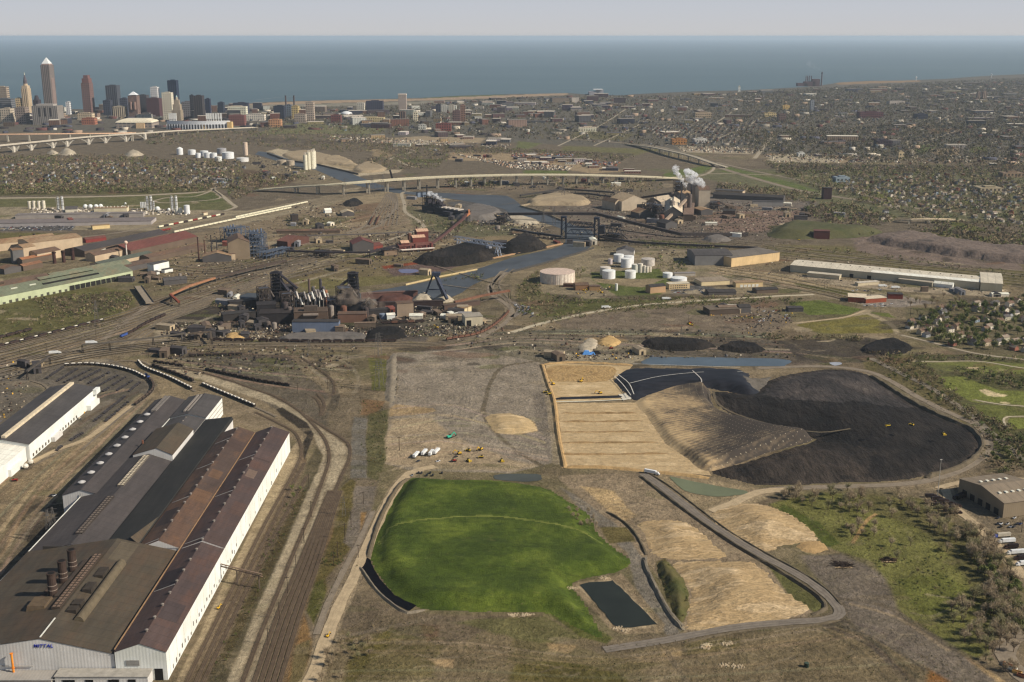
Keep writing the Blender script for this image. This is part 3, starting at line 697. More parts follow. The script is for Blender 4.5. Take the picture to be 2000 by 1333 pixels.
# --- the river
def strip(name,pairs,z,m,label):
 n=len(pairs);a,b=smooth_line(PN([p[:2]for p in pairs]),1e9),smooth_line(PN([p[2:]for p in pairs]),1e9)
 mb=MB()
 for i in range(len(a)-1):mb.poly([(*b[i],z),(*b[i+1],z),(*a[i+1],z),(*a[i],z)])
 return tag(mb.build(name,m),label,None,None,'structure')
strip('river',[(505,296,498,302),(530,300,512,306),(575,315,548,317),(615,322,590,328),(655,328,618,333),(690,341,645,345),(712,350,668,354),(742,361,702,364),(800,375,770,377),(860,377,830,383),(930,381,895,391),(990,383,940,399),(1016,400,985,409),(1032,409,1000,421),(1060,417,1035,427),(1090,428,1062,436),(1120,440,1096,447),(1156,452,1104,457),(1160,468,1105,470),(1152,484,1098,480),(1128,495,1060,491),(1060,515,1000,504),(1000,531,930,527),(948,546,880,541),(915,562,800,557),(880,582,700,574),(760,596,640,581),(620,594,560,579),(520,586,480,572),(440,581,428,573)],.25,RIVER,'grey river winding between the works')
for nm,px,c,lb in[('pond',[(1135,1143),(1150,1139),(1193,1136),(1205,1142),(1278,1214),(1276,1220),(1224,1227),(1203,1224),(1190,1210),(1140,1152)],(42,46,42),'dark oblong settling pond beside the green mound'),('pond',[(1308,931),(1330,936),(1400,950),(1458,960),(1452,966),(1410,971),(1372,968),(1340,960),(1318,944)],(98,102,78),'murky green pond below the black fill'),('pond',[(1268,700),(1300,698),(1525,702),(1534,714),(1500,716),(1270,713)],(78,88,96),'long blue grey pond behind the landfill'),('pond',[(968,928),(1000,926),(1050,927),(1056,932),(1054,940),(1010,941),(970,937),(963,932)],(70,72,66),'small dark pond at the head of the green mound'),('pond',[(1620,709),(1640,708),(1645,712),(1630,715)],(150,152,158),'pale puddle on the black ground'),('pond',[(780,527),(812,527),(817,531),(800,534),(783,533)],(98,98,124),'bluish puddle on the river flat')]:
 sheet(nm,px,.3,water('pond_water_%d_%d'%c[:2],c,.18,.1,.5),label=lb,smooth=True,step=5)
# --- earth banks
def bank(name,px,w,h,m,label=None,jag=.25,step=7,kind='structure',cat=None,base=0.0):
 L=smooth_line(PN(px),step);n=len(L);mb=MB();prev=None
 for i,p in enumerate(L):
  t=L[min(i+1,n-1)]-L[max(i-1,0)];t/=max(np.linalg.norm(t),1e-6);nn=np.array((-t[1],t[0]))
  hh=h*rng.uniform(1-jag,1+jag)*(.25 if i in(0,n-1)else 1)
  a=[(*(p+nn*(w/2*rng.uniform(.9,1.15))),base-.2),(*(p+nn*w*.13),base+hh),(*(p-nn*w*.13),base+hh),(*(p-nn*(w/2*rng.uniform(.9,1.15))),base-.2)]
  if prev:
   for k in range(3):mb.poly([prev[k+1],a[k+1],a[k],prev[k]])
  prev=a
 return tag(mb.build(name,m),label,cat,None,kind)
E_DARK=earth('dark_earth',(74,66,54),(92,82,66));E_TAN=earth('clay_bank',(176,146,102),(158,130,90));E_GREY=earth('grey_earth',(104,96,84),(120,110,94))
E_STEP=earth('dark_clay',(116,96,66),(142,118,84))  # step banks get a darker clay colour than the cells
CLAY=earth('clay',(180,157,120),(166,142,104),(192,169,132),.02,.12,.5,(1,2.4,1))
CLAYR=earth('raked_clay',(188,163,124),(168,142,104),(198,174,138),.03,.24,1.5,(.5,1.5,1))
def turf_m(t):
 v=t.pos();n1=t.noise(v,.02,5,.7);n2=t.noise(v,.12,6,.75);n3=t.noise(v,.9,3,.7);n4=t.noise(v,.05,6,.8,(.4,1.6,1));n5=t.noise(v,.07,5,.75)
 c=t.ramp(n1,[(.32,A((55,68,23))),(.5,A((68,81,27))),(.7,A((102,112,42)))]);c=t.mix(t.val(n4,.5,.66,0,.5),c,A((36,46,18)));c=t.mix(t.val(n5,.6,.7,0,.5),c,A((90,88,46)));c=t.mix(t.val(n2,.63,.75,0,.5),c,A((122,108,74)))
 m=t.new('ShaderNodeVectorMath',operation='SCALE');t.link(c,m.inputs[0]);t.link(t.math('MULTIPLY',t.val(n2,.25,.75,.7,1.32),t.val(n3,.2,.8,.72,1.28)),m.inputs['Scale']);t.color(m.outputs[0]);t.bump(t.math('ADD',n3,t.math('MULTIPLY',n2,2)),1.2,.9);return t.m
TURF=mat('turf',turf_m)
LINER=mat('black_liner',lambda t:(t.color(t.ramp(t.noise(t.pos(),.12,5,.7,(.3,1.4,1)),[(.35,A((24,25,29))),(.65,A((42,42,47)))])),t.b.inputs['Roughness'].__setattr__('default_value',.55),t.m)[2])
D2=PN([(722,1092),(735,1060),(755,1040),(830,1028),(900,1022),(980,1022),(1050,1030),(1120,1044),(1180,1065),(1234,1094),(1224,1112),(1120,1140),(1160,1215),(1170,1250),(1060,1197),(960,1196),(860,1194),(810,1187),(770,1165),(740,1130)])
gm=[(800,934),(880,937),(960,938),(1030,946),(1075,956),(1120,985),(1150,1003),(1165,1035),(1200,1070),(1234,1094),(1228,1108),(1190,1122),(1120,1138),(1135,1165),(1165,1215),(1178,1248),(1150,1240),(1100,1215),(1060,1198),(960,1196),(860,1194),(812,1188),(770,1165),(742,1132),(722,1092),(735,1035),(752,995),(778,952)]
D3=PN([(800,934),(960,938),(1075,956),(1150,1003),(1170,1055),(1050,1026),(900,1018),(750,1036),(735,1040),(752,995),(778,952)])
heap('grass_mound',gm,[TURF,earth('mown_track',(112,114,56),(96,102,46))],lambda D,X,Y:np.maximum(np.maximum(7.5*sst(0,14,D)*sst(-30,10,6+20*sst(790,830,Y))*sst(0,22,D),5.5*sst(0,40,sdf(X,Y,D3))),9*sst(0,66,sdf(X,Y,D2)))*sst(-60,60,200-X*.6),2.5,rag=.9,mi_fn=lambda x,y,z:(np.abs(sdf(x,y,D2)-3+(fbm(x/20,y/20,3)-.5)*5)<1.5)&(y>905),label='grass capped landfill mound with a terrace across it',rough=.35,rs=.05)
sheet('liner_channel',[(706,1112),(717,1090),(722,1093),(742,1132),(770,1163),(813,1184),(798,1194),(770,1180),(735,1150)],.4,mat('wet_liner',lambda t:(t.color(t.ramp(t.noise(t.pos(),.3,4),[(.3,A((10,11,15))),(.7,A((18,19,25)))])),t.b.inputs['Specular IOR Level'].__setattr__('default_value',.03),t.m)[2]),label='black lined drainage channel at the mound foot',smooth=False)
bank('earth_bank',[(718,1090),(735,1035),(752,995),(778,952),(800,935)],5,2.2,E_DARK,'low bank along the mound, coloured dark like its shaded west side')  # low bank whose dark colour paints the shade of the west-facing slope
bank('earth_bank',[(703,1108),(735,1153),(770,1184),(796,1198),(830,1192)],3.5,1.6,E_GREY,'grey lip of earth round the black channel')
sheet('clay_cell',[(1066,714),(1100,711),(1235,716),(1228,725),(1196,742),(1212,760),(1222,782),(1084,788),(1074,752)],.35,CLAY,label='upper cell of tan clay with an excavator in it',smooth=False)
sheet('clay_cell',[(1088,789),(1242,787),(1262,812),(1300,868),(1340,895),(1372,906),(1390,930),(1330,925),(1240,918),(1105,912),(1094,840)],.35,earth('clay_low',(178,155,118),(162,139,104),(188,165,128),.03,.14,.5,(1,1.6,1)),label='lower cell of tan clay in broad steps',smooth=False)
sheet('clay_cell',[(1072,718),(1130,715),(1200,719),(1194,741),(1160,748),(1120,746),(1076,744)],.5,earth('clay_wet',(142,116,76),(160,132,90),(132,106,70),.05,.2),label='damp brown clay at the back of the upper cell',jag=1.0)
bank('clay_bank',[(1058,712),(1070,750),(1082,785),(1090,850),(1103,915)],7,2.0,E_TAN,'tan clay bank on the west edge of the cells')
bank('clay_bank',[(1062,712),(1130,709),(1236,714)],6,1.8,E_TAN,'tan clay bank behind the upper cell')
for y0,x1,y1 in((808,1243,808),(825,1255,823),(845,1257,844),(866,1285,865),(889,1305,887)):
 bank('clay_step',[(1094,y0),((1094+x1)/2,(y0+y1)/2+.5),(x1,y1)],3.6,1.6,E_STEP,'low clay step across the lower cell',.5)
bank('clay_bank',[(1104,913),(1180,914),(1270,922),(1330,928),(1385,935)],7,1.8,E_TAN,'tan clay bank at the foot of the lower cell')
bank('liner_bank',[(1083,780),(1150,778),(1218,776)],9,2.0,LINER,'dark blue liner strip between the two cells',.05)
ribbon('liner_edge',[(1084,786),(1150,785),(1232,781)],2.0,.8,plain((206,198,180)),label='pale sandbag edge of the liner strip')
sheet('apron',[(1208,772),(1222,770),(1234,780),(1218,784)],.9,plain((190,182,166)),label='pale apron at the end of the liner strip',smooth=False)
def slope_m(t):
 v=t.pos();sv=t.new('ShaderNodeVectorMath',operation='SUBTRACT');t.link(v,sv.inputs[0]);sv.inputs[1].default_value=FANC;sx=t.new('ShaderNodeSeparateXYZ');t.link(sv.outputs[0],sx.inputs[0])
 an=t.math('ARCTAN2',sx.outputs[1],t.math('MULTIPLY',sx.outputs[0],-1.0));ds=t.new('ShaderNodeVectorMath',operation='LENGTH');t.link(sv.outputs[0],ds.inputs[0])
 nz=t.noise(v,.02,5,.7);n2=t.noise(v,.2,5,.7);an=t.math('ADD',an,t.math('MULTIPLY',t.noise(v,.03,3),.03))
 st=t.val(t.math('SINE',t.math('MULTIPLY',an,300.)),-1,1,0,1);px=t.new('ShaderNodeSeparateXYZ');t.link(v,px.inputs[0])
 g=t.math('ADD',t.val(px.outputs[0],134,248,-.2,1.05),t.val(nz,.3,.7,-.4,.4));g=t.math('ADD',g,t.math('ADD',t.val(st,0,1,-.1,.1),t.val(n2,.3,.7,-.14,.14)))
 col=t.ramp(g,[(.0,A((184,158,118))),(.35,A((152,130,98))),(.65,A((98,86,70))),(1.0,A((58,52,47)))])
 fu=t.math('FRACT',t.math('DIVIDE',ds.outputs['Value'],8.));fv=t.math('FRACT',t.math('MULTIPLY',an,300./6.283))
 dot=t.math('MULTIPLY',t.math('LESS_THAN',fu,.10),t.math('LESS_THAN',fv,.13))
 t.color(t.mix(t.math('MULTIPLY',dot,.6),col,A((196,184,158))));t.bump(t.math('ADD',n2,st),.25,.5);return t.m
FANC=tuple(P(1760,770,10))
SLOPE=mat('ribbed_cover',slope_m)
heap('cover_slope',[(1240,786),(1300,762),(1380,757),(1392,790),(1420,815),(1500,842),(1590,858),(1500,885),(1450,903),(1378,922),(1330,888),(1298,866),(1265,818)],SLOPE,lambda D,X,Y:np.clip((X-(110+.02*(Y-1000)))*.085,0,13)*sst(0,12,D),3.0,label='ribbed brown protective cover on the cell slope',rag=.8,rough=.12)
heap('liner_slope',[(1194,743),(1232,720),(1330,722),(1448,726),(1468,742),(1482,760),(1470,775),(1380,760),(1300,764),(1238,782),(1212,760)],LINER,lambda D,X,Y:4*sst(0,25,D)+np.clip((X-130)*.03,0,6)*sst(0,14,D),4.0,label='black liner sheet weighted with sandbags',rough=.15)
for pts in([(1200,742),(1216,758),(1232,780)],[(1206,738),(1228,756),(1238,778)],[(1230,760),(1290,746),(1370,738),(1450,737)],[(1236,718),(1330,721),(1445,725)],[(1352,735),(1368,750),(1370,758)]):
 ribbon('sandbag_row',pts,1.1,7.5 if pts[0][0]>1225 and pts[0][1]>730 else 5.0,plain((176,172,162)),label='line of pale sandbags holding the liner')
heap('cover_slope',[(1372,732),(1440,728),(1475,740),(1510,735),(1490,758),(1475,770),(1395,762),(1372,757)],earth('grey_cover',(78,72,64),(92,86,78),None,.03,.2),lambda D,X,Y:7.5*sst(0,25,D),4.0,label='grey gravel cover beside the liner sheet',rough=.2)
bh=[(1388,772),(1400,764),(1440,768),(1478,768),(1490,752),(1520,736),(1590,724),(1650,722),(1700,733),(1745,762),(1790,790),(1850,818),(1895,838),(1917,866),(1905,890),(1870,912),(1810,930),(1740,941),(1640,944),(1500,950),(1440,940),(1385,922),(1460,902),(1540,876),(1592,858),(1500,838),(1430,812),(1402,794)]
def black_m(t):
 v=t.pos();n1=t.noise(v,.012,6,.7,(1,.6,1));n2=t.noise(v,.14,6,.75,(1,.25,1));n3=t.noise(v,1,3)
 c=t.ramp(n1,[(.3,A((22,21,20))),(.48,A((32,29,27))),(.62,A((46,41,37))),(.76,A((74,67,58)))])
 m=t.new('ShaderNodeVectorMath',operation='SCALE');t.link(c,m.inputs[0]);t.link(t.math('MULTIPLY',t.val(n2,.28,.72,.45,1.6),t.val(n3,.2,.8,.7,1.3)),m.inputs['Scale'])
 t.color(m.outputs[0]);t.bump(t.math('ADD',n2,t.math('MULTIPLY',n1,3)),3.2,1);return t.m
BLACK=mat('black_fill',black_m)
B2=PN([(1410,772),(1520,745),(1620,728),(1700,742),(1780,792),(1840,825),(1830,860),(1700,880),(1600,868),(1480,830)])
def fill_m(name,k,tint):
 def f(t):
  m=black_m(t);r=next(n for n in t.n if n.type=='VALTORGB').color_ramp.elements
  for q in r:q.color=tuple(q.color[i]*k*tint[i]for i in range(3))+(1,)
  return m
 return mat(name,f)
BHW=PN(bh);TOP_,SLP=PN([(1486,745),(1520,730),(1620,722),(1700,733),(1790,790),(1760,806),(1640,800),(1540,800),(1490,775)]),PN([(1470,900),(1560,868),(1640,862),(1700,890),(1690,925),(1600,945),(1470,945)])
def fill_mi(x,y,z):
 n=(fbm(x/18,y/40,77,4)-.5)*26;m=np.where(sdf(x,y,TOP_)+n>0,1,0);return np.where((sdf(x,y,SLP)+n*1.5>0)|(sdf(x,y,BHW)<9+n*.7),2,m)
heap('black_fill',bh,[BLACK,fill_m('black_fill_dusty',2.6,(1,1,1.03)),fill_m('black_fill_brown',1.7,(1.06,1,.92))],lambda D,X,Y:np.maximum(7*sst(0,85,D),4.5*sst(0,40,D))+3*sst(0,80,sdf(X,Y,B2))+(fbm(X/28,Y/60,7,4)-.5)*1.5*sst(0,30,D),3.5,rag=.8,mi_fn=fill_mi,label='great black heap of compacted ash fill',rough=.4,rs=.1)
ribbon('haul_track',[(1392,775),(1402,800),(1440,822),(1520,845),(1600,857),(1660,850)],3.0,7.3,E_DARK,label='dark track over the edge of the black heap')
bank('earth_bank',[(1700,735),(1745,764),(1790,792),(1850,820),(1897,840),(1919,868),(1906,892),(1870,915),(1808,934)],8,3.2,E_DARK,'dark rim bank round the black heap')
ribbon('perimeter_road',[(1480,962),(1520,956),(1640,951),(1740,948),(1820,938),(1880,917),(1918,893),(1930,866),(1908,832),(1850,805),(1790,775),(1740,745),(1690,725),(1600,716),(1480,720)],9,.3,GREYRD,label='grey road skirting the black heap')
ribbon('perimeter_road',[(1390,1000),(1430,985),(1480,962),(1540,957)],10,.32,DIRT,label='dirt road rising past the clay mound')
hr=[(1256,926),(1290,950),(1330,980),(1375,1015),(1430,1052),(1500,1092),(1560,1124),(1605,1155),(1634,1182),(1640,1198),(1625,1209),(1580,1214),(1500,1219),(1420,1228),(1340,1244),(1260,1258),(1180,1270)]
ribbon('haul_road',hr,8.5,.35,ASPH,label='grey haul road bending round the clay mounds')
bank('earth_bank',[(1250,930),(1285,958),(1330,992),(1380,1028),(1440,1068),(1500,1103),(1560,1140),(1600,1168),(1612,1190),(1585,1201)],5.0,1.8,E_DARK,'dark earth bank along the inside of the haul road')
bank('earth_bank',[(1268,925),(1310,952),(1360,990),(1420,1035),(1480,1072),(1550,1110),(1610,1148),(1645,1185)],3.0,.9,E_DARK,'low dark verge outside the haul road')
bank('earth_bank',[(1345,1253),(1430,1236),(1500,1227),(1580,1222),(1640,1212)],3,.9,E_DARK,'low dark verge below the haul road bend')
ribbon('kerb_wall',[(1262,1092),(1264,1112),(1275,1135),(1290,1165),(1310,1200),(1335,1228)],1.5,2.2,E_GREY,label='grey ditch wall beside the dirt road')
bank('earth_bank',[(1258,1090),(1262,1112),(1274,1137),(1289,1167),(1309,1203),(1334,1232)],4.2,2.0,E_GREY,'grey bank between dirt road and clay mound')
bank('earth_bank',[(1185,1000),(1220,1022),(1245,1050),(1262,1085)],4,1.5,E_DARK,'dark bank at the top of the dirt road')
heap('clay_mound',[(1246,1022),(1290,1016),(1330,1016),(1360,1030),(1400,1066),(1425,1088),(1380,1094),(1310,1094),(1272,1082),(1258,1050)],CLAYR,lambda D,X,Y:5.0*sst(0,34,D),2.5,label='raked tan clay mound, the middle of the three',rough=.5,rs=.12)
heap('clay_mound',[(1312,1104),(1350,1096),(1430,1096),(1474,1098),(1520,1140),(1560,1172),(1585,1192),(1540,1210),(1470,1218),(1400,1228),(1342,1232),(1340,1200),(1348,1165),(1332,1130)],CLAYR,lambda D,X,Y:8.0*sst(0,40,D),2.5,label='raked tan clay mound nearest the camera',rough=.6,rs=.12)
heap('clay_mound',[(1386,1004),(1420,986),(1470,982),(1525,996),(1565,1018),(1592,1040),(1600,1058),(1570,1062),(1520,1070),(1490,1082),(1450,1060),(1410,1035)],CLAYR,lambda D,X,Y:8.0*sst(0,42,D),2.5,label='rounded tan clay mound behind the haul road',rough=.5,rs=.1)
heap('clay_spill',[(1560,1058),(1600,1056),(1622,1075),(1590,1082),(1560,1076)],E_TAN,lambda D,X,Y:1.2*sst(0,10,D),2.5,label='spread of loose tan clay by the round mound',rough=.3)
heap('scrub_slope',[(1280,1104),(1302,1096),(1330,1125),(1348,1165),(1340,1205),(1326,1222),(1300,1165)],earth('scrub_soil',(66,70,36),(84,78,48)),lambda D,X,Y:5.0*sst(0,10,D),2.0,label='weedy slope at the side of the nearest clay mound')
heap('dirt_mound',[(948,815),(975,808),(1020,812),(1042,826),(1050,842),(1010,848),(968,846)],CLAY,lambda D,X,Y:3.2*sst(0,16,D),2.0,label='tan dirt pile on the gravel plateau',rough=.5)
heap('embankment',[(757,702),(776,692),(774,762),(768,788),(752,782),(752,764)],E_GREY,lambda D,X,Y:5*sst(0,16,D),2.5,label='grey end slope of the gravel plateau')
COAL=mat('coal',black_m);ORE=earth('ore',(96,62,52),(78,54,48));STONE=earth('limestone',(176,164,144),(156,144,124));SLAG=earth('slag',(80,76,72),(100,94,88))
def cone(hh,slope=.72):return lambda D,X,Y:np.minimum(D*slope,hh)
for nm,px,m,h,lb in[('coal_pile',[(806,512),(850,498),(905,482),(950,478),(975,500),(930,515),(865,522)],'C',15,'long black coal ridge by the river, nearest the puddle'),('coal_pile',[(975,488),(1000,470),(1030,460),(1060,474),(1065,486),(1000,498)],'C',15,'black coal pile beyond the ship unloader'),('coal_pile',[(716,652),(740,643),(785,644),(790,660),(750,666),(718,664)],'C',6,'low coal pile behind the black train'),('coal_pile',[(552,658),(600,652),(700,652),(712,662),(640,668),(556,668)],'S',4,'grey slag bank below the blue shed'),('coal_pile',[(885,420),(920,405),(960,408),(985,420),(950,432),(900,432)],'S',12,'grey coal field behind the coke ovens'),('coal_pile',[(1255,668),(1300,664),(1370,668),(1395,678),(1340,686),(1270,682)],'C',7,'black mound behind the long pond, the longer one'),('coal_pile',[(1405,678),(1440,670),(1480,676),(1492,688),(1450,690),(1410,686)],'C',6,'black mound behind the long pond, the shorter one'),('slag_pile',[(1680,684),(1710,668),(1750,664),(1782,680),(1760,692),(1700,692)],'C',5,'dark cinder pile near the houses'),('slag_pile',[(1370,470),(1400,462),(1430,470),(1400,474)],'S',8,'grey slag cone beyond the tank farm'),('stone_pile',[(800,588),(822,576),(840,580),(852,590),(820,592)],'L',11,'pale limestone pile under the tilted crane'),('stone_pile',[(846,588),(862,577),(878,580),(886,590),(860,592)],'L',10,'pale limestone pile right of the tilted crane'),('ore_pile',[(738,584),(760,578),(800,580),(806,590),(740,592)],'O',7,'reddish ore pile in the stockyard'),('stone_pile',[(1030,394),(1060,384),(1110,380),(1150,392),(1140,402),(1080,402),(1040,402)],'T',9,'broad tan sand dome on the river bend'),('stone_pile',[(985,428),(1010,424),(1044,430),(1052,437),(1010,438)],'L',6,'pale sand bank below the conveyor'),('stone_pile',[(552,304),(600,296),(670,312),(700,326),(650,322),(590,318)],'T',6,'tan aggregate ridge on the upper river bank'),('stone_pile',[(690,330),(720,318),(752,328),(745,336),(705,338)],'T',7,'tan aggregate cone above the dark shed'),('stone_pile',[(630,312),(660,306),(690,318),(672,324),(640,320)],'T',7,'tan aggregate cone by the silos'),('stone_pile',[(114,301),(132,292),(149,301),(130,304)],'L',15,'pale gravel cone, tallest of those before the arched bridge'),('stone_pile',[(92,300),(102,295),(114,300),(104,303)],'L',9,'small pale gravel cone before the arched bridge'),('stone_pile',[(244,304),(260,296),(280,303),(262,306)],'L',11,'pale gravel cone left of the white dome'),('slag_pile',[(670,398),(690,391),(708,395),(700,402),(678,404)],'C',9,'black pile beside the yard tracks'),('sand_pile',[(438,659),(452,652),(475,654),(486,660),(450,664)],'Y',4,'yellow sand pile near the ladle shop'),('sand_pile',[(1168,672),(1184,657),(1208,664),(1214,672),(1190,678)],'Y',3.5,'yellow sand pile behind the blue tarp'),('sand_pile',[(1130,680),(1146,662),(1166,668),(1160,684),(1140,692)],'L',2.5,'pale dirt pile behind the blue tarp')]:
 mm={'C':COAL,'S':SLAG,'L':STONE,'O':ORE,'T':earth('sand',(156,138,110),(140,124,100)),'Y':earth('yellow_sand',(184,154,104),(168,138,92))}[m]
 heap(nm,px,mm,cone(h),3.5 if px[0][1]>400 else 6.0,'structure',lb,rough=.6,rs=.05)
heap('quarry_face',[(1664,480),(1690,474),(1740,482),(1790,490),(1860,502),(1990,516),(2200,540),(2200,512),(2000,492),(1880,476),(1790,462),(1700,466)],earth('spoil',(92,80,72),(112,98,88),(76,68,62),.02,.12,1.4),lambda D,X,Y:14*sst(0,22,D)+(fbm(X/60,Y/60,5,4)-.5)*10,7.0,label='eroded spoil terrace beyond the long warehouse',rough=1)
heap('green_ridge',[(1500,456),(1540,438),(1640,446),(1720,452),(1700,462),(1600,468),(1520,466)],earth('ridge_turf',(64,68,40),(78,76,50)),lambda D,X,Y:16*sst(0,40,D),8.0,label='wooded green ridge below the expressway')
# --- motorways and streets
for nm,px,w,m,lb in[('highway',[(-200,389),(60,387),(250,383),(360,378),(400,375)],22,PALE,'pale highway past the gas plant'),('ramp',[(300,393),(330,386),(380,384),(415,372),(425,362)],7,PALE,'looping slip road on the green'),('ramp',[(300,393),(320,397),(380,394),(430,387),(416,372)],7,PALE,'lower slip road on the green'),('road',[(412,368),(430,380),(452,398),(460,405),(440,412)],10,PALE,'road curving down from the cloverleaf'),('road',[(440,412),(330,432),(250,452),(150,465)],9,GREYRD,'grey road above the red train'),('river_road',[(800,375),(785,378),(790,400),(792,415),(815,430),(826,440),(815,450),(700,490)],9,PALE,'winding pale works road'),('road',[(755,380),(775,400),(765,415),(740,440),(700,455)],9,GREYRD,'grey works road beside the ore tracks'),('road',[(760,425),(720,440),(690,452),(676,455)],9,GREYRD,'grey spur below the ore tracks'),('expressway',[(1080,270),(1220,280),(1290,288),(1360,308),(1400,326),(1470,348),(1560,372),(1640,386),(1720,398),(1790,420)],20,GREYRD,'long expressway descending across the plain'),('expressway',[(1400,318),(1480,336),(1560,352),(1620,366),(1700,384),(1800,410)],14,GREYRD,'far carriageway of the expressway'),('ramp',[(1300,352),(1360,346),(1388,336),(1394,326),(1380,316)],9,PALE,'slip road curling under the expressway'),('ramp',[(1300,348),(1390,340),(1500,342),(1600,345)],9,PALE,'level cross road by the slip roads'),('parkway',[(1000,650),(1060,632),(1150,612),(1260,596),(1400,586),(1500,580),(1590,576)],9,CONC,'pale road running over to the tank farm'),('road',[(1745,378),(1752,400),(1765,412),(1820,428),(1860,430)],9,PALE,'pale lane below the far houses'),('street',[(1474,310),(1490,290),(1510,264)],14,PALE,'straight pale street through the far grid'),('street',[(1792,310),(1782,295),(1772,276)],14,PALE,'pale street past the far park'),('street',[(760,312),(778,304),(810,296),(790,290)],10,PALE,'pale track climbing the bluff'),('street',[(776,312),(788,320),(810,328)],8,PALE,'pale track dropping to the river'),('haul_road',[(585,1345),(605,1333),(640,1240),(660,1190),(700,1108),(735,1030),(765,968),(800,925),(850,912)],9.5,DIRT,'pale dirt haul road beside the green mound'),('haul_road',[(618,1240),(640,1180),(676,1105),(700,1060),(728,1000)],5,GREYRD,'narrow worn track beside the haul road'),('slag_road',[(200,666),(230,640),(262,618),(285,600),(285,588),(270,566)],9,GREYRD,'grey road crossing the short bridge'),('slag_road',[(0,720),(60,700),(150,684),(220,668),(330,664)],7,GREYRD,'grey road along the rail yard'),('yard_road',[(60,905),(110,880),(165,860),(215,825),(262,790)],7,DIRT,'tan yard road behind the white shed'),('works_road',[(940,660),(985,632),(1000,612),(990,595),(960,575),(960,555),(990,532)],9,GREYRD,'road below the orange conveyor'),('works_road',[(982,530),(968,545),(960,560),(962,575)],8,GREYRD,'narrow works road under the pylons'),('parking_road',[(1000,620),(1014,610),(1012,598),(1000,590)],9,ASPH,'curved asphalt by the parked cars'),('park_path',[(1556,632),(1640,622),(1665,616),(1690,607)],5,DIRT,'tan path between the sports fields'),('golf_path',[(1780,706),(1830,707),(1900,706),(1940,710),(2000,720),(2100,726)],3,CONC,'pale path at the top of the golf course'),('golf_path',[(1905,782),(1950,790),(2010,795),(2100,798)],3,CONC,'pale path by the lower bunker'),('golf_path',[(1966,834),(1960,822),(1968,815),(2010,814),(2080,815)],2.5,CONC,'pale loop path on the golf course'),('street',[(1760,655),(1830,672),(1900,690),(1990,702),(2100,712)],6,PALE,'pale street along the near houses'),('street',[(1770,646),(1810,640),(1850,632)],6,PALE,'short pale street beside the near houses'),('road',[(2040,1170),(1990,1235),(1965,1262),(1975,1300),(2030,1345)],14,GREYRD,'grey street at the bottom right corner'),('yard_road',[(1845,955),(1862,990),(1905,1025),(1960,1080),(2000,1130)],9,DIRT,'tan yard road round the truck park'),('yard_road',[(1830,955),(1880,942),(1960,935),(2040,940)],7,DIRT,'tan lane behind the brown shed'),('rail_embankment',[(1700,700),(1760,730),(1820,760),(1880,800),(1940,850),(2000,900)],9,E_GREY,'straight grey embankment beside the golf course')]:
 ribbon(nm,px,w,.36,m,label=lb)
# --- railway tracks
TR=[[(604,1010),(570,1090),(540,1165),(505,1250),(470,1345)],[(500,762),(540,776),(580,800),(612,830),(636,862),(643,895),(632,935),(604,1010)],[(290,718),(360,722),(430,738),(500,762)],[(596,812),(640,840),(670,858),(683,874),(681,900),(665,935),(640,1000)],[(500,806),(545,828),(575,845),(587,868),(588,890),(570,930),(520,1020),(460,1140),(385,1290),(360,1345)],[(595,905),(570,950),(515,1060),(440,1210),(378,1345)],[(600,930),(540,1040),(460,1200),(392,1345)],[(590,700),(620,720),(650,745),(652,770)],[(612,775),(622,785),(628,800),(626,812)],[(620,770),(630,782),(634,795),(628,810)]]
for k in range(5):
 o=k*11-22
 TR.append([(655+o*.5,960),(640+o*.6,1000),(600+o*.85,1110),(565+o,1200),(518+o*1.15,1345)])
for k in range(4):
 o=k*5
 TR.append([(-80,700+o*1.3),(60,668+o*1.2),(200,632+o),(330,604+o),(420,576+o*.8),(520,540+o*.7),(620,500+o*.6)])
for k in range(3):TR.append([(240+k*8,672+k*2),(290+k*5,640+k*3),(340,612+k*4),(430,575+k*5),(560,535+k*4)])
for k in range(6):TR.append([(300,466-k*2.4),(420,441-k*2.3),(520,420-k*2.2),(640,395-k*2),(760,372-k*1.4)])
for k in range(8):TR.append([(712+k*9,445-k*.5),(735+k*6,410),(748+k*4,390),(756+k*2.2,378)])
for k in range(3):TR.append([(380,668+k*3.2),(560,671+k*3),(760,672+k*3),(870,668+k*2.5),(940,650+k*2),(985,620+k),(996,600),(990,585),(960,575)])
TR+=[[(125,716),(170,714),(215,718),(258,728),(290,745),(300,757),(294,770),(262,795),(230,820),(160,880)],[(205,712),(240,706),(268,708),(285,722),(330,740),(382,766)],[(275,706),(300,717),(345,733),(382,748)],[(392,752),(440,772),(500,797),(540,815)],[(300,712),(405,724),(500,745),(580,757)],[(60,745),(85,752),(96,765),(92,775)],[(880,590),(960,575),(1000,570)],[(990,590),(960,560),(972,540),(992,526)],[(1000,592),(975,560),(985,540),(1005,526)],[(200,470),(330,500),(500,505)],[(430,575),(520,545),(640,515),(800,490),(880,470)],[(440,580),(540,548),(700,520),(830,505)],[(980,400),(1100,392),(1200,405),(1280,440)],[(1000,396),(1120,388),(1210,400),(1300,440)],[(1180,476),(1300,470),(1500,480),(1800,510),(2100,540)],[(1180,482),(1320,476),(1500,488),(1800,518),(2100,550)],[(1500,330),(1700,334),(2100,336)],[(1500,327),(1700,330),(2100,332)],[(480,272),(700,278),(1000,290),(1240,302)],[(480,275),(700,281),(1000,293),(1240,305)]]
for i,t in enumerate(TR):ribbon('railway_track',t,3.2,.45+.007*i,TRACKD if i<15 else TRACK,label='rusty railway track on dark ballast')
make_ground()
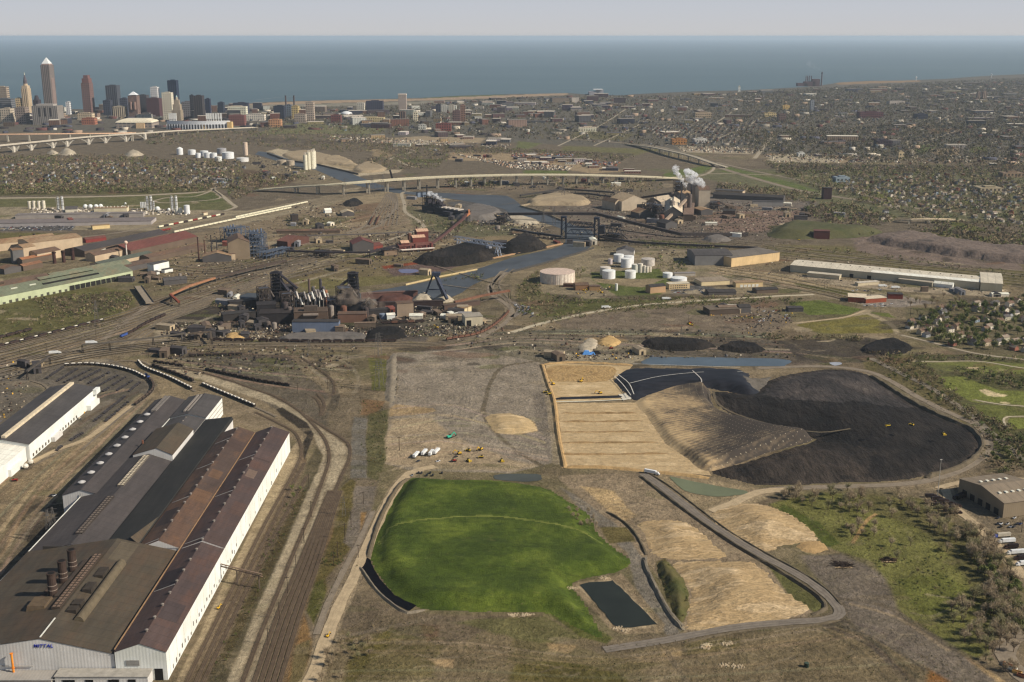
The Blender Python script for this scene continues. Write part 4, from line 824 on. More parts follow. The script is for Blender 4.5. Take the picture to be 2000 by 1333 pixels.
# ================================================================ FOREGROUND STEEL MILL
def mk(name,fn,mats,parent=None,label=None):
 mb=MB();fn(mb);o=mb.build(name,mats,parent)
 if label:o['label']=label
 return o
def num(h,a,z0=0):
 return ht(a[0],a[1],float(h[1:]),z0)if isinstance(h,str)else h
def hall(name,label,a,b,depth,h,roof='flat',rise=0,wall=(150,140,125),rf=(90,85,80),cat='building',group=None,doors=(),ridge='x',wm=None,rm=None,vents=0,over=.5,door_c=(40,36,34)):
 A_,B_=P(*a),P(*b);L=(B_-A_).length;rz=math.atan2(B_.y-A_.y,B_.x-A_.x)
 h=num(h,a);t=thing(name,label,cat,A_,rz,group)
 wm=wm or cladding(wall);rm=rm or roofing(rf,tuple(int(c*.85)for c in rf))
 if roof=='flat':
  mk('wall',lambda m:m.box(0,L,0,depth,0,h),wm,t)
  ro=mk('roof',lambda m:m.box(-over,L+over,-over,depth+over,h+.003,h+.6,bottom=True),rm,t)
 else:
  mk('wall',lambda m:m.walls(0,L,0,depth,0,h,h+rise,0,ridge),wm,t)
  ro=mk('roof',lambda m:m.roof(0,L,0,depth,h,h+rise,0,ridge,over),rm,t)
 for d in doors:
  u0,u1,dz=d[:3];z0=d[3]if len(d)>3 else 0
  mk('door',lambda m:m.box(u0*L,u1*L,-.25,.2,z0,z0+dz),plain(door_c),t)
 if vents:
  for i in range(vents):
   x=(i+.5)/vents*L;zt=h+rise+.3
   mk('roof_vent',lambda m:(m.cyl(x,depth/2,zt-.5,zt+1.0,.7,n=8),m.cyl(x,depth/2,zt+1,zt+1.7,1.2,.4,8)),plain((150,146,140)),ro)
 return t,L
WHITE_CLAD=cladding((228,220,206),(150,136,116));GREY_CLAD=cladding((196,192,186),(150,140,124))
R_RUST=roofing((80,66,58),(68,57,52),(104,77,58),1.6,'roof_rust',.4);R_PLUM=roofing((80,66,62),(68,58,56),(92,66,54),1.6,'roof_plum',.2)
R_COAL=roofing((48,47,45),(40,40,39),None,1.6,'roof_coal');R_OLIVE=roofing((78,70,58),(66,60,52),(84,68,54),1.6,'roof_olive',.4)
R_SLATE=roofing((74,68,66),(64,60,59),None,1.6,'roof_slate');R_STEEL=roofing((80,76,74),(66,63,62),None,1.6,'roof_steel');R_BRIGHT=roofing((226,220,204),(210,202,186),None,2,'roof_bright')
DARK=plain((44,40,38));BLACKP=plain((30,28,27));STEEL=plain((150,146,140),.5);PALEP=plain((206,200,188));RUST=plain((104,76,58));BROWN=plain((78,64,54))
def bay(t,x0,x1,y0,y1,ze,zr,rm,xr=None,ends=(1,1),wall=None):
 mk('wall',lambda m:m.walls(x0,x1,y0,y1,0,ze,zr,0,xr=xr),wall or GREY_CLAD,t)
 return mk('roof',lambda m:m.roof(x0,x1,y0,y1,ze+.05,zr+.05,0,'y',.35,.4,xr),rm,t)
ml=thing('steel_mill','huge multi bay steel mill with brown and charcoal roofs, nearest the camera','steel mill',(0,0,0))
X1=-229.0
rA=bay(ml,-263,X1,684,1121,21,27.2,R_PLUM,wall=WHITE_CLAD)
rB=bay(ml,-297.5,-263.9,842,1119,21,27.4,R_RUST)
rC=bay(ml,-384,-263.9,685,841,19,30.4,R_OLIVE,xr=-312)
bay(ml,-327,-298.2,842.5,1168,18.6,21.6,R_COAL,xr=-299)
rD=bay(ml,-385,-327.8,842.2,1046,17,25,R_SLATE,xr=-350)
bay(ml,-366,-327.8,1047,1122,24,31,R_OLIVE,xr=-343)
mk('roof_patch',lambda m:m.poly([(-305,850,27.75+.0),(-299,850,21.9),(-299,900,21.9),(-299,905,21.95)]),R_OLIVE,ml)
for y in(842,930,1010,1080):mk('roof_seam',lambda m:m.beam((-296,y+4,21.9),(-281.2,y+4,28.2),.5,.4),STEEL,rB)
for y in(760,842,940,1030):mk('roof_seam',lambda m:m.beam((-262,y+8,21.9),(-246.4,y+8,28.0),.5,.4),STEEL,rA)
mk('valley_gutter',lambda m:m.beam((-263.6,686,21.75),(-263.6,1118,21.75),.7,.6),plain((140,112,84)),ml)
mk('eaves_gutter',lambda m:m.beam((-384.6,686,19.3),(-384.6,1046,17.6),.6,.5),PALEP,ml)
mk('ridge_cap',lambda m:m.beam((-312,686,31.0),(-312,712,31.0),.8,.4),PALEP,ml)
def vent(x,y,z,parent,s=1.0,mm=None):
 o=mk('ridge_vent',lambda m:(m.cyl(0,0,-.6,.9*s,.75*s,n=10),m.cyl(0,0,.9*s,1.3*s,1.25*s,n=10),m.cyl(0,0,1.3*s,1.8*s,1.25*s,.3*s,10)),mm or[plain((120,112,104),.5)],parent);o.location=(x,y,z);return o
v0=vent(-246,700,27.7,rA)
for k in range(1,24):
 c=v0.copy();COL.objects.link(c);c.location=(-246,700+k*18.1,27.7)
for k in range(14):
 c=v0.copy();COL.objects.link(c);c.parent=rB;c.location=(-280.7,862+k*19.2,27.9)
for x0,x1 in((-296,-263.9),(-262.5,X1+1)):
 mk('step_gable',lambda m:m.poly([(x0,841.6,22),(x1,841.6,22),((x0+x1)/2,841.6,28.6)]),GREY_CLAD,ml)
mk('step_wall',lambda m:m.box(-372,-299,840.6,841.9,19,24),plain((58,54,50)),ml)
def lattice(x,y0,y1,z,w,n):
 def f(m):
  m.box(x-w/2,x+w/2,y0,y1,z-1.2,z+.5,0)
  for i in range(n):
   y=y0+(i+.5)*(y1-y0)/n;d=(y1-y0)/n*.3
   for sx in(-1,1):m.box(x+sx*w*.25-w*.16,x+sx*w*.25+w*.16,y-d,y+d,z+.503,z+.62,1)
 return f
def patch(x0,x1,y0,y1,xr,ze,zr,hw,c,ro):
 f=lambda x:zr+.46-abs(x-xr)/hw*(zr-ze)
 mk('roof_patch',lambda m:m.poly([(x0,y0,f(x0)),(x1,y0,f(x1)),(x1,y1,f(x1)),(x0,y1,f(x0))]),roofing(c,tuple(int(v*.88)for v in c),None,1.6),ro)
for x0,x1,y0,y1,c in[(-244,-236,985,1003,(112,94,82)),(-245,-231,1030,1034,(66,54,50)),(-240,-230,905,930,(84,66,60)),(-262,-248,770,800,(58,50,50)),(-244,-230,850,862,(78,64,60)),(-260,-250,1012,1040,(80,62,56)),(-245,-232,720,745,(70,60,58))]:patch(x0,x1,y0,y1,-246,21,27.2,17,c,rA)
for x0,x1,y0,y1,c in[(-280,-266,930,955,(100,77,60)),(-278,-268,985,1004,(96,74,58)),(-296,-284,880,915,(66,56,52)),(-280,-265,1060,1085,(76,62,56)),(-296,-283,1000,1040,(84,66,56)),(-279,-266,860,885,(92,72,60)),(-296,-286,950,972,(94,74,60))]:patch(x0,x1,y0,y1,-280.7,21,27.4,16.8,c,rB)
for x0,x1,y0,y1,c in[(-298,-270,700,712,(74,66,54)),(-308,-284,806,838,(92,82,68)),(-360,-330,820,838,(66,62,58)),(-290,-266,760,790,(88,78,62))]:patch(x0,x1,y0,y1,-312,30.4-11.4*48/48,30.4,48.1,c,rC)if x0>-312 else None
mk('skylight',lattice(-351,965,1042,25.6,6,20),[plain((96,88,78)),plain((190,176,150),.4)],rD)
mk('skylight',lattice(-351,862,940,25.6,6,18),[plain((60,54,50)),plain((104,92,80),.4)],rD)
mk('skylight',lattice(-317,726,812,31.2,6.0,22),[plain((66,56,48)),plain((118,98,82),.4)],rC)
def barrel(m):
 n=8;pr=[(3.6*math.cos(i*math.pi/n),4.4*math.sin(i*math.pi/n))for i in range(n+1)]
 for i in range(n):m.poly([(pr[i][0],0,pr[i][1]),(pr[i][0],90,pr[i][1]),(pr[i+1][0],90,pr[i+1][1]),(pr[i+1][0],0,pr[i+1][1])])
 m.poly([(p[0],0,p[1])for p in pr]);m.poly([(p[0],90,p[1])for p in reversed(pr)])
b=mk('fume_monitor',barrel,plain((92,82,66)),ml);b.location=(-297,714,26.6)
for y0,y1,zz in((722,729,31.5),(731,739,31.5),(752,764,32),(776,790,31.2)):mk('fume_shed',lambda m:m.box(-308,-301.5,y0,y1,27,zz),plain((58,52,46)),ml)
mk('fume_hood',lambda m:m.frus(-340,-325,728,746,22,30.5,.8),plain((88,74,58)),ml)
mk('fume_duct',lambda m:m.beam((-336,748,26),(-336,790,26.5),3,3),BROWN,ml)
mk('fume_wall',lambda m:m.box(-326,-323,746,806,25,30),plain((64,56,50)),ml)
for y in(752,772,791):
 def chim(m):
  m.cyl(0,0,0,14,3.5,3.0,14,0);m.cyl(0,0,14,20,3.0,3.0,14,0,cap=False)
  for z in(7,10.5):m.cyl(0,0,z,z+.5,3.35,3.35,14,1)
  m.cyl(0,0,19.4,20,3.3,3.3,14,0);m.cyl(0,0,20.01,20.05,2.4,2.4,14,2)
 c=mk('chimney',chim,[plain((62,50,44)),plain((130,116,104)),BLACKP],ml);c.location=(-329,y,25)
for k in range(25):mk('pilaster',lambda m:m.box(X1,X1+.18,690+k*17.5,690.4+k*17.5,0,20.6),plain((206,198,184)),ml)
for k in range(34):
 y=696+k*7.4 if k<26 else 905+(k-26)*24;w_=rng.choice((1.2,1.6,2.2));z_=rng.choice((1.5,3,4,5))
 mk('window',lambda m:m.box(X1-.1,X1+.16,y,y+w_,z_,z_+rng.uniform(2,3.6)),plain((92,84,74)),ml)
fc=bpy.data.curves.new('lettering','FONT');fc.body='MITTAL';fc.size=3.4;fc.extrude=.12;fc.offset=.02;fc.shear=.12;fc.align_x='CENTER';fc.space_character=1.15
tmp=bpy.data.objects.new('lettering',fc);COL.objects.link(tmp);me_=bpy.data.meshes.new_from_object(tmp.evaluated_get(bpy.context.evaluated_depsgraph_get()));bpy.data.objects.remove(tmp)
me_.materials.clear();me_.materials.append(plain((34,46,150)));so_=bpy.data.objects.new('sign_lettering',me_);COL.objects.link(so_);so_.parent=ml;so_.location=(-310,684.75,24.0);so_.rotation_euler=(R(90),0,0)
so_['label']='blue lettering reading MITTAL on the gable'
mk('louvre',lambda m:[m.box(-256+0*i,-247,683.6,683.9,11+i*.7,11.45+i*.7)for i in range(6)],plain((140,136,130)),ml)
mk('lean_to',lambda m:m.box(-300,-239,674,683.8,0,8.5),GREY_CLAD,ml);mk('lean_to_roof',lambda m:m.box(-300.5,-238.5,673.5,683.8,8.51,8.9),plain((150,144,134)),ml)
for x0,x1 in((-295,-287),(-280,-275),(-265,-258),(-252,-247)):mk('door',lambda m:m.box(x0,x1,673.7,674.2,0,6.6),BLACKP,ml)
for x0,x1 in((-237.5,-232),(-246,-241)):mk('door',lambda m:m.box(x0,x1,683.6,684.1,0,8.6),BLACKP,ml)
mk('lean_to',lambda m:(m.box(-384,-302,672,684.7,0,6.5),m.box(-384.5,-301.5,671.5,684.7,6.51,7)),cladding((150,144,136)),ml)
for k in range(9):mk('wall_panel',lambda m:m.box(-380+k*8.5,-374.5+k*8.5,671.7,672.2,.5,5.8),plain((112,108,102)),ml)
mk('wall_pipe',lambda m:(m.tube((-378,684.2,10.4),(-318,684.2,10.4),.3),m.tube((-340,671.4,7.6),(-262,671.4,8.2),.25)),STEEL,ml)
pp=thing('pipe','bright orange pipe bending down the white gable wall','pipe',(-330.5,670,0))
mk('pipe_run',lambda m:(m.tube((0,12.3,21),(0,12.3,5.5),.75,8),m.tube((0,12.3,5.5),(4.5,5,4.2),.75,8),m.tube((4.5,5,4.2),(5.5,3,3.8),.75,8),m.tube((5.5,3,3.8),(2,0,.2),.75,8)),plain((226,128,44),.5),pp)
for z in(10,20.6):mk('pipe_flange',lambda m:m.cyl(0,12.3,z,z+.5,1.1,n=10),plain((210,116,40),.5),pp)
for k,(x,y,s)in enumerate([(-322,665,1),(-300,667,.8),(-250,668,.9),(-262,666,.7),(-335,664,.8),(-240,668,.8)]):
 t=thing('site_container',['white box container by the orange pipe','white box before the first dark door','tan box beside the right hand doors','tan box between the mill doors','grey box at the left of the mill front','small grey box at the mill corner'][k],'container',(x,y,0),rng.uniform(-.1,.1))
 c=[(226,222,212),(220,214,204),(176,150,112),(180,158,124),(150,148,142),(140,136,130)][k]
 mk('body',lambda m:m.box(-3.5*s,3.5*s,-1.6,1.6,.25,3.1*s),cladding(c),t);mk('container_roof',lambda m:m.box(-3.6*s,3.6*s,-1.7,1.7,3.11*s,3.3*s),plain(tuple(int(v*.95)for v in c)),t)
cv=thing('pipe_bridge','thin rusty pipe bridge leaving the mill wall over the tracks','pipe bridge',(X1,830,0))
mk('truss',lambda m:(m.beam((0,0,12),(36,-16,11),1.2,.5),m.beam((0,0,14),(36,-16,13),1.2,.4),[m.beam((x,-x*16/36,12-x/36),(x+2.2,-(x+2.2)*16/36,14-x/36),.3,.3)for x in range(0,34,3)]),plain((120,100,84)),cv)
for x in(14,33):mk('support',lambda m:m.beam((x,-x*16/36,0),(x,-x*16/36,11.5),.8,.8),plain((96,84,74)),cv)
# --- long charcoal shed with round vents, west of the mill
e=thing('rolling_shed','long charcoal roofed shed with a row of round roof vents and a white gable','mill shed',(0,0,0))
mk('wall',lambda m:m.walls(-401,-366.6,958,1234,0,19,24.4),GREY_CLAD,e)
mk('roof',lambda m:m.roof(-401,-366.6,958,1234,19.05,24.45,0,'y',.6,.4),R_SLATE,e)
mk('clerestory',lambda m:m.box(-366.5,-365.7,962,1022,15.6,19.6),PALEP,e);mk('clerestory',lambda m:m.box(-366.5,-365.7,1126,1180,15.6,19.6),PALEP,e)
mk('clerestory',lambda m:m.box(-366.5,-365.7,1030,1044,16,20),PALEP,e)
for k in range(9):
 y=978+k*24.2
 def big(m):m.cyl(0,0,-1,1.2,2.1,n=14,mi=0);m.cyl(0,0,1.2,1.7,3.5,3.5,14,1);m.cyl(0,0,1.7,2.9,3.5,1.0,14,1)
 c=mk('round_vent',big,[plain((120,116,112)),plain((168,164,160),.5)],e);c.location=(-390.5,y,22.3)
mk('ridge_monitor',lambda m:(m.box(-389,-386.6,1180,1232,23,25.6),m.box(-385.4,-383,1180,1232,23,25.6)),plain((110,104,98)),e)
mk('chimney',lambda m:m.cyl(-366,1078,15,28,1.0,n=10),plain((110,74,58)),e)
mk('wall_duct',lambda m:(m.tube((-384,957,21),(-384,957,11),.35),m.tube((-384,957,11),(-385.5,956,10),.6)),STEEL,e)
mk('awning',lambda m:m.box(-393,-368,950,957.9,4.6,5.0),plain((120,112,104)),e)
f_=thing('rolling_shed','slate roofed shed with a white end wall behind the charcoal shed','mill shed',(0,0,0))
mk('wall',lambda m:m.walls(-365,-327.6,1170,1242,0,20.5,24.8),WHITE_CLAD,f_)
mk('roof',lambda m:m.roof(-365,-327.6,1170,1242,20.55,24.85,0,'y',.6,.4),R_STEEL,f_)
mk('wall',lambda m:m.walls(-365,-328.6,1123,1169.5,0,19,23.2),GREY_CLAD,f_);mk('roof',lambda m:m.roof(-365,-328.6,1123,1169.5,19.05,23.25,0,'y',.5,.4),R_STEEL,f_)
mk('ridge_monitor',lambda m:(m.box(-354,-352,1180,1238,22,25.2),m.box(-350,-348,1180,1238,22,25.2)),plain((128,120,112)),f_)
for k in range(5):vent(-346.3,1128+k*11,22.9,f_,.9)
for k in range(3):mk('wall_band',lambda m:m.box(-327.5,-327.2,1172,1240,5+k*5,5.6+k*5),plain((150,142,130)),f_)
# --- white sheds at the left edge
g=thing('long_shed','long slate roofed shed with a tall white wall at the left edge','mill shed',(0,0,0))
mk('wall',lambda m:m.walls(-541,-487,1096,1290,0,17,22),WHITE_CLAD,g)
mk('roof',lambda m:m.roof(-541,-487,1096,1290,17.05,22.05,0,'y',.6,.4),R_STEEL,g)
mk('ridge_monitor',lambda m:m.box(-516,-511.6,1100,1288,21,24.6),plain((196,180,152)),g)
for k in range(16):mk('window',lambda m:m.box(-487.05,-486.75,1102+k*8,1105+k*8,1.5,4.6),plain((84,76,66)),g)
mk('lean_to',lambda m:m.box(-486.9,-482,1255,1284,0,6),WHITE_CLAD,g);mk('lean_to',lambda m:m.box(-486.9,-483,1150,1172,0,5),GREY_CLAD,g)
mk('hoist_head',lambda m:m.box(-487,-482.6,1278,1290.5,12,17.8),WHITE_CLAD,g)
g2=thing('bright_shed','shed with a bright white roof at the left edge','mill shed',(0,0,0))
mk('wall',lambda m:m.walls(-545,-490,1000,1094,0,14.5,19),WHITE_CLAD,g2);mk('roof',lambda m:m.roof(-545,-490,1000,1094,14.55,19.05,0,'y',.5,.4),R_BRIGHT,g2)
mk('lean_to',lambda m:m.box(-489.9,-487,1050,1080,0,7),WHITE_CLAD,g2)
for k,y in enumerate((1083,1071)):
 t=thing('gas_tank','white round tank beside the bright roofed shed, %s one'%('rear' if k==0 else 'front'),'tank',(-481.5,y,0))
 mk('tank_shell',lambda m:m.ball(0,0,3.2,2.8,14),plain((200,192,178),.4),t,None);[mk('leg',lambda m:m.beam((2*sx,2*sy,0),(2*sx,2*sy,2.4),.3,.3),DARK,t)for sx in(-1,1)for sy in(-1,1)]
t,_=hall('pump_house','small white block with a black roof beside the mill',(50,1108),(82,1107),12,11,'flat',wall=(214,208,198),rf=(44,42,40))
t,_=hall('site_office','orange roofed hut at the foot of the white gable',(128,1020),(150,1018),10,5,'gable',1.5,(196,180,150),(176,96,62))
t,_=hall('site_office','brown brick hut beside the white gable',(131,1004),(142,1004),6,8,'flat',0,(130,84,56),(130,90,62))
t,_=hall('loading_shed','pale roofed lean-to shed by the mill pipe rack',(45,1160),(92,1100),9,5,'flat',0,(180,174,164),(196,190,180))
rk=thing('pipe_rack','brown steel pipe rack at the left edge beside the mill','pipe rack',P(8,1172))
mk('frame',lambda m:[m.beam((x,y,0),(x,y,9),.4,.4)for x in range(-18,20,6)for y in(0,5)]+[m.beam((-18,y,z),(20,y,z),.4,.4)for y in(0,5)for z in(5,9)],plain((104,92,72)),rk)
mk('pipe_run',lambda m:[m.tube((-18,y,9.4),(24,y,9.4),.3)for y in(.5,1.6,2.8,4)],plain((86,80,70)),rk)
for r_ in(ml,e,f_,g,g2,pp,cv):r_.scale=(1.013,1.013,1);r_.location=(r_.location[0]*1.013,r_.location[1]*1.013,0)
for r_ in[o for o in COL.objects if o.name.startswith(('site_container','gas_tank'))and not o.parent]:r_.location=(r_.location[0]*1.013,r_.location[1]*1.013,0)
# ================================================================ WORKS OF THE VALLEY (middle distance)
def V2(p):return Vector((p[0],p[1],0))
def back(a,b,d,u0=0.0,u1=1.0):
 A_,B_=P(*a),P(*b);t=(B_-A_).normalized();n=Vector((-t.y,t.x,0))*d
 return A_+(B_-A_)*u0+n,A_+(B_-A_)*u1+n
def hallw(name,label,A_,B_,depth,h,roof='flat',rise=0,wall=(150,140,125),rf=(90,85,80),cat='building',doors=(),ridge='x',wm=None,rm=None,vents=0,group=None,door_c=(40,36,34)):
 global P
 keep=P
 try:
  P=lambda x,y,z=0:A_ if(x,y)==(0,0)else B_
  return hall(name,label,(0,0),(1,1),depth,h,roof,rise,wall,rf,cat,group,doors,ridge,wm,rm,vents,door_c=door_c)
 finally:P=keep
GREEN_R=roofing((112,116,96),(98,102,84),(120,104,82),1.6,'roof_green',.2);GREEN_W=cladding((170,176,142),(130,124,98));TAN_R=roofing((150,128,100),(132,110,86),(120,84,60),1.6,'roof_tan',.4)
RED_R=roofing((106,66,59),(94,60,54),None,1.6,'roof_red');BRN_R=roofing((100,82,70),(84,70,60),(116,88,66),1.6,'roof_brown',.3);TAN_W=cladding((176,156,130),(120,100,80));BRN_W=cladding((96,82,70),(70,60,52));DGREY_W=cladding((84,80,78));DARK_R=roofing((66,62,60),(56,53,51),None,1.6,'roof_dark')
ga,gb=(-60,608),(260,543)
t,L=hall('green_mill','green roofed mill with a pale green wall along the rail yard',ga,gb,62,13,'gable',9,wm=GREEN_W,rm=GREEN_R,cat='mill')
for k in range(16):mk('door',lambda m:m.box(12+k*11.5,17+k*11.5,-.3,.1,0,rng.uniform(3,5)),plain((74,72,62)),t)
mk('open_bay',lambda m:m.box(L*.58,L*.985,-.35,.1,.2,8.2),plain((38,36,34)),t)
for k in range(13):mk('column',lambda m:m.box(L*.58+k*L*.0335,L*.58+k*L*.0335+.7,-.8,-.36,0,8.3),plain((150,154,122)),t)
mk('roof_slot',lambda m:m.box(L*.45,L*.8,10,14,15.5,18.4),plain((34,33,32)),t)
mk('roof_monitor',lambda m:m.roof(L*.46,L*.8,24,38,23,25.5,0,'x'),GREEN_R,t)
for u in(.16,.27,.38):mk('roof_light',lambda m:m.box(L*u,L*u+12,16,19,17.4,19.6),plain((178,178,160)),t)
A_,B_=back(ga,gb,62.8,-.1,.62)
t,L=hallw('brown_mill','brown roofed bay right behind the green mill',A_,B_,40,13,'gable',6,wm=BRN_W,rm=BRN_R,cat='mill')
mk('roof_slot',lambda m:m.box(L*.44,L*.62,9,14,16,19),plain((70,58,46)),t)
A_,B_=back(ga,gb,62.9,.63,1.15)
t,L=hallw('green_mill','smaller green roofed bay at the far end of the green mill',A_,B_,34,12,'gable',6,wm=DGREY_W,rm=GREEN_R,cat='mill')
for i,(x,yb,yt)in enumerate([(107,515,492),(125,513,490),(143,508,486)]):
 c=thing('smokestack',['dark rusty stack behind the green mill, left of three','dark rusty stack behind the green mill, middle of three','dark rusty stack behind the green mill, right of three'][i],'smokestack',P(x,yb),0,'stacks on the green mill')
 hh=ht(x,yb,yt);mk('shaft',lambda m:m.cyl(0,0,0,hh,3.4,3.0,12),plain((66,46,42)),c);mk('cap_ring',lambda m:m.cyl(0,0,hh-3,hh-.6,4.0,4.0,12),plain((52,38,36)),c)
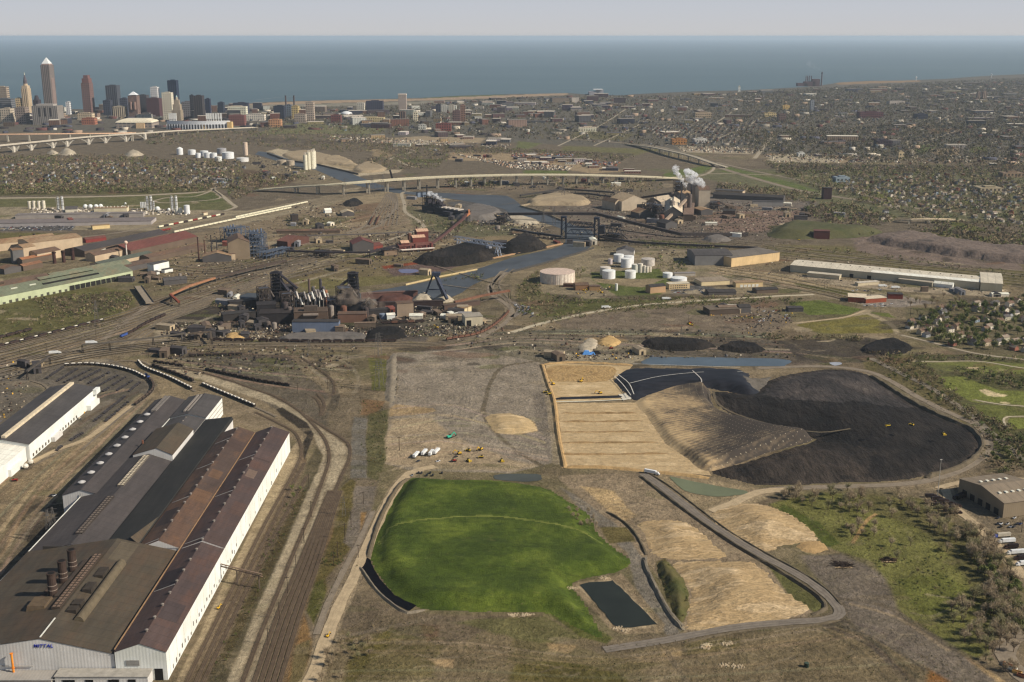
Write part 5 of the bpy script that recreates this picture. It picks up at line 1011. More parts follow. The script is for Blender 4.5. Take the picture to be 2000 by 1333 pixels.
for nm,lb,a,b,d,h,rt,rise,wm,rm in[('tan_mill','long tan roofed mill at the top left, behind the grey block',(-90,502),(112,478),46,15,'gable',6,TAN_W,TAN_R),('tan_mill','tan mill with a rust streaked roof ending in a flat tan wall',(60,497),(162,484),60,22,'gable',4,TAN_W,TAN_R),('furnace_hall','tall grey block with a tan end wall before the tan mill',(27,516),(48,514),26,26,'flat',0,cladding((100,98,96)),TAN_R),('furnace_hall','tall tan block with a sloping grey flank before the tan mill',(48,512),(72,508),30,27,'gable',5,TAN_W,TAN_R),('furnace_hall','wide tan block low beside the three dark stacks',(74,512),(120,503),34,15,'gable',5,TAN_W,BRN_R),('rust_shed','rust roofed shed beside the dark shed, far left',(44,518),(108,506),16,10,'gable',3,BRN_W,roofing((150,104,74),(130,88,62),None,1.6,'roof_orange')),('rust_shed','lower rust roofed shed in front of the three stacks',(46,530),(84,522),16,9,'gable',3,BRN_W,roofing((134,98,74),(116,84,64),None,1.6,'roof_orange2')),('dark_shed','dark gabled shed at the far left below the tan mill',(9,537),(42,531),22,10,'gable',4,DGREY_W,BRN_R),('brown_mill','dark brown roofed mill left of the red roof',(166,503),(330,466),52,12,'gable',6,BRN_W,R_SLATE),('brown_mill','brown mill with a tan roof patch behind the water tower',(186,512),(290,490),26,12,'gable',5,TAN_W,BRN_R),('red_mill','long red roofed mill beside the water tower',(256,502),(386,473),66,12,'gable',9,BRN_W,RED_R),('brown_mill','low brown mill in front of the long red roof',(292,513),(404,488),30,9,'gable',4,BRN_W,BRN_R),('brown_mill','dark green roofed mill right of the green mill',(196,528),(300,505),26,10,'gable',4,TAN_W,roofing((84,88,78),(74,78,70),None,1.6,'roof_dgreen')),('brown_mill','grey brown shed with roof vents below the red roof',(228,536),(302,520),34,9,'gable',3,DGREY_W,BRN_R),('melt_shop','tall dark grey melt shop with a tan end wall',(447,508),(489,506),62,33,'gable',9,cladding((128,112,92),(90,78,64)),BRN_R),('tan_shed','tan roofed shed before the tall melt shop',(396,513),(452,511),28,11,'gable',7,DGREY_W,TAN_R),('control_house','small tan block at the foot of the melt shop',(446,509),(460,508),10,12,'flat',0,TAN_W,BRN_R),('white_office','white stepped office block below the red roof',(301,532),(331,525),16,14,'flat',0,WHITE_CLAD,R_STEEL),('white_office','low white annex in front of the white office block',(297,538),(312,536),12,5,'flat',0,WHITE_CLAD,R_STEEL),('white_office','white hut right of the white office block',(322,534),(338,531),10,6,'flat',0,WHITE_CLAD,R_STEEL),('dark_shed','dark barrel roofed shed alone by the tracks',(321,558),(366,554),16,8,'gable',4,DGREY_W,R_STEEL),('red_shed','little red shed row behind the brown mill',(168,475),(208,470),14,7,'gable',3,cladding((120,52,48)),RED_R),('long_brown_shed','long low brown shed crossing the yard',(540,457),(664,456),14,6,'gable',3,BRN_W,BRN_R),('brown_shed','red brown gabled shed with a dark front',(562,484),(604,474),28,12,'gable',7,cladding((88,60,52)),roofing((112,76,66),(96,66,58),None,1.6,'roof_redbrown')),('dark_hut','dark square bin by the long brown shed',(570,433),(583,432),10,15,'flat',0,cladding((58,50,46)),DARK_R),('white_hut','small white barrel roofed hut in the yard',(635,417),(648,416),12,7,'gable',4,WHITE_CLAD,R_BRIGHT),('tan_shed','tan roofed open shed by the yard tracks',(668,423),(692,422),34,8,'gable',5,DGREY_W,roofing((176,160,132),(160,144,118),None,1.6,'roof_lighttan')),('red_shed','large red roofed building with a dark gable',(689,492),(730,490),44,15,'gable',8,DGREY_W,RED_R),('red_shed','lower red roofed wing beside the large red roof',(728,489),(748,486),26,8,'gable',4,cladding((116,60,52)),RED_R),('blue_shed','small blue grey block by the coke ovens',(816,386),(833,385),14,13,'flat',0,cladding((112,124,140)),DARK_R),('blue_shed','long blue grey wall shed below the blast furnaces',(571,650),(662,650),16,16,'flat',0,cladding((100,110,128)),DARK_R),('brown_shed','brown brick shed right of the blue shed',(660,631),(716,630),18,13,'flat',0,cladding((112,84,70)),BRN_R),('tan_block','tan block house beside the blue tank',(776,620),(808,618),18,21,'flat',0,cladding((140,122,104)),BRN_R),('tan_shed','pale tan shed with a dark door near the rail loop',(909,638),(943,636),26,14,'flat',0,cladding((190,178,152)),roofing((150,142,128),(136,128,116),None,1.6,'roof_palegrey')),('white_hut','white hut in front of the blue tank',(756,625),(772,624),12,7,'gable',2,WHITE_CLAD,R_BRIGHT),('white_hut','white hut by the tan pale shed',(878,620),(886,619),8,7,'flat',0,WHITE_CLAD,R_BRIGHT),('tan_shed','small tan shed below the orange conveyor',(907,613),(921,608),12,8,'flat',0,cladding((196,178,140)),TAN_R),('white_hut','white container office near the rail loop',(891,621),(903,618),8,5,'flat',0,WHITE_CLAD,R_BRIGHT),('brown_shed','low brown shed beside the sinter plant conveyor',(751,500),(777,498),18,9,'flat',0,cladding((132,112,92)),BRN_R),('steel_shop','tan gabled steel shop with an open dark end',(1214,413),(1262,410),70,24,'gable',14,cladding((176,160,138)),roofing((172,150,120),(156,136,108),None,1.6,'roof_sand')),('steel_shop','tan gabled bay left of the open ended steel shop',(1201,412),(1213,411),60,20,'gable',8,cladding((168,152,130)),TAN_R),('steel_shop','small tan roofed shop under the open ended steel shop',(1248,427),(1277,425),40,12,'gable',8,DGREY_W,TAN_R),('steel_shop','great long shop with a pale ridged roof',(1296,430),(1332,430.8),190,18,'gable',14,DGREY_W,roofing((196,180,156),(172,158,136),None,2,'roof_pale')),('steel_shop','dark fronted shop below the pale ridged roof',(1300,448),(1322,446),36,12,'gable',6,DGREY_W,DARK_R),('furnace_tower','tall tan tower block of the steel plant',(1364,409),(1386,409),60,48,'gable',7,cladding((176,162,142)),BRN_R),('furnace_tower','grey flanked tower block beside the tan one',(1341,399),(1362,400),40,52,'flat',0,cladding((122,116,110)),DARK_R),('steel_shop','long brown roof strip right of the pale ridged roof',(1334,432),(1354,432.5),200,15,'flat',0,BRN_W,roofing((122,102,88),(108,90,78),None,1.6,'roof_pinkbrown')),('tan_shed','tan roofed open shed right of the steel plant',(1369,421),(1392,420),46,12,'gable',3,DGREY_W,TAN_R),('steel_shop','tan roofed gabled shop behind the pale ridged roof',(1300,396),(1326,398),70,16,'gable',10,DGREY_W,TAN_R),('steel_shop','grey clad block with a tan roof left of the tan tower',(1322,404),(1340,405),60,30,'gable',6,cladding((150,142,132)),TAN_R),('steel_shop','pale sloping roofed shop at the left of the steel plant',(1262,404),(1290,406),90,14,'gable',10,cladding((140,130,118)),roofing((176,160,138),(160,146,126),None,1.6,'roof_pale2')),('long_dark_shed','very long dark shed on the flats beyond the steel plant',(1392,388),(1530,395),30,11,'gable',5,DGREY_W,DARK_R),('long_dark_shed','tan fronted long shed behind the dark one',(1397,380),(1450,383),30,12,'flat',0,TAN_W,R_STEEL),('grey_shed','pale grey shed at the end of the long dark shed',(1470,403),(1530,404),20,12,'flat',0,cladding((150,144,138)),R_STEEL),('brown_shed','dark brown hut on the slag field',(1411,419),(1436,420),16,9,'gable',4,BRN_W,DARK_R),('brown_shed','maroon shed below the green ridge',(1589,467),(1620,468),20,17,'flat',0,cladding((98,58,54)),roofing((100,66,60),(88,60,54),None,1.6,'roof_maroon')),('white_hut','long white hut on the slag yard',(1425,463),(1447,464),14,7,'flat',0,WHITE_CLAD,R_BRIGHT),('dark_tower','dark maroon tower beside the expressway',(1608,390),(1624,390),22,30,'flat',0,cladding((58,40,42)),DARK_R),('grey_warehouse','dark grey warehouse with a sloping flank beside the tan one',(1357,519),(1430,518),70,19,'gable',4,cladding((112,110,108)),R_STEEL),('tan_warehouse','tan flat warehouse right of the dark grey one',(1428,522),(1522,510),60,17,'flat',0,cladding((200,172,128)),roofing((112,104,94),(98,92,84),None,1.6,'roof_drab')),('tan_office','tan office block with two rows of windows in the tank farm',(1307,566),(1347,564),16,9,'flat',0,cladding((200,176,136)),roofing((196,184,160),(180,168,146),None,1.6,'roof_cream')),('tan_office','cream single storey warehouse right of the white dome',(1370,559),(1425,556),34,7,'flat',0,cladding((208,188,148)),roofing((140,126,108),(126,114,98),None,1.6,'roof_tandrab')),('garage_block','tan garage block with white roller doors',(1437,562),(1490,560),16,8,'flat',0,cladding((192,168,126)),TAN_R),('brick_house','brown two storey house at the edge of the tank farm',(1270,574),(1300,571),16,11,'gable',3,cladding((170,138,106)),DARK_R),('black_shed','low black roofed shed by the tank farm car park',(1384,577),(1438,576),24,5,'gable',2,DGREY_W,DARK_R),('black_shed','low dark shed right of the garage block',(1478,574),(1520,572),20,6,'gable',2,BRN_W,DARK_R),('brown_shed','brown open garage beside the big flat tank',(1124,568),(1150,567),16,9,'gable',3,cladding((122,92,66)),BRN_R),('brown_shed','low brown garage next to the yellow digger',(1151,568),(1172,568),12,7,'flat',0,cladding((150,120,84)),BRN_R),('brown_shed','long rusty shed under the big flat tank',(1100,561),(1128,562),10,5,'flat',0,cladding((96,66,56)),BRN_R),('white_hut','white canopy hut among the storage tanks',(1318,540),(1358,539),10,5,'flat',0,cladding((160,152,140)),roofing((130,124,120),(118,112,108),None,2,'roof_canopy')),('grey_shed','grey gabled shed behind the white tanks',(1203,499),(1238,500),30,9,'gable',6,cladding((196,190,182)),R_STEEL),('brown_shed','brown flat shed at the scrap yard',(1386,616),(1444,613),28,8,'flat',0,cladding((84,72,62)),roofing((106,94,80),(94,84,72),None,1.6,'roof_scrap')),('black_shed','small black shed at the scrap yard',(1444,612),(1466,611),18,9,'gable',3,DGREY_W,DARK_R),('white_warehouse','very long white roofed warehouse on the right',(1543,531),(1912,566),58,12.5,'gable',3.5,cladding((178,168,144)),roofing((196,186,166),(180,170,152),None,2,'roof_whitehouse')),('white_warehouse','white roofed block closing the far end of the long warehouse',(1914,568),(1957,571),96,14,'gable',3,cladding((190,180,152)),roofing((190,180,160),(176,166,148),None,2,'roof_whitehouse2')),('annex','low tan annex at the left end of the long warehouse',(1576,541),(1639,547),16,7,'flat',0,cladding((176,164,138)),roofing((186,176,156),(170,160,142),None,2,'roof_annex')),('annex','grey annex in the middle of the long warehouse',(1754,553),(1820,561),14,7,'flat',0,cladding((150,142,124)),roofing((160,150,134),(148,138,122),None,2,'roof_annex2')),('annex','white barrel annex towards the right end of the long warehouse',(1823,560),(1860,564),12,6,'gable',3,WHITE_CLAD,R_BRIGHT),('annex','detached tan shed in the warehouse yard',(1676,559),(1717,556),10,5,'flat',0,cladding((190,176,148)),roofing((186,176,160),(172,162,146),None,2,'roof_annex3')),('brick_office','red brick office with a pale flat roof, the larger one',(1656,590),(1692,592),30,8,'flat',0,cladding((140,72,52)),roofing((206,190,164),(190,176,152),None,2,'roof_brickoffice')),('brick_office','red brick office with a pale flat roof, the smaller one',(1691,593),(1731,590),18,7,'flat',0,cladding((138,72,50)),roofing((200,184,158),(186,172,148),None,2,'roof_brickoffice2')),('brick_shed','small dark and red brick shed by the brick offices',(1734,584),(1763,585),14,8,'flat',0,cladding((116,58,46)),DARK_R),('grey_factory','long grey factory beside a crowded car park',(-60,445),(296,439),60,8,'flat',0,cladding((160,152,148)),roofing((118,108,104),(106,98,94),None,2,'roof_greyfac')),('grey_factory','narrow grey factory roof behind the long one',(30,428),(280,424),26,9,'flat',0,cladding((150,142,136)),roofing((124,116,110),(112,104,100),None,2,'roof_greyfac2')),('cream_building','cream terminal building with a row of roof cowls',(184,417),(248,416),26,12,'flat',0,cladding((200,188,158)),TAN_R),('white_hut','pale gabled shed left of the cream terminal',(128,416),(152,415),24,8,'gable',6,cladding((190,182,164)),R_STEEL),('cream_building','small yellow building by the car park',(181,449),(215,446),14,8,'flat',0,cladding((204,180,132)),TAN_R),('white_hut','small cream hut beside the red railcars',(398,421),(406,420),8,6,'flat',0,cladding((206,192,162)),TAN_R),('truck_depot','large brown roofed shed with roof lights at the right edge',(1958,1012),(2045,1000),62,14,'gable',5,cladding((126,112,92)),roofing((130,116,98),(118,106,90),None,2,'roof_depot')),]:
 t,L=hall(nm,lb,a,b,d,h,rt,rise,wm=wm if not isinstance(wm,tuple)else None,rm=rm,cat=nm.replace('_',' ').split()[-1]if nm not in('melt_shop','steel_shop')else 'mill',ridge='y' if nm in('melt_shop','steel_shop','tan_shed','dark_shed')and lb not in('dark barrel roofed shed alone by the tracks',)and rt=='gable' or lb.startswith(('large red','red brown gabled','grey gabled'))else 'x')
 if nm=='white_warehouse' and L>200:
  mk('bright_roof',lambda m:m.poly([(L*.44,-.4,12.95),(L,-.4,12.95),(L,14,14.65),(L*.44,14,14.65)]),R_BRIGHT,t)
  for u in(.33,.425):mk('door',lambda m:m.box(L*u,L*u+7,-.3,.1,0,6.5),BLACKP,t)
  for k in range(18):mk('roof_vent',lambda m:m.cyl(L*(.05+k*.053),26,15.6,17,1.0,n=8),plain((120,112,100)),t)
 if nm=='truck_depot':
  for i in range(5):
   for j in range(2):mk('roof_light',lambda m:m.box(6+i*7,8.5+i*7,14+j*26,17+j*26,18.2-(0 if j else 1.3),18.9-(0 if j else 1.0)),plain((214,204,184)),t)
  for i in range(5):mk('door',lambda m:m.box(-.25,.1,6+i*11,12+i*11,0,6),BLACKP,t)
 if nm in('garage_block',):
  for k in range(5):mk('door',lambda m:m.box(8+k*7,13+k*7,-.25,.1,0,4.6),PALEP,t)
 if lb.startswith('tan office'):
  for z in(1.5,5.2):
   for k in range(8):mk('window',lambda m:m.box(2+k*4,4.2+k*4,-.2,.1,z,z+1.8),plain((60,52,46)),t)
 if lb.startswith('cream terminal'):
  for k in range(10):mk('roof_cowl',lambda m:m.cyl(4+k*8.4,14,12.5,15.5,1.6,.8,8),plain((190,184,170)),t)
 if lb.startswith('great long'):
  mk('roof_band',lambda m:m.box(L*.32,L*.42,10,180,25.5,29.5),plain((206,196,176)),t)
 if lb.startswith(('pale tan shed','tan gabled steel shop with')):
  mk('door',lambda m:m.box(L*.62,L*.95,-.4,.1,0,15 if L>40 else 8)if L>40 else m.box(2,9,-.3,.1,0,9),BLACKP,t)
# ---- tanks and silos
def tank(px,py,r_px,top,c,label,dome=.12,nm='storage_tank',cat='tank',ribs=0,roofc=None):
 r=r_px*mpp(px,py);p=P(px,py);p.y+=r;hh=ht(px,py,top)if top else 10
 t=thing(nm,label,cat,p)
 sh=mk('tank_shell',lambda m:m.cyl(0,0,0,hh,r,n=28,cap=False),plain(c,.55),t)
 mk('tank_roof',lambda m:m.cyl(0,0,hh+.01,hh+max(.3,r*dome),r*1.01,r*.12,28),plain(roofc or tuple(int(v*.97)for v in c),.6),t)
 for k in range(ribs):
  a=k*6.2832/ribs;mk('rib',lambda m:m.box(r*math.cos(a)-.2,r*math.cos(a)+.2,r*math.sin(a)-.25,r*math.sin(a)+.25,0,hh),plain((200,180,164)),sh)
 return t
W_=(232,226,212)
tank(1090,557,34.5,537,(206,188,172),'huge flat tank with vertical ribs, the widest of all',.03,ribs=26,roofc=(188,166,150))
for a in[(1209,513,10,499,W_,'tall white tank at the back left of the tank farm'),(1229,518,10,502,W_,'tall white tank half hidden behind the middle one'),(1224,524,10.5,507,W_,'tall white tank at the centre of the tank farm'),(1183,539,10.5,524,(196,186,172),'dull white tank behind the front left tank'),(1190,546,12.8,531,W_,'broad white tank at the front left of the tank farm'),(1232,545,10.6,531,(222,216,202),'white tank in front of the silos'),(1267,521,13.2,508,(176,168,158),'grey tank at the back right of the tank farm'),(1305,544,9.6,535,W_,'short white tank by the cream office'),(1192,517,4.4,507,(178,166,164),'small mauve tank left of the tall white tanks'),(1241,533,7,518,(206,198,184),'cream tank left of the row of silos'),(1251,533,5,516,(200,190,174),'tallest cream silo at the left of the row'),(1258.5,533,3.2,520,(198,188,172),'slim cream silo, second in the row'),(1264,533,3.0,521,(198,188,172),'slim cream silo, third in the row'),(1270,532,2.8,522,(198,188,172),'slim cream silo at the right of the row'),(1204,568,2.6,555,(222,212,196),'thin white standpipe before the tank farm'),(747,624,7,615,(118,128,142),'blue grey tank beside the tan block'),(1328,551,16,545.6,W_,'flat white dome beside the cream office'),(364,419,5.5,402,W_,'white tank right of the second pair of columns'),(345,418,4,408,(206,198,184),'small white tank by the second pair of columns'),(352,418,3.4,407,(206,198,184),'tiny white tank between columns and tank'),(57,408,3.4,394,(200,190,172),'cream silo at the far left, first of four'),(65.5,408,3.4,393.5,(200,190,172),'cream silo at the far left, second of four'),(75.5,408,3.4,393.5,(200,190,172),'cream silo at the far left, third of four'),(84.5,408,3.4,393,(200,190,172),'cream silo at the far left, last of four'),(350,303,6,291,W_,'white domed tank beside the gravel cone'),(373,303,7.5,294,W_,'flat white tank near the river bend'),(397,306,8,296,W_,'white tank in the middle of the river terminal'),(404,309,7.5,299,W_,'bright white tank at the centre of the river terminal'),(386,309,5,300,W_,'small white tank at the left of the river terminal'),(416,309,6.5,300,W_,'white tank right of the bright one'),(431,302,9,291,(150,148,148),'grey tank with a white top at the river terminal'),(443,311,11.5,299,W_,'largest white tank at the river terminal'),(425,316,7,307,(226,216,200),'low white tank at the front of the river terminal'),(471,317,12,310,(200,196,190),'low white shed tank at the right of the river terminal'),(479,304,4.5,279,(190,170,150),'lone tan silo by the river'),(549,323,9,314,(160,146,126),'squat tan tank left of the cement silos'),(566,324,8,315,(160,146,126),'squat tan tank next to the cement silos')]:
 tank(*a,nm='silo' if 'silo' in a[5]else 'storage_tank',cat='silo' if 'silo' in a[5]else 'tank',dome=.5 if 'domed' in a[5]else .12)
for k,(x,yb,yt,r,lb)in enumerate([(597,332,303,4,'left cement silo by the upper river'),(603.5,331,298,4,'white cement silo, second from the left'),(611,330,297,5.2,'widest cement silo by the upper river'),(614,327,295,4,'cement silo at the right of the cluster')]):
 t=thing('cement_silo',lb,'silo',P(x,yb));r_=r*mpp(x,yb);hh=ht(x,yb,yt)
 mk('shaft',lambda m:m.cyl(0,0,0,hh,r_,n=16),plain((206,194,172),.6),t);mk('head_house',lambda m:m.box(-r_*.5,r_*.5,-r_*.5,r_*.5,hh+.01,hh+7),plain((190,178,160)),t)
for k,(x,yb,yt,r)in enumerate([(115,411,385,2.2),(123,411,384,2.6),(289,411,384,2.4),(296,411,383,2.6),(301,411,392,1.6),(337,411,383,2.3),(345,411,383,2.6)]):
 t=thing('distillation_column','pale column of the gas plant, %s'%['left of the first pair','right of the first pair','left in the middle group','tallest in the middle group','short one in the middle group','left of the last pair','right of the last pair'][k],'column',P(x,yb))
 r_=r*mpp(x,yb);hh=ht(x,yb,yt)
 sh=mk('shaft',lambda m:m.cyl(0,0,0,hh,r_,r_*.9,12),plain((226,218,204),.5),t)
 for z in(.35,.6,.8,.97):mk('platform',lambda m:m.cyl(0,0,hh*z,hh*z+.8,r_*1.25,n=12),plain((120,112,104)),sh)
 mk('frame',lambda m:(m.beam((r_*1.4,-r_,0),(r_*1.4,-r_,hh*.9),.7,.7),m.beam((-r_*1.4,-r_,0),(-r_*1.4,-r_,hh*.9),.7,.7)),plain((150,142,132)),t)
for k,(x,yb,r)in enumerate([(167,409,4.6),(177,409,4.6),(188,409,4.6),(197,408,4.4),(240,407,2.4),(245,400,2),(308,414,5),(330,413,3)]):
 t=thing('gas_sphere','white round gas vessel, %s from the left in the gas plant'%['first','second','third','fourth','fifth','sixth','seventh','eighth'][k],'tank',P(x,yb));r_=r*mpp(x,yb)
 mk('tank_shell',lambda m:m.ball(0,0,r_*1.15,r_,14),plain((228,220,206),.5),t);[mk('leg',lambda m:m.beam((r_*.7*sx,r_*.7*sy,0),(r_*.7*sx,r_*.7*sy,r_*.8),.6,.6),PALEP,t)for sx in(-1,1)for sy in(-1,1)]
for k,x in enumerate((275.5,278.5,281.5,284.5)):
 t=thing('gas_tube','slim white upright vessel, %s of the four'%['first','second','third','last'][k],'tank',P(x,407),0,'slim white vessels of the gas plant');mk('tank_shell',lambda m:m.cyl(0,0,1,ht(x,407,395),1.3*mpp(x,407),n=10),plain(W_,.5),t);mk('skirt',lambda m:m.cyl(0,0,0,.99,1.6,n=10),DARK,t)
p=P(248,503);wt=thing('water_tower','pinkish white water tower with a ball top among the mills','water tower',p);hh=ht(248,503,471)
mk('stem',lambda m:(m.cyl(0,0,0,3,2.6,1.3,12),m.cyl(0,0,3,hh-6,1.3,1.3,12),m.cyl(0,0,hh-6,hh-4,1.3,2.2,12)),plain((214,196,184),.5),wt);mk('bowl',lambda m:m.ball(0,0,hh-3.2,3.8,16),plain((216,176,156),.5),wt)
# ---- thin stacks
for k,(x,yb,yt,r,c,lb)in enumerate([(389,512,464,1.4,(72,50,44),'tall thin brown stack nearest the melt shop front'),(401,505,470,1.2,(84,60,50),'thin brown stack right of the tallest one'),(414,497,460,1.1,(60,56,56),'thin grey stack behind the brown ones'),(424,492,464,.9,(60,56,56),'short grey stack before the melt shop'),(834,386,362,1.4,(52,48,48),'black stack beside the coke ovens'),(814,455,443,1.2,(78,48,44),'rusty stack on the sinter plant'),(1329,420,356,1.6,(56,54,56),'dark stack of the steel plant, left of the steam'),(1349,405,352,1.5,(60,58,60),'dark stack of the steel plant, under the steam'),(41,470,461,2.2,(60,52,48),'squat dark stack behind the tan mill, left one'),(67,467,457,2.2,(60,52,48),'squat dark stack behind the tan mill, right one')]):
 t=thing('smokestack',lb,'smokestack',P(x,yb));hh=ht(x,yb,yt);r_=r*mpp(x,yb)
 mk('shaft',lambda m:m.cyl(0,0,0,hh,r_*1.15,r_*.85,10),plain(c),t);mk('cap_ring',lambda m:m.cyl(0,0,hh-1.5,hh+.3,r_*1.1,n=10),plain(tuple(int(v*.8)for v in c)),t)
# ---- lattice of the gas cleaning plant, blue grey steelwork
BLUE=plain((74,84,100));
def lattice_block(t,L,D,H,nx,ny,nz,w=.8,m_=None):
 for j in range(ny+1):
  y=D*j/ny
  def f(m):
   for i in range(nx+1):m.beam((L*i/nx,y,0),(L*i/nx,y,H),w,w)
   for k in range(1,nz+1):m.beam((0,y,H*k/nz),(L,y,H*k/nz),w,w)
   for i in range(nx):
    for k in range(nz):
     if rng.random()<.7:m.beam((L*i/nx,y,H*k/nz),(L*(i+1)/nx,y,H*(k+1)/nz),w*.6,w*.6)
  mk('frame',f,m_ or BLUE,t)
 for k in range(1,nz+1):mk('floor',lambda m:m.box(L*.08,L*rng.uniform(.5,.95),D*.1,D*rng.uniform(.5,.9),H*k/nz-.3,H*k/nz,bottom=True),plain((66,72,82)),t)
for(a,b,D,H,nx,nz,lb)in[((489,503),(523,501),44,46,5,6,'blue grey steel lattice beside the melt shop'),((446,476),(488,470),30,30,5,3,'blue grey pipe lattice behind the melt shop'),((520,508),(566,496),16,14,6,2,'dark conveyor trestle right of the melt shop')]:
 A_,B_=P(*a),P(*b);t=thing('steel_lattice',lb,'steelwork',A_,math.atan2(B_.y-A_.y,B_.x-A_.x));lattice_block(t,(B_-A_).length,D,H,nx,2,nz)
 if H>20:
  for k in range(4):mk('duct',lambda m:m.tube((4+k*7,8,H*.5-k),(6+k*7,D*.7,H+2+k),1.6,8),plain((86,94,108)),t)
# ---- conveyors and pipe racks on trestles
def gallery(name,label,pts,w,h,m_,zs,leg=40,cat='conveyor',legm=None):
 G=[P(x,y)for x,y in pts];t=thing(name,label,cat,G[0])
 def g(m):
  for i in range(len(G)-1):
   a,b=G[i]-G[0],G[i+1]-G[0];m.beam((a.x,a.y,zs[i]),(b.x,b.y,zs[i+1]),w,h)
 mk('gallery',g,m_,t)
 for i in range(len(G)-1):
  a,b=G[i]-G[0],G[i+1]-G[0];n=max(1,int((b-a).length/leg))
  for k in range(n+(i==len(G)-2)):
   q=a.lerp(b,k/n);z=zs[i]+(zs[i+1]-zs[i])*k/n
   if z>3:mk('leg',lambda m:(m.beam((q.x-w*.35,q.y,0),(q.x-w*.2,q.y,z-h/2),.7,.7),m.beam((q.x+w*.35,q.y,0),(q.x+w*.2,q.y,z-h/2),.7,.7)),legm or DARK,t)
 return t
ORANGE=plain((142,102,76));RUSTP=plain((112,64,50));GRY=plain((96,90,86))
gallery('conveyor','long orange conveyor over the rail lines',[(335,592),(372,572),(420,552)],4,3,ORANGE,[14,12,8],60);gallery('conveyor','short rusty conveyor turning off the orange one',[(334,592),(350,600)],4,3,RUSTP,[14,8])
gallery('conveyor','dark conveyor running right from the orange one',[(420,552),(500,532),(560,520)],4,3,plain((70,60,54)),[8,9,10],50)
gallery('conveyor','rusty orange conveyor climbing over the rail loop',[(888,600),(940,590),(995,584)],5,3,plain((118,84,66)),[8,10,14],40)
gallery('conveyor','maroon conveyor from the sinter plant to the coke ovens',[(840,488),(870,470),(905,445),(912,437)],5,4,plain((84,60,56)),[10,14,20,22],40);gallery('conveyor','orange conveyor elbow at the coke ovens',[(905,443),(917,434),(916,424)],4,4,plain((168,108,70)),[20,20,16],30)
gallery('conveyor','very long dark conveyor crossing the river to the steel plant',[(978,432),(1060,436),(1165,438),(1240,452),(1330,465),(1460,462)],7,6,plain((64,58,56)),[16,22,24,18,8,4],70)
gallery('pipe_rack','thin grey pipe rack above the yard',[(600,470),(700,467),(806,462)],3,2,GRY,[10,10,10],40,'pipe rack');gallery('pipe_rack','dark pipe rack below the red roofed building',[(560,502),(640,505),(720,505),(770,490)],6,3,plain((52,46,48)),[12,12,12,10],30,'pipe rack')
gallery('pipe_rack','pale pipe from the red roof to the sinter plant',[(722,503),(760,490),(800,488),(830,486)],3,2.4,plain((176,166,154)),[8,8,8,8],30,'pipe rack')
gallery('pipe_rack','low grey pipe rack along the front rail yard',[(162,690),(215,686),(300,676),(360,668)],3,1.6,plain((84,78,70)),[12,12,12,12],30,'pipe rack');gallery('pipe_rack','brown rack by the black gondola train',[(372,668),(412,664),(414,674)],3,2,plain((80,70,60)),[12,12,8],24,'pipe rack')
gallery('pipe_rack','dark pipe rack behind the left rail yard',[(54,742),(70,730),(98,712)],3,2,plain((74,68,62)),[11,11,11],22,'pipe rack')
gallery('conveyor','dark blue conveyor behind the lift bridge',[(1000,455),(1040,462),(1098,470)],6,4,plain((60,60,62)),[8,8,8],50);gallery('conveyor','long dark conveyor right of the lift bridge',[(1170,470),(1240,478),(1330,482),(1480,488)],5,4,plain((58,54,54)),[8,5,4,4],60)
gallery('dock_wall','tan dock wall along the river bank',[(792,558),(860,542),(932,528)],1.5,3,plain((176,156,116)),[1.4,1.4,1.4],500,'wall');gallery('dock_wall','orange tan dock edge beside the coal ridge',[(910,516),(960,506),(1040,490),(1098,477)],5,2,plain((160,128,96)),[1,1,1,1],500,'wall')
gallery('dock_wall','dark dock wall on the outer river bank',[(1160,486),(1128,497),(1060,517),(1000,533)],1.2,4,plain((70,66,62)),[1.6,1.6,1.6,1.6],500,'wall');gallery('dock_wall','dark dock wall of the upper river',[(522,301),(560,315),(620,323),(700,342)],2,6,plain((84,76,68)),[2,2,2,2],900,'wall')
gallery('dock_wall','pale dock wall round the sand dome',[(1042,399),(1016,404),(1060,416),(1096,432)],2,4,plain((140,126,104)),[2,2,2,2],900,'wall')
# ---- red sinter plant
t,L=hall('sinter_plant','rust red sinter plant with stepped roofs',(780,492),(846,488),30,10,'gable',4,wm=cladding((92,52,48)),rm=roofing((108,70,62),(92,62,56),None,2,'roof_sinter'),cat='plant')
for x,y,w_,d,z,c in((32,14,26,20,24,(112,60,52)),(44,26,24,22,34,(100,56,50)),(6,6,16,16,16,(96,54,50))):
 mk('block',lambda m:m.box(x,x+w_,y,y+d,4,z),cladding(c),t);mk('block_roof',lambda m:m.roof(x,x+w_,y,y+d,z+.05,z+4,0,'x'),roofing((196,160,132),(176,142,118),None,2,'roof_pinktan'),t)
for k in range(6):mk('bin',lambda m:m.cyl(10+k*11,-6,0,9+k%3*3,3,n=10),plain((104,60,54)),t)
mk('pipe_run',lambda m:m.tube((-4,-12,5),(L,-10,5),1.8,8),plain((190,178,166)),t)
# ---- coke ovens
t,L=hall('coke_battery','black coke oven battery beside the river',(824,413),(904,427),26,15,'flat',0,wm=cladding((44,44,48)),rm=roofing((60,58,60),(48,47,50),None,2,'roof_coke'),cat='coke ovens')
for k in range(5):mk('larry_deck',lambda m:m.box(L*.4+k*L*.1,L*.46+k*L*.1,4,22,15.7,18),plain((176,166,154)),t)
for k in range(8):mk('quench_block',lambda m:m.box(L*.02+k*9,L*.02+k*9+6,6,18,15.7,rng.uniform(20,32)),plain((50,46,50)),t)
mk('shed',lambda m:m.box(L*.62,L*.8,-14,-1,0,12),plain((50,50,56)),t)
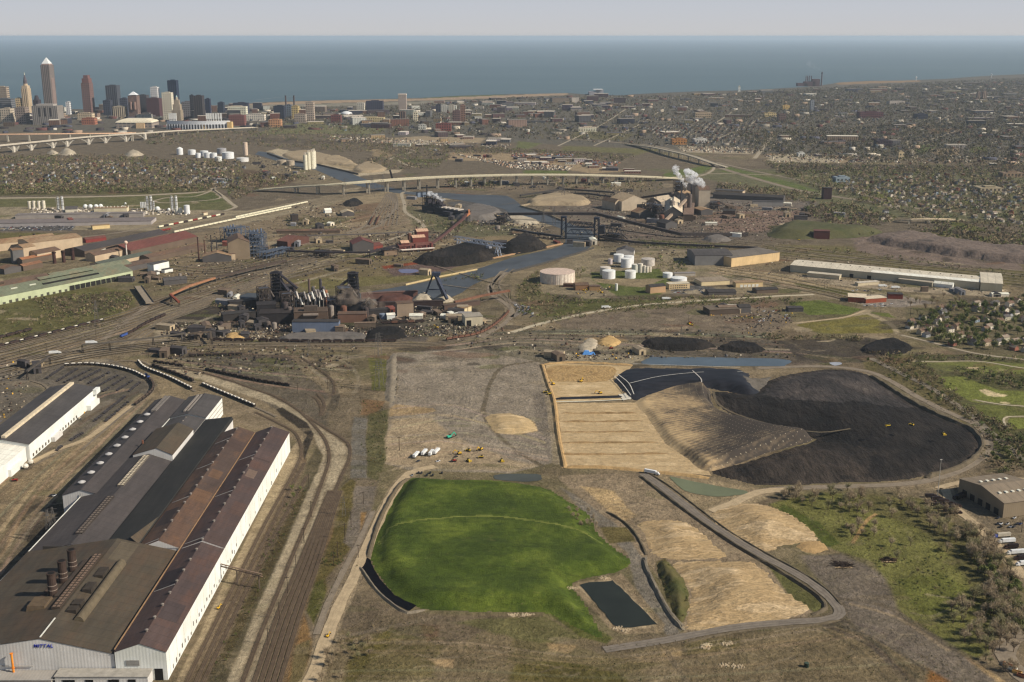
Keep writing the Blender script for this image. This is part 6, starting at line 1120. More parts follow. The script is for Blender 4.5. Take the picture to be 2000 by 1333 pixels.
# ---- blast furnaces
def furnace(x,yb,yt,label,sx,bridge):
 p=P(x,yb);H=ht(x,yb,yt);t=thing('blast_furnace',label,'blast furnace',p)
 mk('stack',lambda m:(m.cyl(0,0,0,H*.3,8,9,16),m.cyl(0,0,H*.3,H*.62,9,5,16),m.cyl(0,0,H*.62,H*.72,5,4,16)),plain((44,40,42)),t)
 for k in range(6):
  z=H*(.3+.11*k);w=10-k*.5;mk('platform',lambda m:m.box(-w,w,-w,w,z,z+.8,bottom=True),plain((40,40,44)),t)
 for a in(-1,1):
  for b in(-1,1):mk('column',lambda m:m.beam((8*a,8*b,0),(7*a,7*b,H*.95),1.3,1.3),plain((40,38,42)),t)
 mk('top_frame',lambda m:[m.beam((-7,y,H*.72),(7,y,H*.95),.8,.8)for y in(-7,7)]+[m.beam((7,y,H*.72),(-7,y,H*.95),.8,.8)for y in(-7,7)]+[m.box(-9,9,-9,9,H*.94,H*.96,bottom=True),m.box(-4,4,-4,4,H*.96,H)],plain((44,42,46)),t)
 mk('bleeder',lambda m:(m.tube((-5,0,H*.7),(-5,0,H*.98),1.4,8),m.tube((5,0,H*.7),(5,0,H*.98),1.4,8),m.tube((5,0,H*.92),(5+sx*30,-6,H*.45),2.2,8)),plain((56,52,56)),t)
 mk('skip_bridge',lambda m:(m.beam((0,4,H*.86),(bridge[0],bridge[1],4),5,2.5),m.beam((0,4,H*.78),(bridge[0]*.5,bridge[1]*.5,H*.38),1,1)),plain((50,48,54)),t)
 return t,H
furnace(542,588,530,'left blast furnace, dark tower with a skip bridge',1,(34,-20));furnace(691,586,531,'right blast furnace, dark tower behind the brown smoke',-1,(-18,-6))
for k,(x,yb,yt,r,c)in enumerate([(606,606,545,2.2,(92,76,70)),(613,600,560,3.4,(84,80,80)),(622,602,566,3.6,(96,90,88)),(628,600,545,2.6,(66,62,66)),(633,600,560,3.2,(84,78,78)),(638,604,567,3.2,(146,98,74)),(590,600,572,4,(78,74,76))]):
 t=thing('hot_stove','%s hot stove cylinder between the blast furnaces, %s from the left'%(['slim brown','grey','pale grey','slim dark','grey','rust orange','stout dark'][k],['second','third','fourth','fifth','sixth','last','first'][k]),'stove',P(x,yb));r_=r*mpp(x,yb);hh=ht(x,yb,yt)
 mk('shell',lambda m:m.cyl(0,0,0,hh-r_*.6,r_,n=14,cap=False),plain(c),t);mk('dome',lambda m:m.dome(0,0,hh-r_*.6,r_,r_*.8,14,3),plain(c),t)
for nm,lb,a,b,d,h,c,rc in[('cast_house','big dark cast house left of the stoves',(507,634),(573,632),30,16,(50,46,46),(58,52,50)),('cast_house','dark lower cast house at the far left of the furnaces',(503,622),(540,620),26,20,(46,44,46),(54,50,50)),('engine_house','brown engine house in front of the stoves',(575,636),(641,634),30,20,(92,76,64),(96,80,68)),('cast_house','long sooty shed left of the cast houses',(436,628),(500,622),18,10,(56,52,50),(62,58,56)),('cast_house','low black shed behind the left furnace',(450,606),(508,600),16,12,(50,47,46),(58,54,52)),('ore_bin','brown trestle wall right of the ore bins',(868,606),(938,596),6,7,(84,68,60),(90,76,68)),('cast_house','black shed between the brown shed and ore bins',(718,622),(762,618),16,11,(52,48,47),(60,56,54)),('cast_house','dark cast house in the brown smoke',(643,618),(706,616),28,18,(44,42,44),(52,48,48)),('ore_bin','long dark ore bin wall before the stockyard',(730,602),(866,598),8,8,(58,46,44),(66,54,50)),('ore_bin','red brown ore bin wall behind the stockyard',(706,586),(816,581),8,10,(104,76,68),(110,84,74)),('skip_house','dark block behind the left furnace',(556,590),(580,588),24,24,(60,54,54),(66,60,58))]:
 t,L=hall(nm,lb,a,b,d,h,'flat',0,c,rc,cat='works')
 if nm=='engine_house':
  for k in range(4):mk('opening',lambda m:m.box(L*(.08+.23*k),L*(.22+.23*k),-.4,.1,2,9),BLACKP,t)
  mk('penthouse',lambda m:m.box(L*.3,L*.7,3,12,20.7,28),plain((84,74,66)),t);mk('tank',lambda m:m.tube((L*.28,-2.6,16),(L*.72,-2.6,16),2.5,10),plain((120,108,98)),t)
for k in range(9):
 x0=572+k*7.5;q=P(x0,606);pz=14+rng.uniform(0,14)
 tt=thing('gas_main',['pale crooked gas main over the stoves','white gas main elbow over the stoves','grey gas main above the engine house'][k%3]+', '+['leftmost','near the left furnace','left of centre','by the pale stove','in the middle','right of centre','by the orange stove','near the right furnace','rightmost'][k],'pipe',q)
 mk('pipe_run',lambda m:(m.tube((0,0,pz),(8,-6,pz+6),1.5,8),m.tube((8,-6,pz+6),(12,-12,pz-4),1.5,8),m.tube((0,0,0),(0,0,pz),.7,6)),plain([(190,180,168),(206,198,188),(130,122,116)][k%3]),tt);mk('joint',lambda m:m.ball(8,-6,pz+6,1.9,8),plain((150,142,134)),tt)
p=P(846,587);H=ht(846,587,534);t=thing('ship_unloader','dark blue ship unloader leaning over the limestone','crane',p)
DB=plain((50,56,70))
mk('tower',lambda m:(m.beam((-16,0,0),(0,6,H*.92),2.2,2.2,0),m.beam((22,0,0),(4,6,H*.98),7,5,0),m.beam((-16,12,0),(0,8,H*.92),2.2,2.2,0),m.box(-2,12,0,14,H*.9,H),m.beam((-10,0,H*.4),(14,0,H*.4),1.5,1.5)),DB,t)
mk('boom',lambda m:(m.beam((2,6,H),(24,-18,6),4,4),m.beam((8,6,H*.6),(26,-6,2),3,3)),plain((58,62,74)),t);mk('cab',lambda m:m.box(14,22,-8,0,12,19),plain((66,66,72)),t)
A_,B_=P(892,489),P(974,503);t=thing('bridge_crane','pale blue gantry crane spanning the coal ridge','crane',A_,math.atan2(B_.y-A_.y,B_.x-A_.x));L=(B_-A_).length;PB=plain((150,158,172));H=20
mk('truss',lambda m:[m.beam((-10,y,H+z),(L+12,y,H+z),.9,.9)for y in(0,8)for z in(0,7)]+[m.beam((x,y,H),(x+7,y,H+7),.5,.5)for x in range(-8,int(L),14)for y in(0,8)]+[m.beam((x+7,y,H+7),(x+14,y,H),.5,.5)for x in range(-8,int(L),14)for y in(0,8)],PB,t)
for x in(2,L-6):mk('leg_frame',lambda m:[m.beam((x+dx,y,0),(x,y,H),1,1)for dx in(-6,6)for y in(0,8)]+[m.beam((x-4,y,8),(x+4,y,8),.7,.7)for y in(0,8)],PB,t)
mk('trolley',lambda m:m.box(L*.7,L*.7+9,0,8,H-6,H-1),plain((150,150,156)),t)
A_,B_=P(1103,468),P(1160,470);t=thing('lift_bridge','dark blue railway lift bridge over the river','bridge',A_,math.atan2(B_.y-A_.y,B_.x-A_.x));L=(B_-A_).length;DK=plain((44,48,58))
def truss(m,x0,x1,y,z,h,n,w=1.1):
 m.beam((x0,y,z),(x1,y,z),w,w);m.beam((x0+(x1-x0)/n,y,z+h),(x1-(x1-x0)/n,y,z+h),w,w);d=(x1-x0)/n
 for i in range(n):a,b=(z,z+h)if i%2==0 else(z+h,z);m.beam((x0+i*d,y,a),(x0+(i+1)*d,y,b),w*.7,w*.7)
for x in(-8,L):
 mk('tower',lambda m:[m.beam((x+dx,dy,0),(x+dx,dy,46),1.8,1.8)for dx in(0,9)for dy in(0,12)]+[m.beam((x,dy,z),(x+9,dy,z+9),.8,.8)for z in(0,9,18,27,36)for dy in(0,12)]+[m.box(x-1,x+10,-1,13,45,49,bottom=True)],DK,t)
mk('lift_span',lambda m:(truss(m,2,L,0,27,10,10),truss(m,2,L,12,27,10,10),m.box(2,L,0,12,26,27,bottom=True)),DK,t)
mk('counterweight',lambda m:m.box(L+10,L+22,0,12,14,32),plain((52,52,58)),t);mk('back_span',lambda m:(truss(m,L+8,L+60,0,10,22,6),truss(m,L+8,L+60,12,10,22,6)),DK,t)
mk('lower_span',lambda m:(truss(m,0,L,26,8,9,8),truss(m,0,L,34,8,9,8),m.box(-4,L+4,26,34,7,8,bottom=True)),plain((54,60,72)),t)
p=P(768,355);t=thing('bascule_bridge','black raised bascule leaf behind the long bridge','bridge',p);H=ht(768,355,332);mk('leaf',lambda m:(m.beam((0,0,0),(-9,0,H),7,5)),DARK,t);mk('counterweight',lambda m:m.box(-3,12,-5,5,0,8),DARK,t)
A_,B_=P(292,597),P(270,566);t=thing('short_bridge','short grey road bridge over the backwater','bridge',A_,math.atan2(B_.y-A_.y,B_.x-A_.x));L=(B_-A_).length
mk('deck',lambda m:m.box(-4,L+4,-6,6,4,5.4,bottom=True),plain((132,120,104)),t)
for y in(-6.4,6):mk('parapet',lambda m:m.box(-4,L+4,y,y+.4,4.2,7),plain((70,68,68)),t)
for k in range(4):mk('pier',lambda m:m.box(L*(k+.5)/4-1,L*(k+.5)/4+1,-5,5,0,4),plain((80,76,72)),t)
# ---- long valley viaduct
def viaduct(name,label,px,z,w,c,piers,zs=None,thick=1.9,pw=1.8,pair=7,edge=None):
 n=len(px);zz=zs or[z]*n;pts=[P(x,y,h)for(x,y),h in zip(px,zz)];t=thing(name,label,'bridge',(pts[0].x,pts[0].y,0));o=Vector((pts[0].x,pts[0].y,0))
 L=smooth_line([(p.x,p.y,p.z)for p in pts],30)
 def deck(m):
  prev=None
  for i,q in enumerate(L):
   tt=L[min(i+1,len(L)-1)]-L[max(i-1,0)];nn=np.array((-tt[1],tt[0]))/np.hypot(tt[0],tt[1])*w/2
   a=[(q[0]+s*nn[0]-o.x,q[1]+s*nn[1]-o.y,q[2]+dz)for s,dz in((1,0),(-1,0),(-1,-thick),(1,-thick))]
   if prev:
    for k in range(4):m.poly([prev[(k+1)%4],a[(k+1)%4],a[k],prev[k]])
   prev=a
 dk=mk('deck',deck,plain(c),t)
 def rail(sg):
  def f(m):
   for i in range(len(L)-1):
    tt=L[i+1]-L[i];nn=np.array((-tt[1],tt[0]))/np.hypot(tt[0],tt[1])*w/2*sg
    a,b=L[i],L[i+1];m.beam((a[0]+nn[0]-o.x,a[1]+nn[1]-o.y,a[2]+.6),(b[0]+nn[0]-o.x,b[1]+nn[1]-o.y,b[2]+.6),.5,1.2)
  return f
 for sg in(1,-1):mk('parapet',rail(sg),plain(edge or tuple(min(255,int(v*1.05))for v in c)),dk)
 for u in piers:
  i=min(len(L)-2,int(u*(len(L)-1)));f_=u*(len(L)-1)-i;q=L[i]*(1-f_)+L[i+1]*f_;tt=L[i+1]-L[i];nn=np.array((-tt[1],tt[0]))/np.hypot(tt[0],tt[1])
  top=q[2]-thick
  if top>2:mk('pier',lambda m:([m.box(q[0]+s*nn[0]*pair-o.x-pw,q[0]+s*nn[0]*pair-o.x+pw,q[1]+s*nn[1]*pair-o.y-pw,q[1]+s*nn[1]*pair-o.y+pw,0,top-2)for s in(-1,1)],m.beam((q[0]-nn[0]*w*.45-o.x,q[1]-nn[1]*w*.45-o.y,top-1),(q[0]+nn[0]*w*.45-o.x,q[1]+nn[1]*w*.45-o.y,top-1),3,2)),plain((160,152,136)),t)
 return t
viaduct('viaduct','long cream viaduct across the river valley',[(500,371),(560,366),(640,361),(700,356.5),(780,350.5),(870,345.5),(1000,342),(1130,342),(1260,345.5),(1330,349)],32,30,(180,171,146),[.1,.15,.2,.25,.295,.335,.37,.41,.45,.485,.515,.55,.585,.62,.655,.69,.72,.75,.785,.82,.85,.885],zs=[4,14,27,32,32,32,30,26,14,3])
viaduct('flyover','expressway flyover with a dark underside',[(1225,282),(1270,287),(1310,295),(1352,305),(1390,318),(1420,327)],10,24,(150,140,122),[.15,.28,.4,.52,.62,.72,.82],zs=[2,12,18,18,12,2])
viaduct('overpass','pale overpass crossing the ramps on the right',[(1745,432),(1780,429),(1830,428),(1880,430)],9,12,(170,156,132),[.3,.55,.8],zs=[2,9,9,2])
# ---- steam and smoke
def plume(name,label,blobs,dens,col,cat='smoke',aniso=0.0):
 import bmesh
 from mathutils import Matrix,noise
 m_=bpy.data.materials.new(name+'_vapour');m_.use_nodes=True
 n=m_.node_tree.nodes;n.clear();o_=n.new('ShaderNodeOutputMaterial');v=n.new('ShaderNodeVolumePrincipled');v.inputs['Color'].default_value=(*col,1);v.inputs['Anisotropy'].default_value=aniso
 g=n.new('ShaderNodeNewGeometry');nz=n.new('ShaderNodeTexNoise');nz.inputs['Scale'].default_value=.12 if name=='steam' else .06;nz.inputs['Detail'].default_value=4;mr=n.new('ShaderNodeMapRange');lk=m_.node_tree.links.new
 lk(g.outputs['Position'],nz.inputs['Vector']);lk(nz.outputs[0],mr.inputs[0]);mr.inputs[1].default_value=.40 if name=='steam' else .44;mr.inputs[2].default_value=.6 if name=='steam' else .68;mr.inputs[3].default_value=0;mr.inputs[4].default_value=dens
 lk(mr.outputs[0],v.inputs['Density']);lk(v.outputs[0],o_.inputs['Volume'])
 bm=bmesh.new()
 for x,y,z,r in blobs:
  for k in range(4 if name=='steam' else 1):
   a=Vector((rng.gauss(0,.5),rng.gauss(0,.4),rng.gauss(0,.5)))*r*(k>0);bmesh.ops.create_icosphere(bm,subdivisions=3,radius=r*(1 if k==0 else rng.uniform(.45,.75)),matrix=Matrix.Translation(Vector((x,y,z))+a))
 for vv in bm.verts:vv.co+=vv.normal*(noise.noise(vv.co*.16)*2.6+noise.noise(vv.co*.4)*1.4)*(1 if name=='steam' else .6)
 me=bpy.data.meshes.new(name);bm.to_mesh(me);bm.free();me.materials.append(m_);me.polygons.foreach_set('use_smooth',[True]*len(me.polygons));o=bpy.data.objects.new(name,me);COL.objects.link(o);tag(o,label,cat,None,'stuff')
def trail(p0,p1,z0,z1,n,r0,r1,wob=6):
 return[(p0[0]+(p1[0]-p0[0])*k/n+rng.uniform(-wob,wob),p0[1]+(p1[1]-p0[1])*k/n+rng.uniform(-wob,wob),z0+(z1-z0)*k/n+rng.uniform(-wob,wob)*.6,r0+(r1-r0)*k/n)for k in range(n+1)]
q=P(1375,412);plume('steam','white steam billowing off the steel plant roof',trail((q.x-2,q.y+20),(q.x-36,q.y+20),62,84,7,7,13,5),.3,(.99,.99,.99))
q=P(1338,412);plume('steam','thin white steam rising from the steel plant stack',trail((q.x+2,q.y),(q.x-30,q.y+6),60,104,10,3,7,2.5),.3,(.99,.99,.99))
q=P(850,405);plume('steam','white steam over the coke ovens',trail((q.x+22,q.y),(q.x-14,q.y+10),18,32,7,3.5,7,3),.3,(.99,.99,.99))
q=P(690,618);plume('smoke','brown smoke drifting round the right blast furnace',trail((q.x+38,q.y),(q.x-24,q.y+8),20,34,18,7,13,11),.05,(.72,.58,.44))
q=P(1604,168);plume('smoke','faint smoke from the tall power station stack',trail((q.x,q.y),(q.x-120,q.y),120,190,7,8,26,6),.008,(.8,.8,.85))
# ================================================================ DENSE DETAIL OF THE WORKS
def fan(a,b,n,z0,where):
 a,b=PN(a),PN(b)
 for i in range(n):
  u=i/max(1,n-1)+rng.uniform(-.03,.03);ribbon('railway_track',[((1-u)*p[0]+u*q[0]+rng.uniform(-1.5,1.5),(1-u)*p[1]+u*q[1]+rng.uniform(-1.5,1.5))for p,q in zip(a,b)],3.2,z0+i*.006,TRACK,label='dusty railway track '+where,world=True)
fan([(-60,690),(100,650),(240,612),(330,580),(440,545),(560,508),(660,482)],[(-60,748),(80,710),(220,670),(325,632),(440,590),(545,552),(660,522)],11,1.1,'of the long curving yard')
fan([(300,514),(420,526),(520,505),(640,478),(760,464)],[(330,560),(440,546),(560,522),(680,508),(800,492)],6,1.2,'past the melt shop')
fan([(1180,474),(1400,468),(1700,503),(2100,540)],[(1180,490),(1400,494),(1700,528),(2100,574)],7,1.25,'on the flats behind the warehouse')
fan([(1450,322),(1700,327),(2100,328)],[(1450,334),(1700,340),(2100,344)],6,1.3,'of the far junction')
fan([(0,712),(120,690),(240,676),(380,662)],[(0,745),(120,712),(240,690),(400,676)],5,1.35,'at the throat of the yard')
fan([(1400,522),(1520,540),(1640,566),(1720,584)],[(1410,540),(1500,556),(1600,574),(1660,588)],4,1.4,'in the weedy sidings')
fan([(845,520),(930,545),(985,560)],[(880,600),(940,590),(985,572)],3,1.45,'by the limestone piles')
def scrap(name,label,P2,s0,s1,cols,kind='stuff',hz=None):
 n=len(P2);h=nrg.uniform(s0,s1,(n,3))*np.array([1,.6,.5]);a=nrg.uniform(0,6.28,n)
 if hz:h[:,2]=nrg.uniform(hz[0],hz[1],n)/2;a=nrg.choice([-.24,1.33,.1],n)
 ca,sa=np.cos(a)[:,None],np.sin(a)[:,None]
 c=np.array([(x,y,z)for z in(0,1)for x,y in((-1,-1),(1,-1),(1,1),(-1,1))],float);L=c[None]*np.stack([h[:,0],h[:,1],h[:,2]*2],-1)[:,None]
 V=np.stack([L[...,0]*ca-L[...,1]*sa+P2[:,:1],L[...,0]*sa+L[...,1]*ca+P2[:,1:],L[...,2]+.02],-1)
 Fq=np.array([[0,1,5,4],[1,2,6,5],[2,3,7,6],[3,0,4,7],[4,5,6,7]]);Fc=(Fq[None]+(np.arange(n)*8)[:,None,None]).reshape(-1,4)
 col=np.repeat(np.array([lin_a(x)for x in cols])[nrg.integers(0,len(cols),n)]*nrg.uniform(.6,1.25,(n,1)),8,0)
 tag(mesh_np(name,V.reshape(-1,3),Fc,vc_mat('mass_scrap',.8,1.2),col=col),label,'scrap',None,kind)
def vc_mat(name,lo=.75,hi=1.25,sc=.3):
 def f(t):
  a=t.new('ShaderNodeVertexColor',layer_name='Col');m=t.new('ShaderNodeVectorMath',operation='SCALE');t.link(a.outputs[0],m.inputs[0]);t.link(t.val(t.noise(t.pos(),sc,3),.25,.75,lo,hi),m.inputs['Scale']);t.color(m.outputs[0]);return t.m
 return mat(name,f)
def lin_a(c):return np.array(A(c))
def sample(poly,n,pad=0):
 pts=PN(poly);xs,ys=[p[0]for p in pts],[p[1]for p in pts];out=np.zeros((0,2))
 while len(out)<n:
  q=np.stack([nrg.uniform(min(xs),max(xs),n*4),nrg.uniform(min(ys),max(ys),n*4)],-1);out=np.concatenate([out,q[sdf(q[:,0],q[:,1],pts)>pad]])
 return out[:n]
DRAB=[(64,56,50),(84,74,63),(52,47,45),(104,92,77),(132,119,101),(86,64,54),(74,72,73),(60,54,50),(78,68,58),(176,164,144)]
scrap('scrap','litter of plant, stock and scrap about the blast furnaces',np.concatenate([sample([(310,632),(500,628),(760,640),(960,628),(930,656),(700,660),(320,666)],2200),sample([(700,600),(900,600),(940,630),(720,632)],500),sample([(300,520),(560,484),(580,530),(420,566),(310,560)],300),sample([(440,596),(505,600),(500,632),(420,620)],220)]),.4,1.9,DRAB)
scrap('scrap','litter of slag and plant round the steel plant',np.concatenate([sample([(1190,400),(1420,395),(1570,408),(1560,440),(1480,460),(1200,468),(1170,440)],1500),sample([(1060,376),(1200,372),(1280,385),(1180,400),(1100,385)],260)]),.5,2.2,DRAB)
scrap('scrap','stock and rubbish lying about the ore and rail yards',np.concatenate([sample([(560,395),(700,400),(690,450),(560,470)],200),sample([(700,460),(900,450),(880,500),(700,520)],300),sample([(900,425),(1060,440),(1090,470),(980,460)],240),sample([(470,296),(560,320),(660,350),(520,358)],260),sample([(850,350),(1060,352),(1060,372),(880,368)],240)]),.6,3.0,DRAB)
scrap('scrap','dark odds and ends dotted over the valley floor',np.concatenate([sample([(300,480),(560,420),(860,390),(1000,440),(900,500),(560,575),(300,570)],900),sample([(1000,380),(1560,390),(1560,470),(1480,500),(1180,510),(1100,440)],500),sample([(860,610),(1100,640),(1500,650),(1560,700),(1100,705),(860,670)],260),sample([(300,670),(700,676),(680,720),(330,735)],260),sample([(1480,490),(1990,550),(1990,580),(1500,540)],160)]),.5,2.4,DRAB)
scrap('scrap','machines and stock strewn over the scrap yard',np.concatenate([sample([(1460,598),(1560,600),(1550,636),(1440,622)],120),sample([(1380,616),(1480,614),(1540,650),(1490,668),(1440,640)],90),sample([(1120,560),(1200,560),(1180,580),(1120,576)],80),sample([(1100,690),(1240,690),(1250,705),(1060,706)],120),sample([(0,700),(60,720),(40,830),(0,850)],90),sample([(95,770),(180,762),(160,820),(60,880)],160)]),.4,1.8,DRAB+[(206,160,60)])
scrap('containers','rows of red and orange containers and pale trailers beyond the viaduct',np.concatenate([sample([(1000,301),(1120,303),(1110,310),(1000,308)],260),sample([(1100,310),(1210,318),(1200,330),(1120,322)],140)]),1.5,5,[(136,82,66),(148,96,72),(120,76,66),(170,156,138),(92,102,118),(110,98,86)])
scrap('containers','pale vehicles and sheds in the yards beyond the viaduct',np.concatenate([sample([(880,300),(1000,318),(1120,326),(1110,334),(1000,330)],420),sample([(640,266),(760,270),(1000,284),(990,292),(640,276)],380),sample([(1330,286),(1480,290),(1475,300),(1330,297)],240),sample([(1490,302),(2000,306),(2000,320),(1500,318)],420)]),1.5,4.5,[(186,176,158),(160,148,130),(120,112,104),(90,84,80),(140,112,90)])
scrap('pipework','pale pipework and small vessels of the gas plant',sample([(60,408),(370,410),(372,421),(60,418)],300),1.0,4.5,[(206,196,178),(170,160,146),(120,112,104)])
scrap('distant_blocks','long low roofs scattered through the far city',np.concatenate([sample([(500,216),(760,208),(1000,192),(1300,188),(1560,178),(1760,168),(2060,158),(2100,330),(1700,322),(1480,300),(1240,285),(1080,275),(780,262),(520,250)],420),sample([(0,222),(540,216),(540,250),(200,262),(0,260)],170)]),8,28,[(182,174,160),(176,164,146),(64,58,60),(92,62,58),(76,76,86),(150,128,108),(56,54,62)],hz=(5,12))
WS=[]
def wshed(x,y,w_,d_,hh,rz,ci):
 wc,rc,cn=[((96,84,72),(108,92,78),'brown'),((70,66,66),(64,60,60),'dark'),((196,186,168),(206,198,182),'white'),((168,150,122),(140,126,106),'tan'),((112,64,54),(120,72,62),'rust red'),((120,120,124),(128,124,122),'grey')][ci]
 t=thing('works_shed',None,'shed',(x,y,0),rz,'small sheds about the works');pit=rng.random()<.6;rs=w_*.16*pit
 mk('wall',lambda m:m.walls(-w_/2,w_/2,-d_/2,d_/2,0,hh,hh+rs+.01),plain(wc),t);mk('roof',lambda m:m.roof(-w_/2,w_/2,-d_/2,d_/2,hh+.05,hh+.06+rs,over=.4,th=.3),plain(rc),t);mk('door',lambda m:m.box(-w_*.2,w_*.12,-d_/2-.15,-d_/2+.05,0,hh*.7),BLACKP,t)
 WS.append((t,'%s %s shed'%('long' if d_>22 else 'tall' if hh>9 else 'small',cn)))
for poly,n in[([(150,532),(300,522),(340,545),(270,560)],7),([(320,640),(500,636),(510,660),(330,664)],14),([(430,570),(505,600),(440,612)],5),([(700,606),(900,604),(950,632),(720,634)],22),([(440,604),(720,640),(700,660),(440,640)],14),([(380,480),(560,476),(560,500),(400,520)],6),([(760,500),(880,530),(800,552),(600,540)],5),([(160,470),(330,462),(400,490),(200,520)],8),([(1400,600),(1560,596),(1560,630),(1440,640)],5),([(1700,560),(1960,572),(1960,580),(1760,572)],5),([(1060,690),(1250,690),(1240,704),(1080,704)],3),([(560,474),(690,474),(690,500),(560,500)],5),([(500,440),(660,430),(690,450),(540,456)],4),([(780,376),(1000,420),(980,436),(850,430)],8),([(1060,346),(1260,350),(1250,376),(1080,372)],16),([(1190,400),(1300,400),(1400,440),(1200,456)],14),([(1400,396),(1560,400),(1520,446),(1420,440)],8),([(1060,460),(1180,476),(1190,500),(1090,480)],5),([(0,424),(300,424),(300,436),(0,436)],8),([(500,318),(600,336),(640,352),(500,350)],12),([(830,292),(1010,306),(990,326),(850,318)],10),([(400,350),(470,352),(470,368),(400,366)],12),([(1500,405),(1700,420),(1700,434),(1540,432)],9),([(860,350),(1060,352),(1050,370),(880,366)],9),([(960,470),(1090,474),(1060,484),(980,482)],2),([(40,760),(110,730),(60,700),(0,740)],4),([(190,700),(330,672),(380,690),(240,712)],3)]:
 for x,y in sample(poly,n):wshed(x,y,rng.uniform(6,16),rng.uniform(9,32),rng.uniform(3.5,10),rng.choice((0,.4,1.2,1.6))+rng.uniform(-.1,.1),rng.choices(range(6),[5,6,1.6,3,1.2,2.4])[0])
SOOT=plain((46,43,44));SOOT2=plain((66,58,54))
for k,(a,b,D,H,nx,nz)in enumerate([((552,612),(576,610),20,30,3,4),((640,620),(664,618),22,26,3,3),((662,606),(690,604),24,34,3,4),((700,612),(728,610),18,18,3,2),((508,606),(530,604),20,34,3,4),((576,604),(612,602),14,22,4,3),((1318,392),(1338,392),40,48,4,5),((1284,430),(1298,429),40,34,2,4),((1262,420),(1290,419),30,26,3,3),((1386,410),(1410,409),24,18,3,2),((826,402),(850,404),16,26,3,3),((748,500),(776,498),14,12,4,2),((1180,470),(1210,474),14,16,4,2),((970,440),(990,440),24,24,2,3),((612,502),(640,503),14,12,3,2)]):
 A_,B_=P(*a),P(*b);t=thing('furnace_steelwork',None,'steelwork',A_,math.atan2(B_.y-A_.y,B_.x-A_.x),'dark steel frames of the works');L=(B_-A_).length;lattice_block(t,L,D,H,nx,2,nz,1.1,SOOT if k%2 else SOOT2)
 mk('bin',lambda m:(m.box(L*.15,L*.8,D*.2,D*.8,H*.35,H*.75),m.frus(L*.2,L*.75,D*.25,D*.75,H*.2,H*.35,1.0)),SOOT2 if k%2 else SOOT,t);mk('duct',lambda m:(m.tube((L*.3,-1,H*.3),(L*.9,D,H*1.05),1.5,8),m.tube((L*.9,D,H*1.05),(L*1.4,D*.5,H*.5),1.5,8)),plain((92,84,78)),t)
 WS.append((t,'dark open steel frame'))
for k,(x,y,r,h)in enumerate([(558,622,5,24),(566,626,4,20),(648,626,4,22),(672,622,5,18),(716,622,4,16),(524,640,4,8),(536,642,4,8),(1292,440,6,22),(1282,436,5,18),(1346,418,6,46),(1312,426,6,40),(1400,404,6,14),(856,408,4,22),(884,440,5,7),(972,448,6,6),(800,470,4,14),(432,640,4,7),(372,648,4,7),(352,542,3,6)]):
 t=thing('process_tank',None,'tank',P(x,y),0,'upright vessels about the works');c=[(70,62,60),(96,86,80),(130,120,110),(110,76,62)][k%4];mk('shell',lambda m:m.cyl(0,0,0,h,r,n=12),plain(c),t);mk('dome',lambda m:m.dome(0,0,h+.01,r,r*.5,12,2),plain(tuple(int(v*.9)for v in c)),t);mk('ladder',lambda m:m.beam((r+.3,0,0),(r+.3,0,h),.4,.4),BLACKP,t)
 WS.append((t,['sooty upright tank','grey upright tank','pale upright tank','rusty upright tank'][k%4]))
gallery('conveyor','sloping tan gallery up the side of the steel plant tower',[(1296,438),(1320,426),(1344,416)],6,5,plain((150,132,114)),[4,18,40],30);gallery('conveyor','dark gallery sloping from the stock field to the steel plant',[(1196,398),(1250,402),(1312,412)],6,5,plain((70,64,62)),[4,20,44],40);gallery('conveyor','dark gallery past the sand dome',[(1016,388),(1100,378),(1200,382)],5,4,plain((62,58,56)),[8,12,8],50);gallery('conveyor','dark gallery curving to the lift bridge',[(1210,396),(1150,386),(1060,382)],5,4,plain((58,54,54)),[12,10,6],50)
# ================================================================ LABELS FOR REPEATS: look + nearest landmark + rank
LMK=[(n,P(x,y))for n,x,y in[('the green mound',960,1060),('the dark oblong pond',1210,1185),('the nearest clay mound',1450,1160),('the rounded clay mound',1500,1030),('the murky green pond',1380,950),('the black heap',1650,850),('the clay cells',1160,800),('the dirt pile on the plateau',1000,830),('the parked trailers',835,885),('the truck depot',1960,985),('the street corner at bottom right',1975,1280),('the upper golf bunker',1940,768),('the golf course path',1900,706),('the cinder pile',1735,680),('the sports fields',1650,625),('the brick offices',1700,588),('the long white warehouse',1740,550),('the far warehouse end',1950,570),('the scrap yard sheds',1420,612),('the tank farm',1230,535),('the huge flat tank',1090,555),('the tan warehouse',1470,515),('the lift bridge',1130,468),('the steel plant',1330,420),('the green ridge',1600,455),('the right overpass',1810,430),('the dark maroon tower',1615,390),('the coke ovens',860,415),('the coal ridge',890,505),('the blast furnaces',620,610),('the blue shed',615,645),('the ship unloader',846,587),('the melt shop',465,500),('the green mill',120,565),('the short bridge',280,580),('the long shed',100,830),('the rolling shed',280,850),('the steel mill',400,1000),('the mill front',200,1325),('the gas plant',300,411),('the cloverleaf',420,375),('the river terminal tanks',410,308),('the cement silos',605,325),('the gravel cones',180,300),('the arched bridge',150,290),('the long viaduct',900,345),('the flyover',1330,300),('the ballpark',385,250),('the arena',265,248),('the white dome',676,224),('the slab tower on legs',786,233),('the twin stacks',566,228),('the power station',1590,168),('the orange factory',1325,280),('the grey slab tower',1585,215),('the twin brown slabs',1916,192),('the far park',1800,290),('the lakeside stadium',1165,184),('the green airfield',900,190),('the red container yard',1060,306),('the west edge houses',60,345),('the left neighbourhood centre',240,335),('the right hill houses',1900,410),('the far right grid',1400,250),('the rail yard loop',280,745),('the coil field',200,735),('the near houses',1880,650),('the right hill trees',1960,360)]]
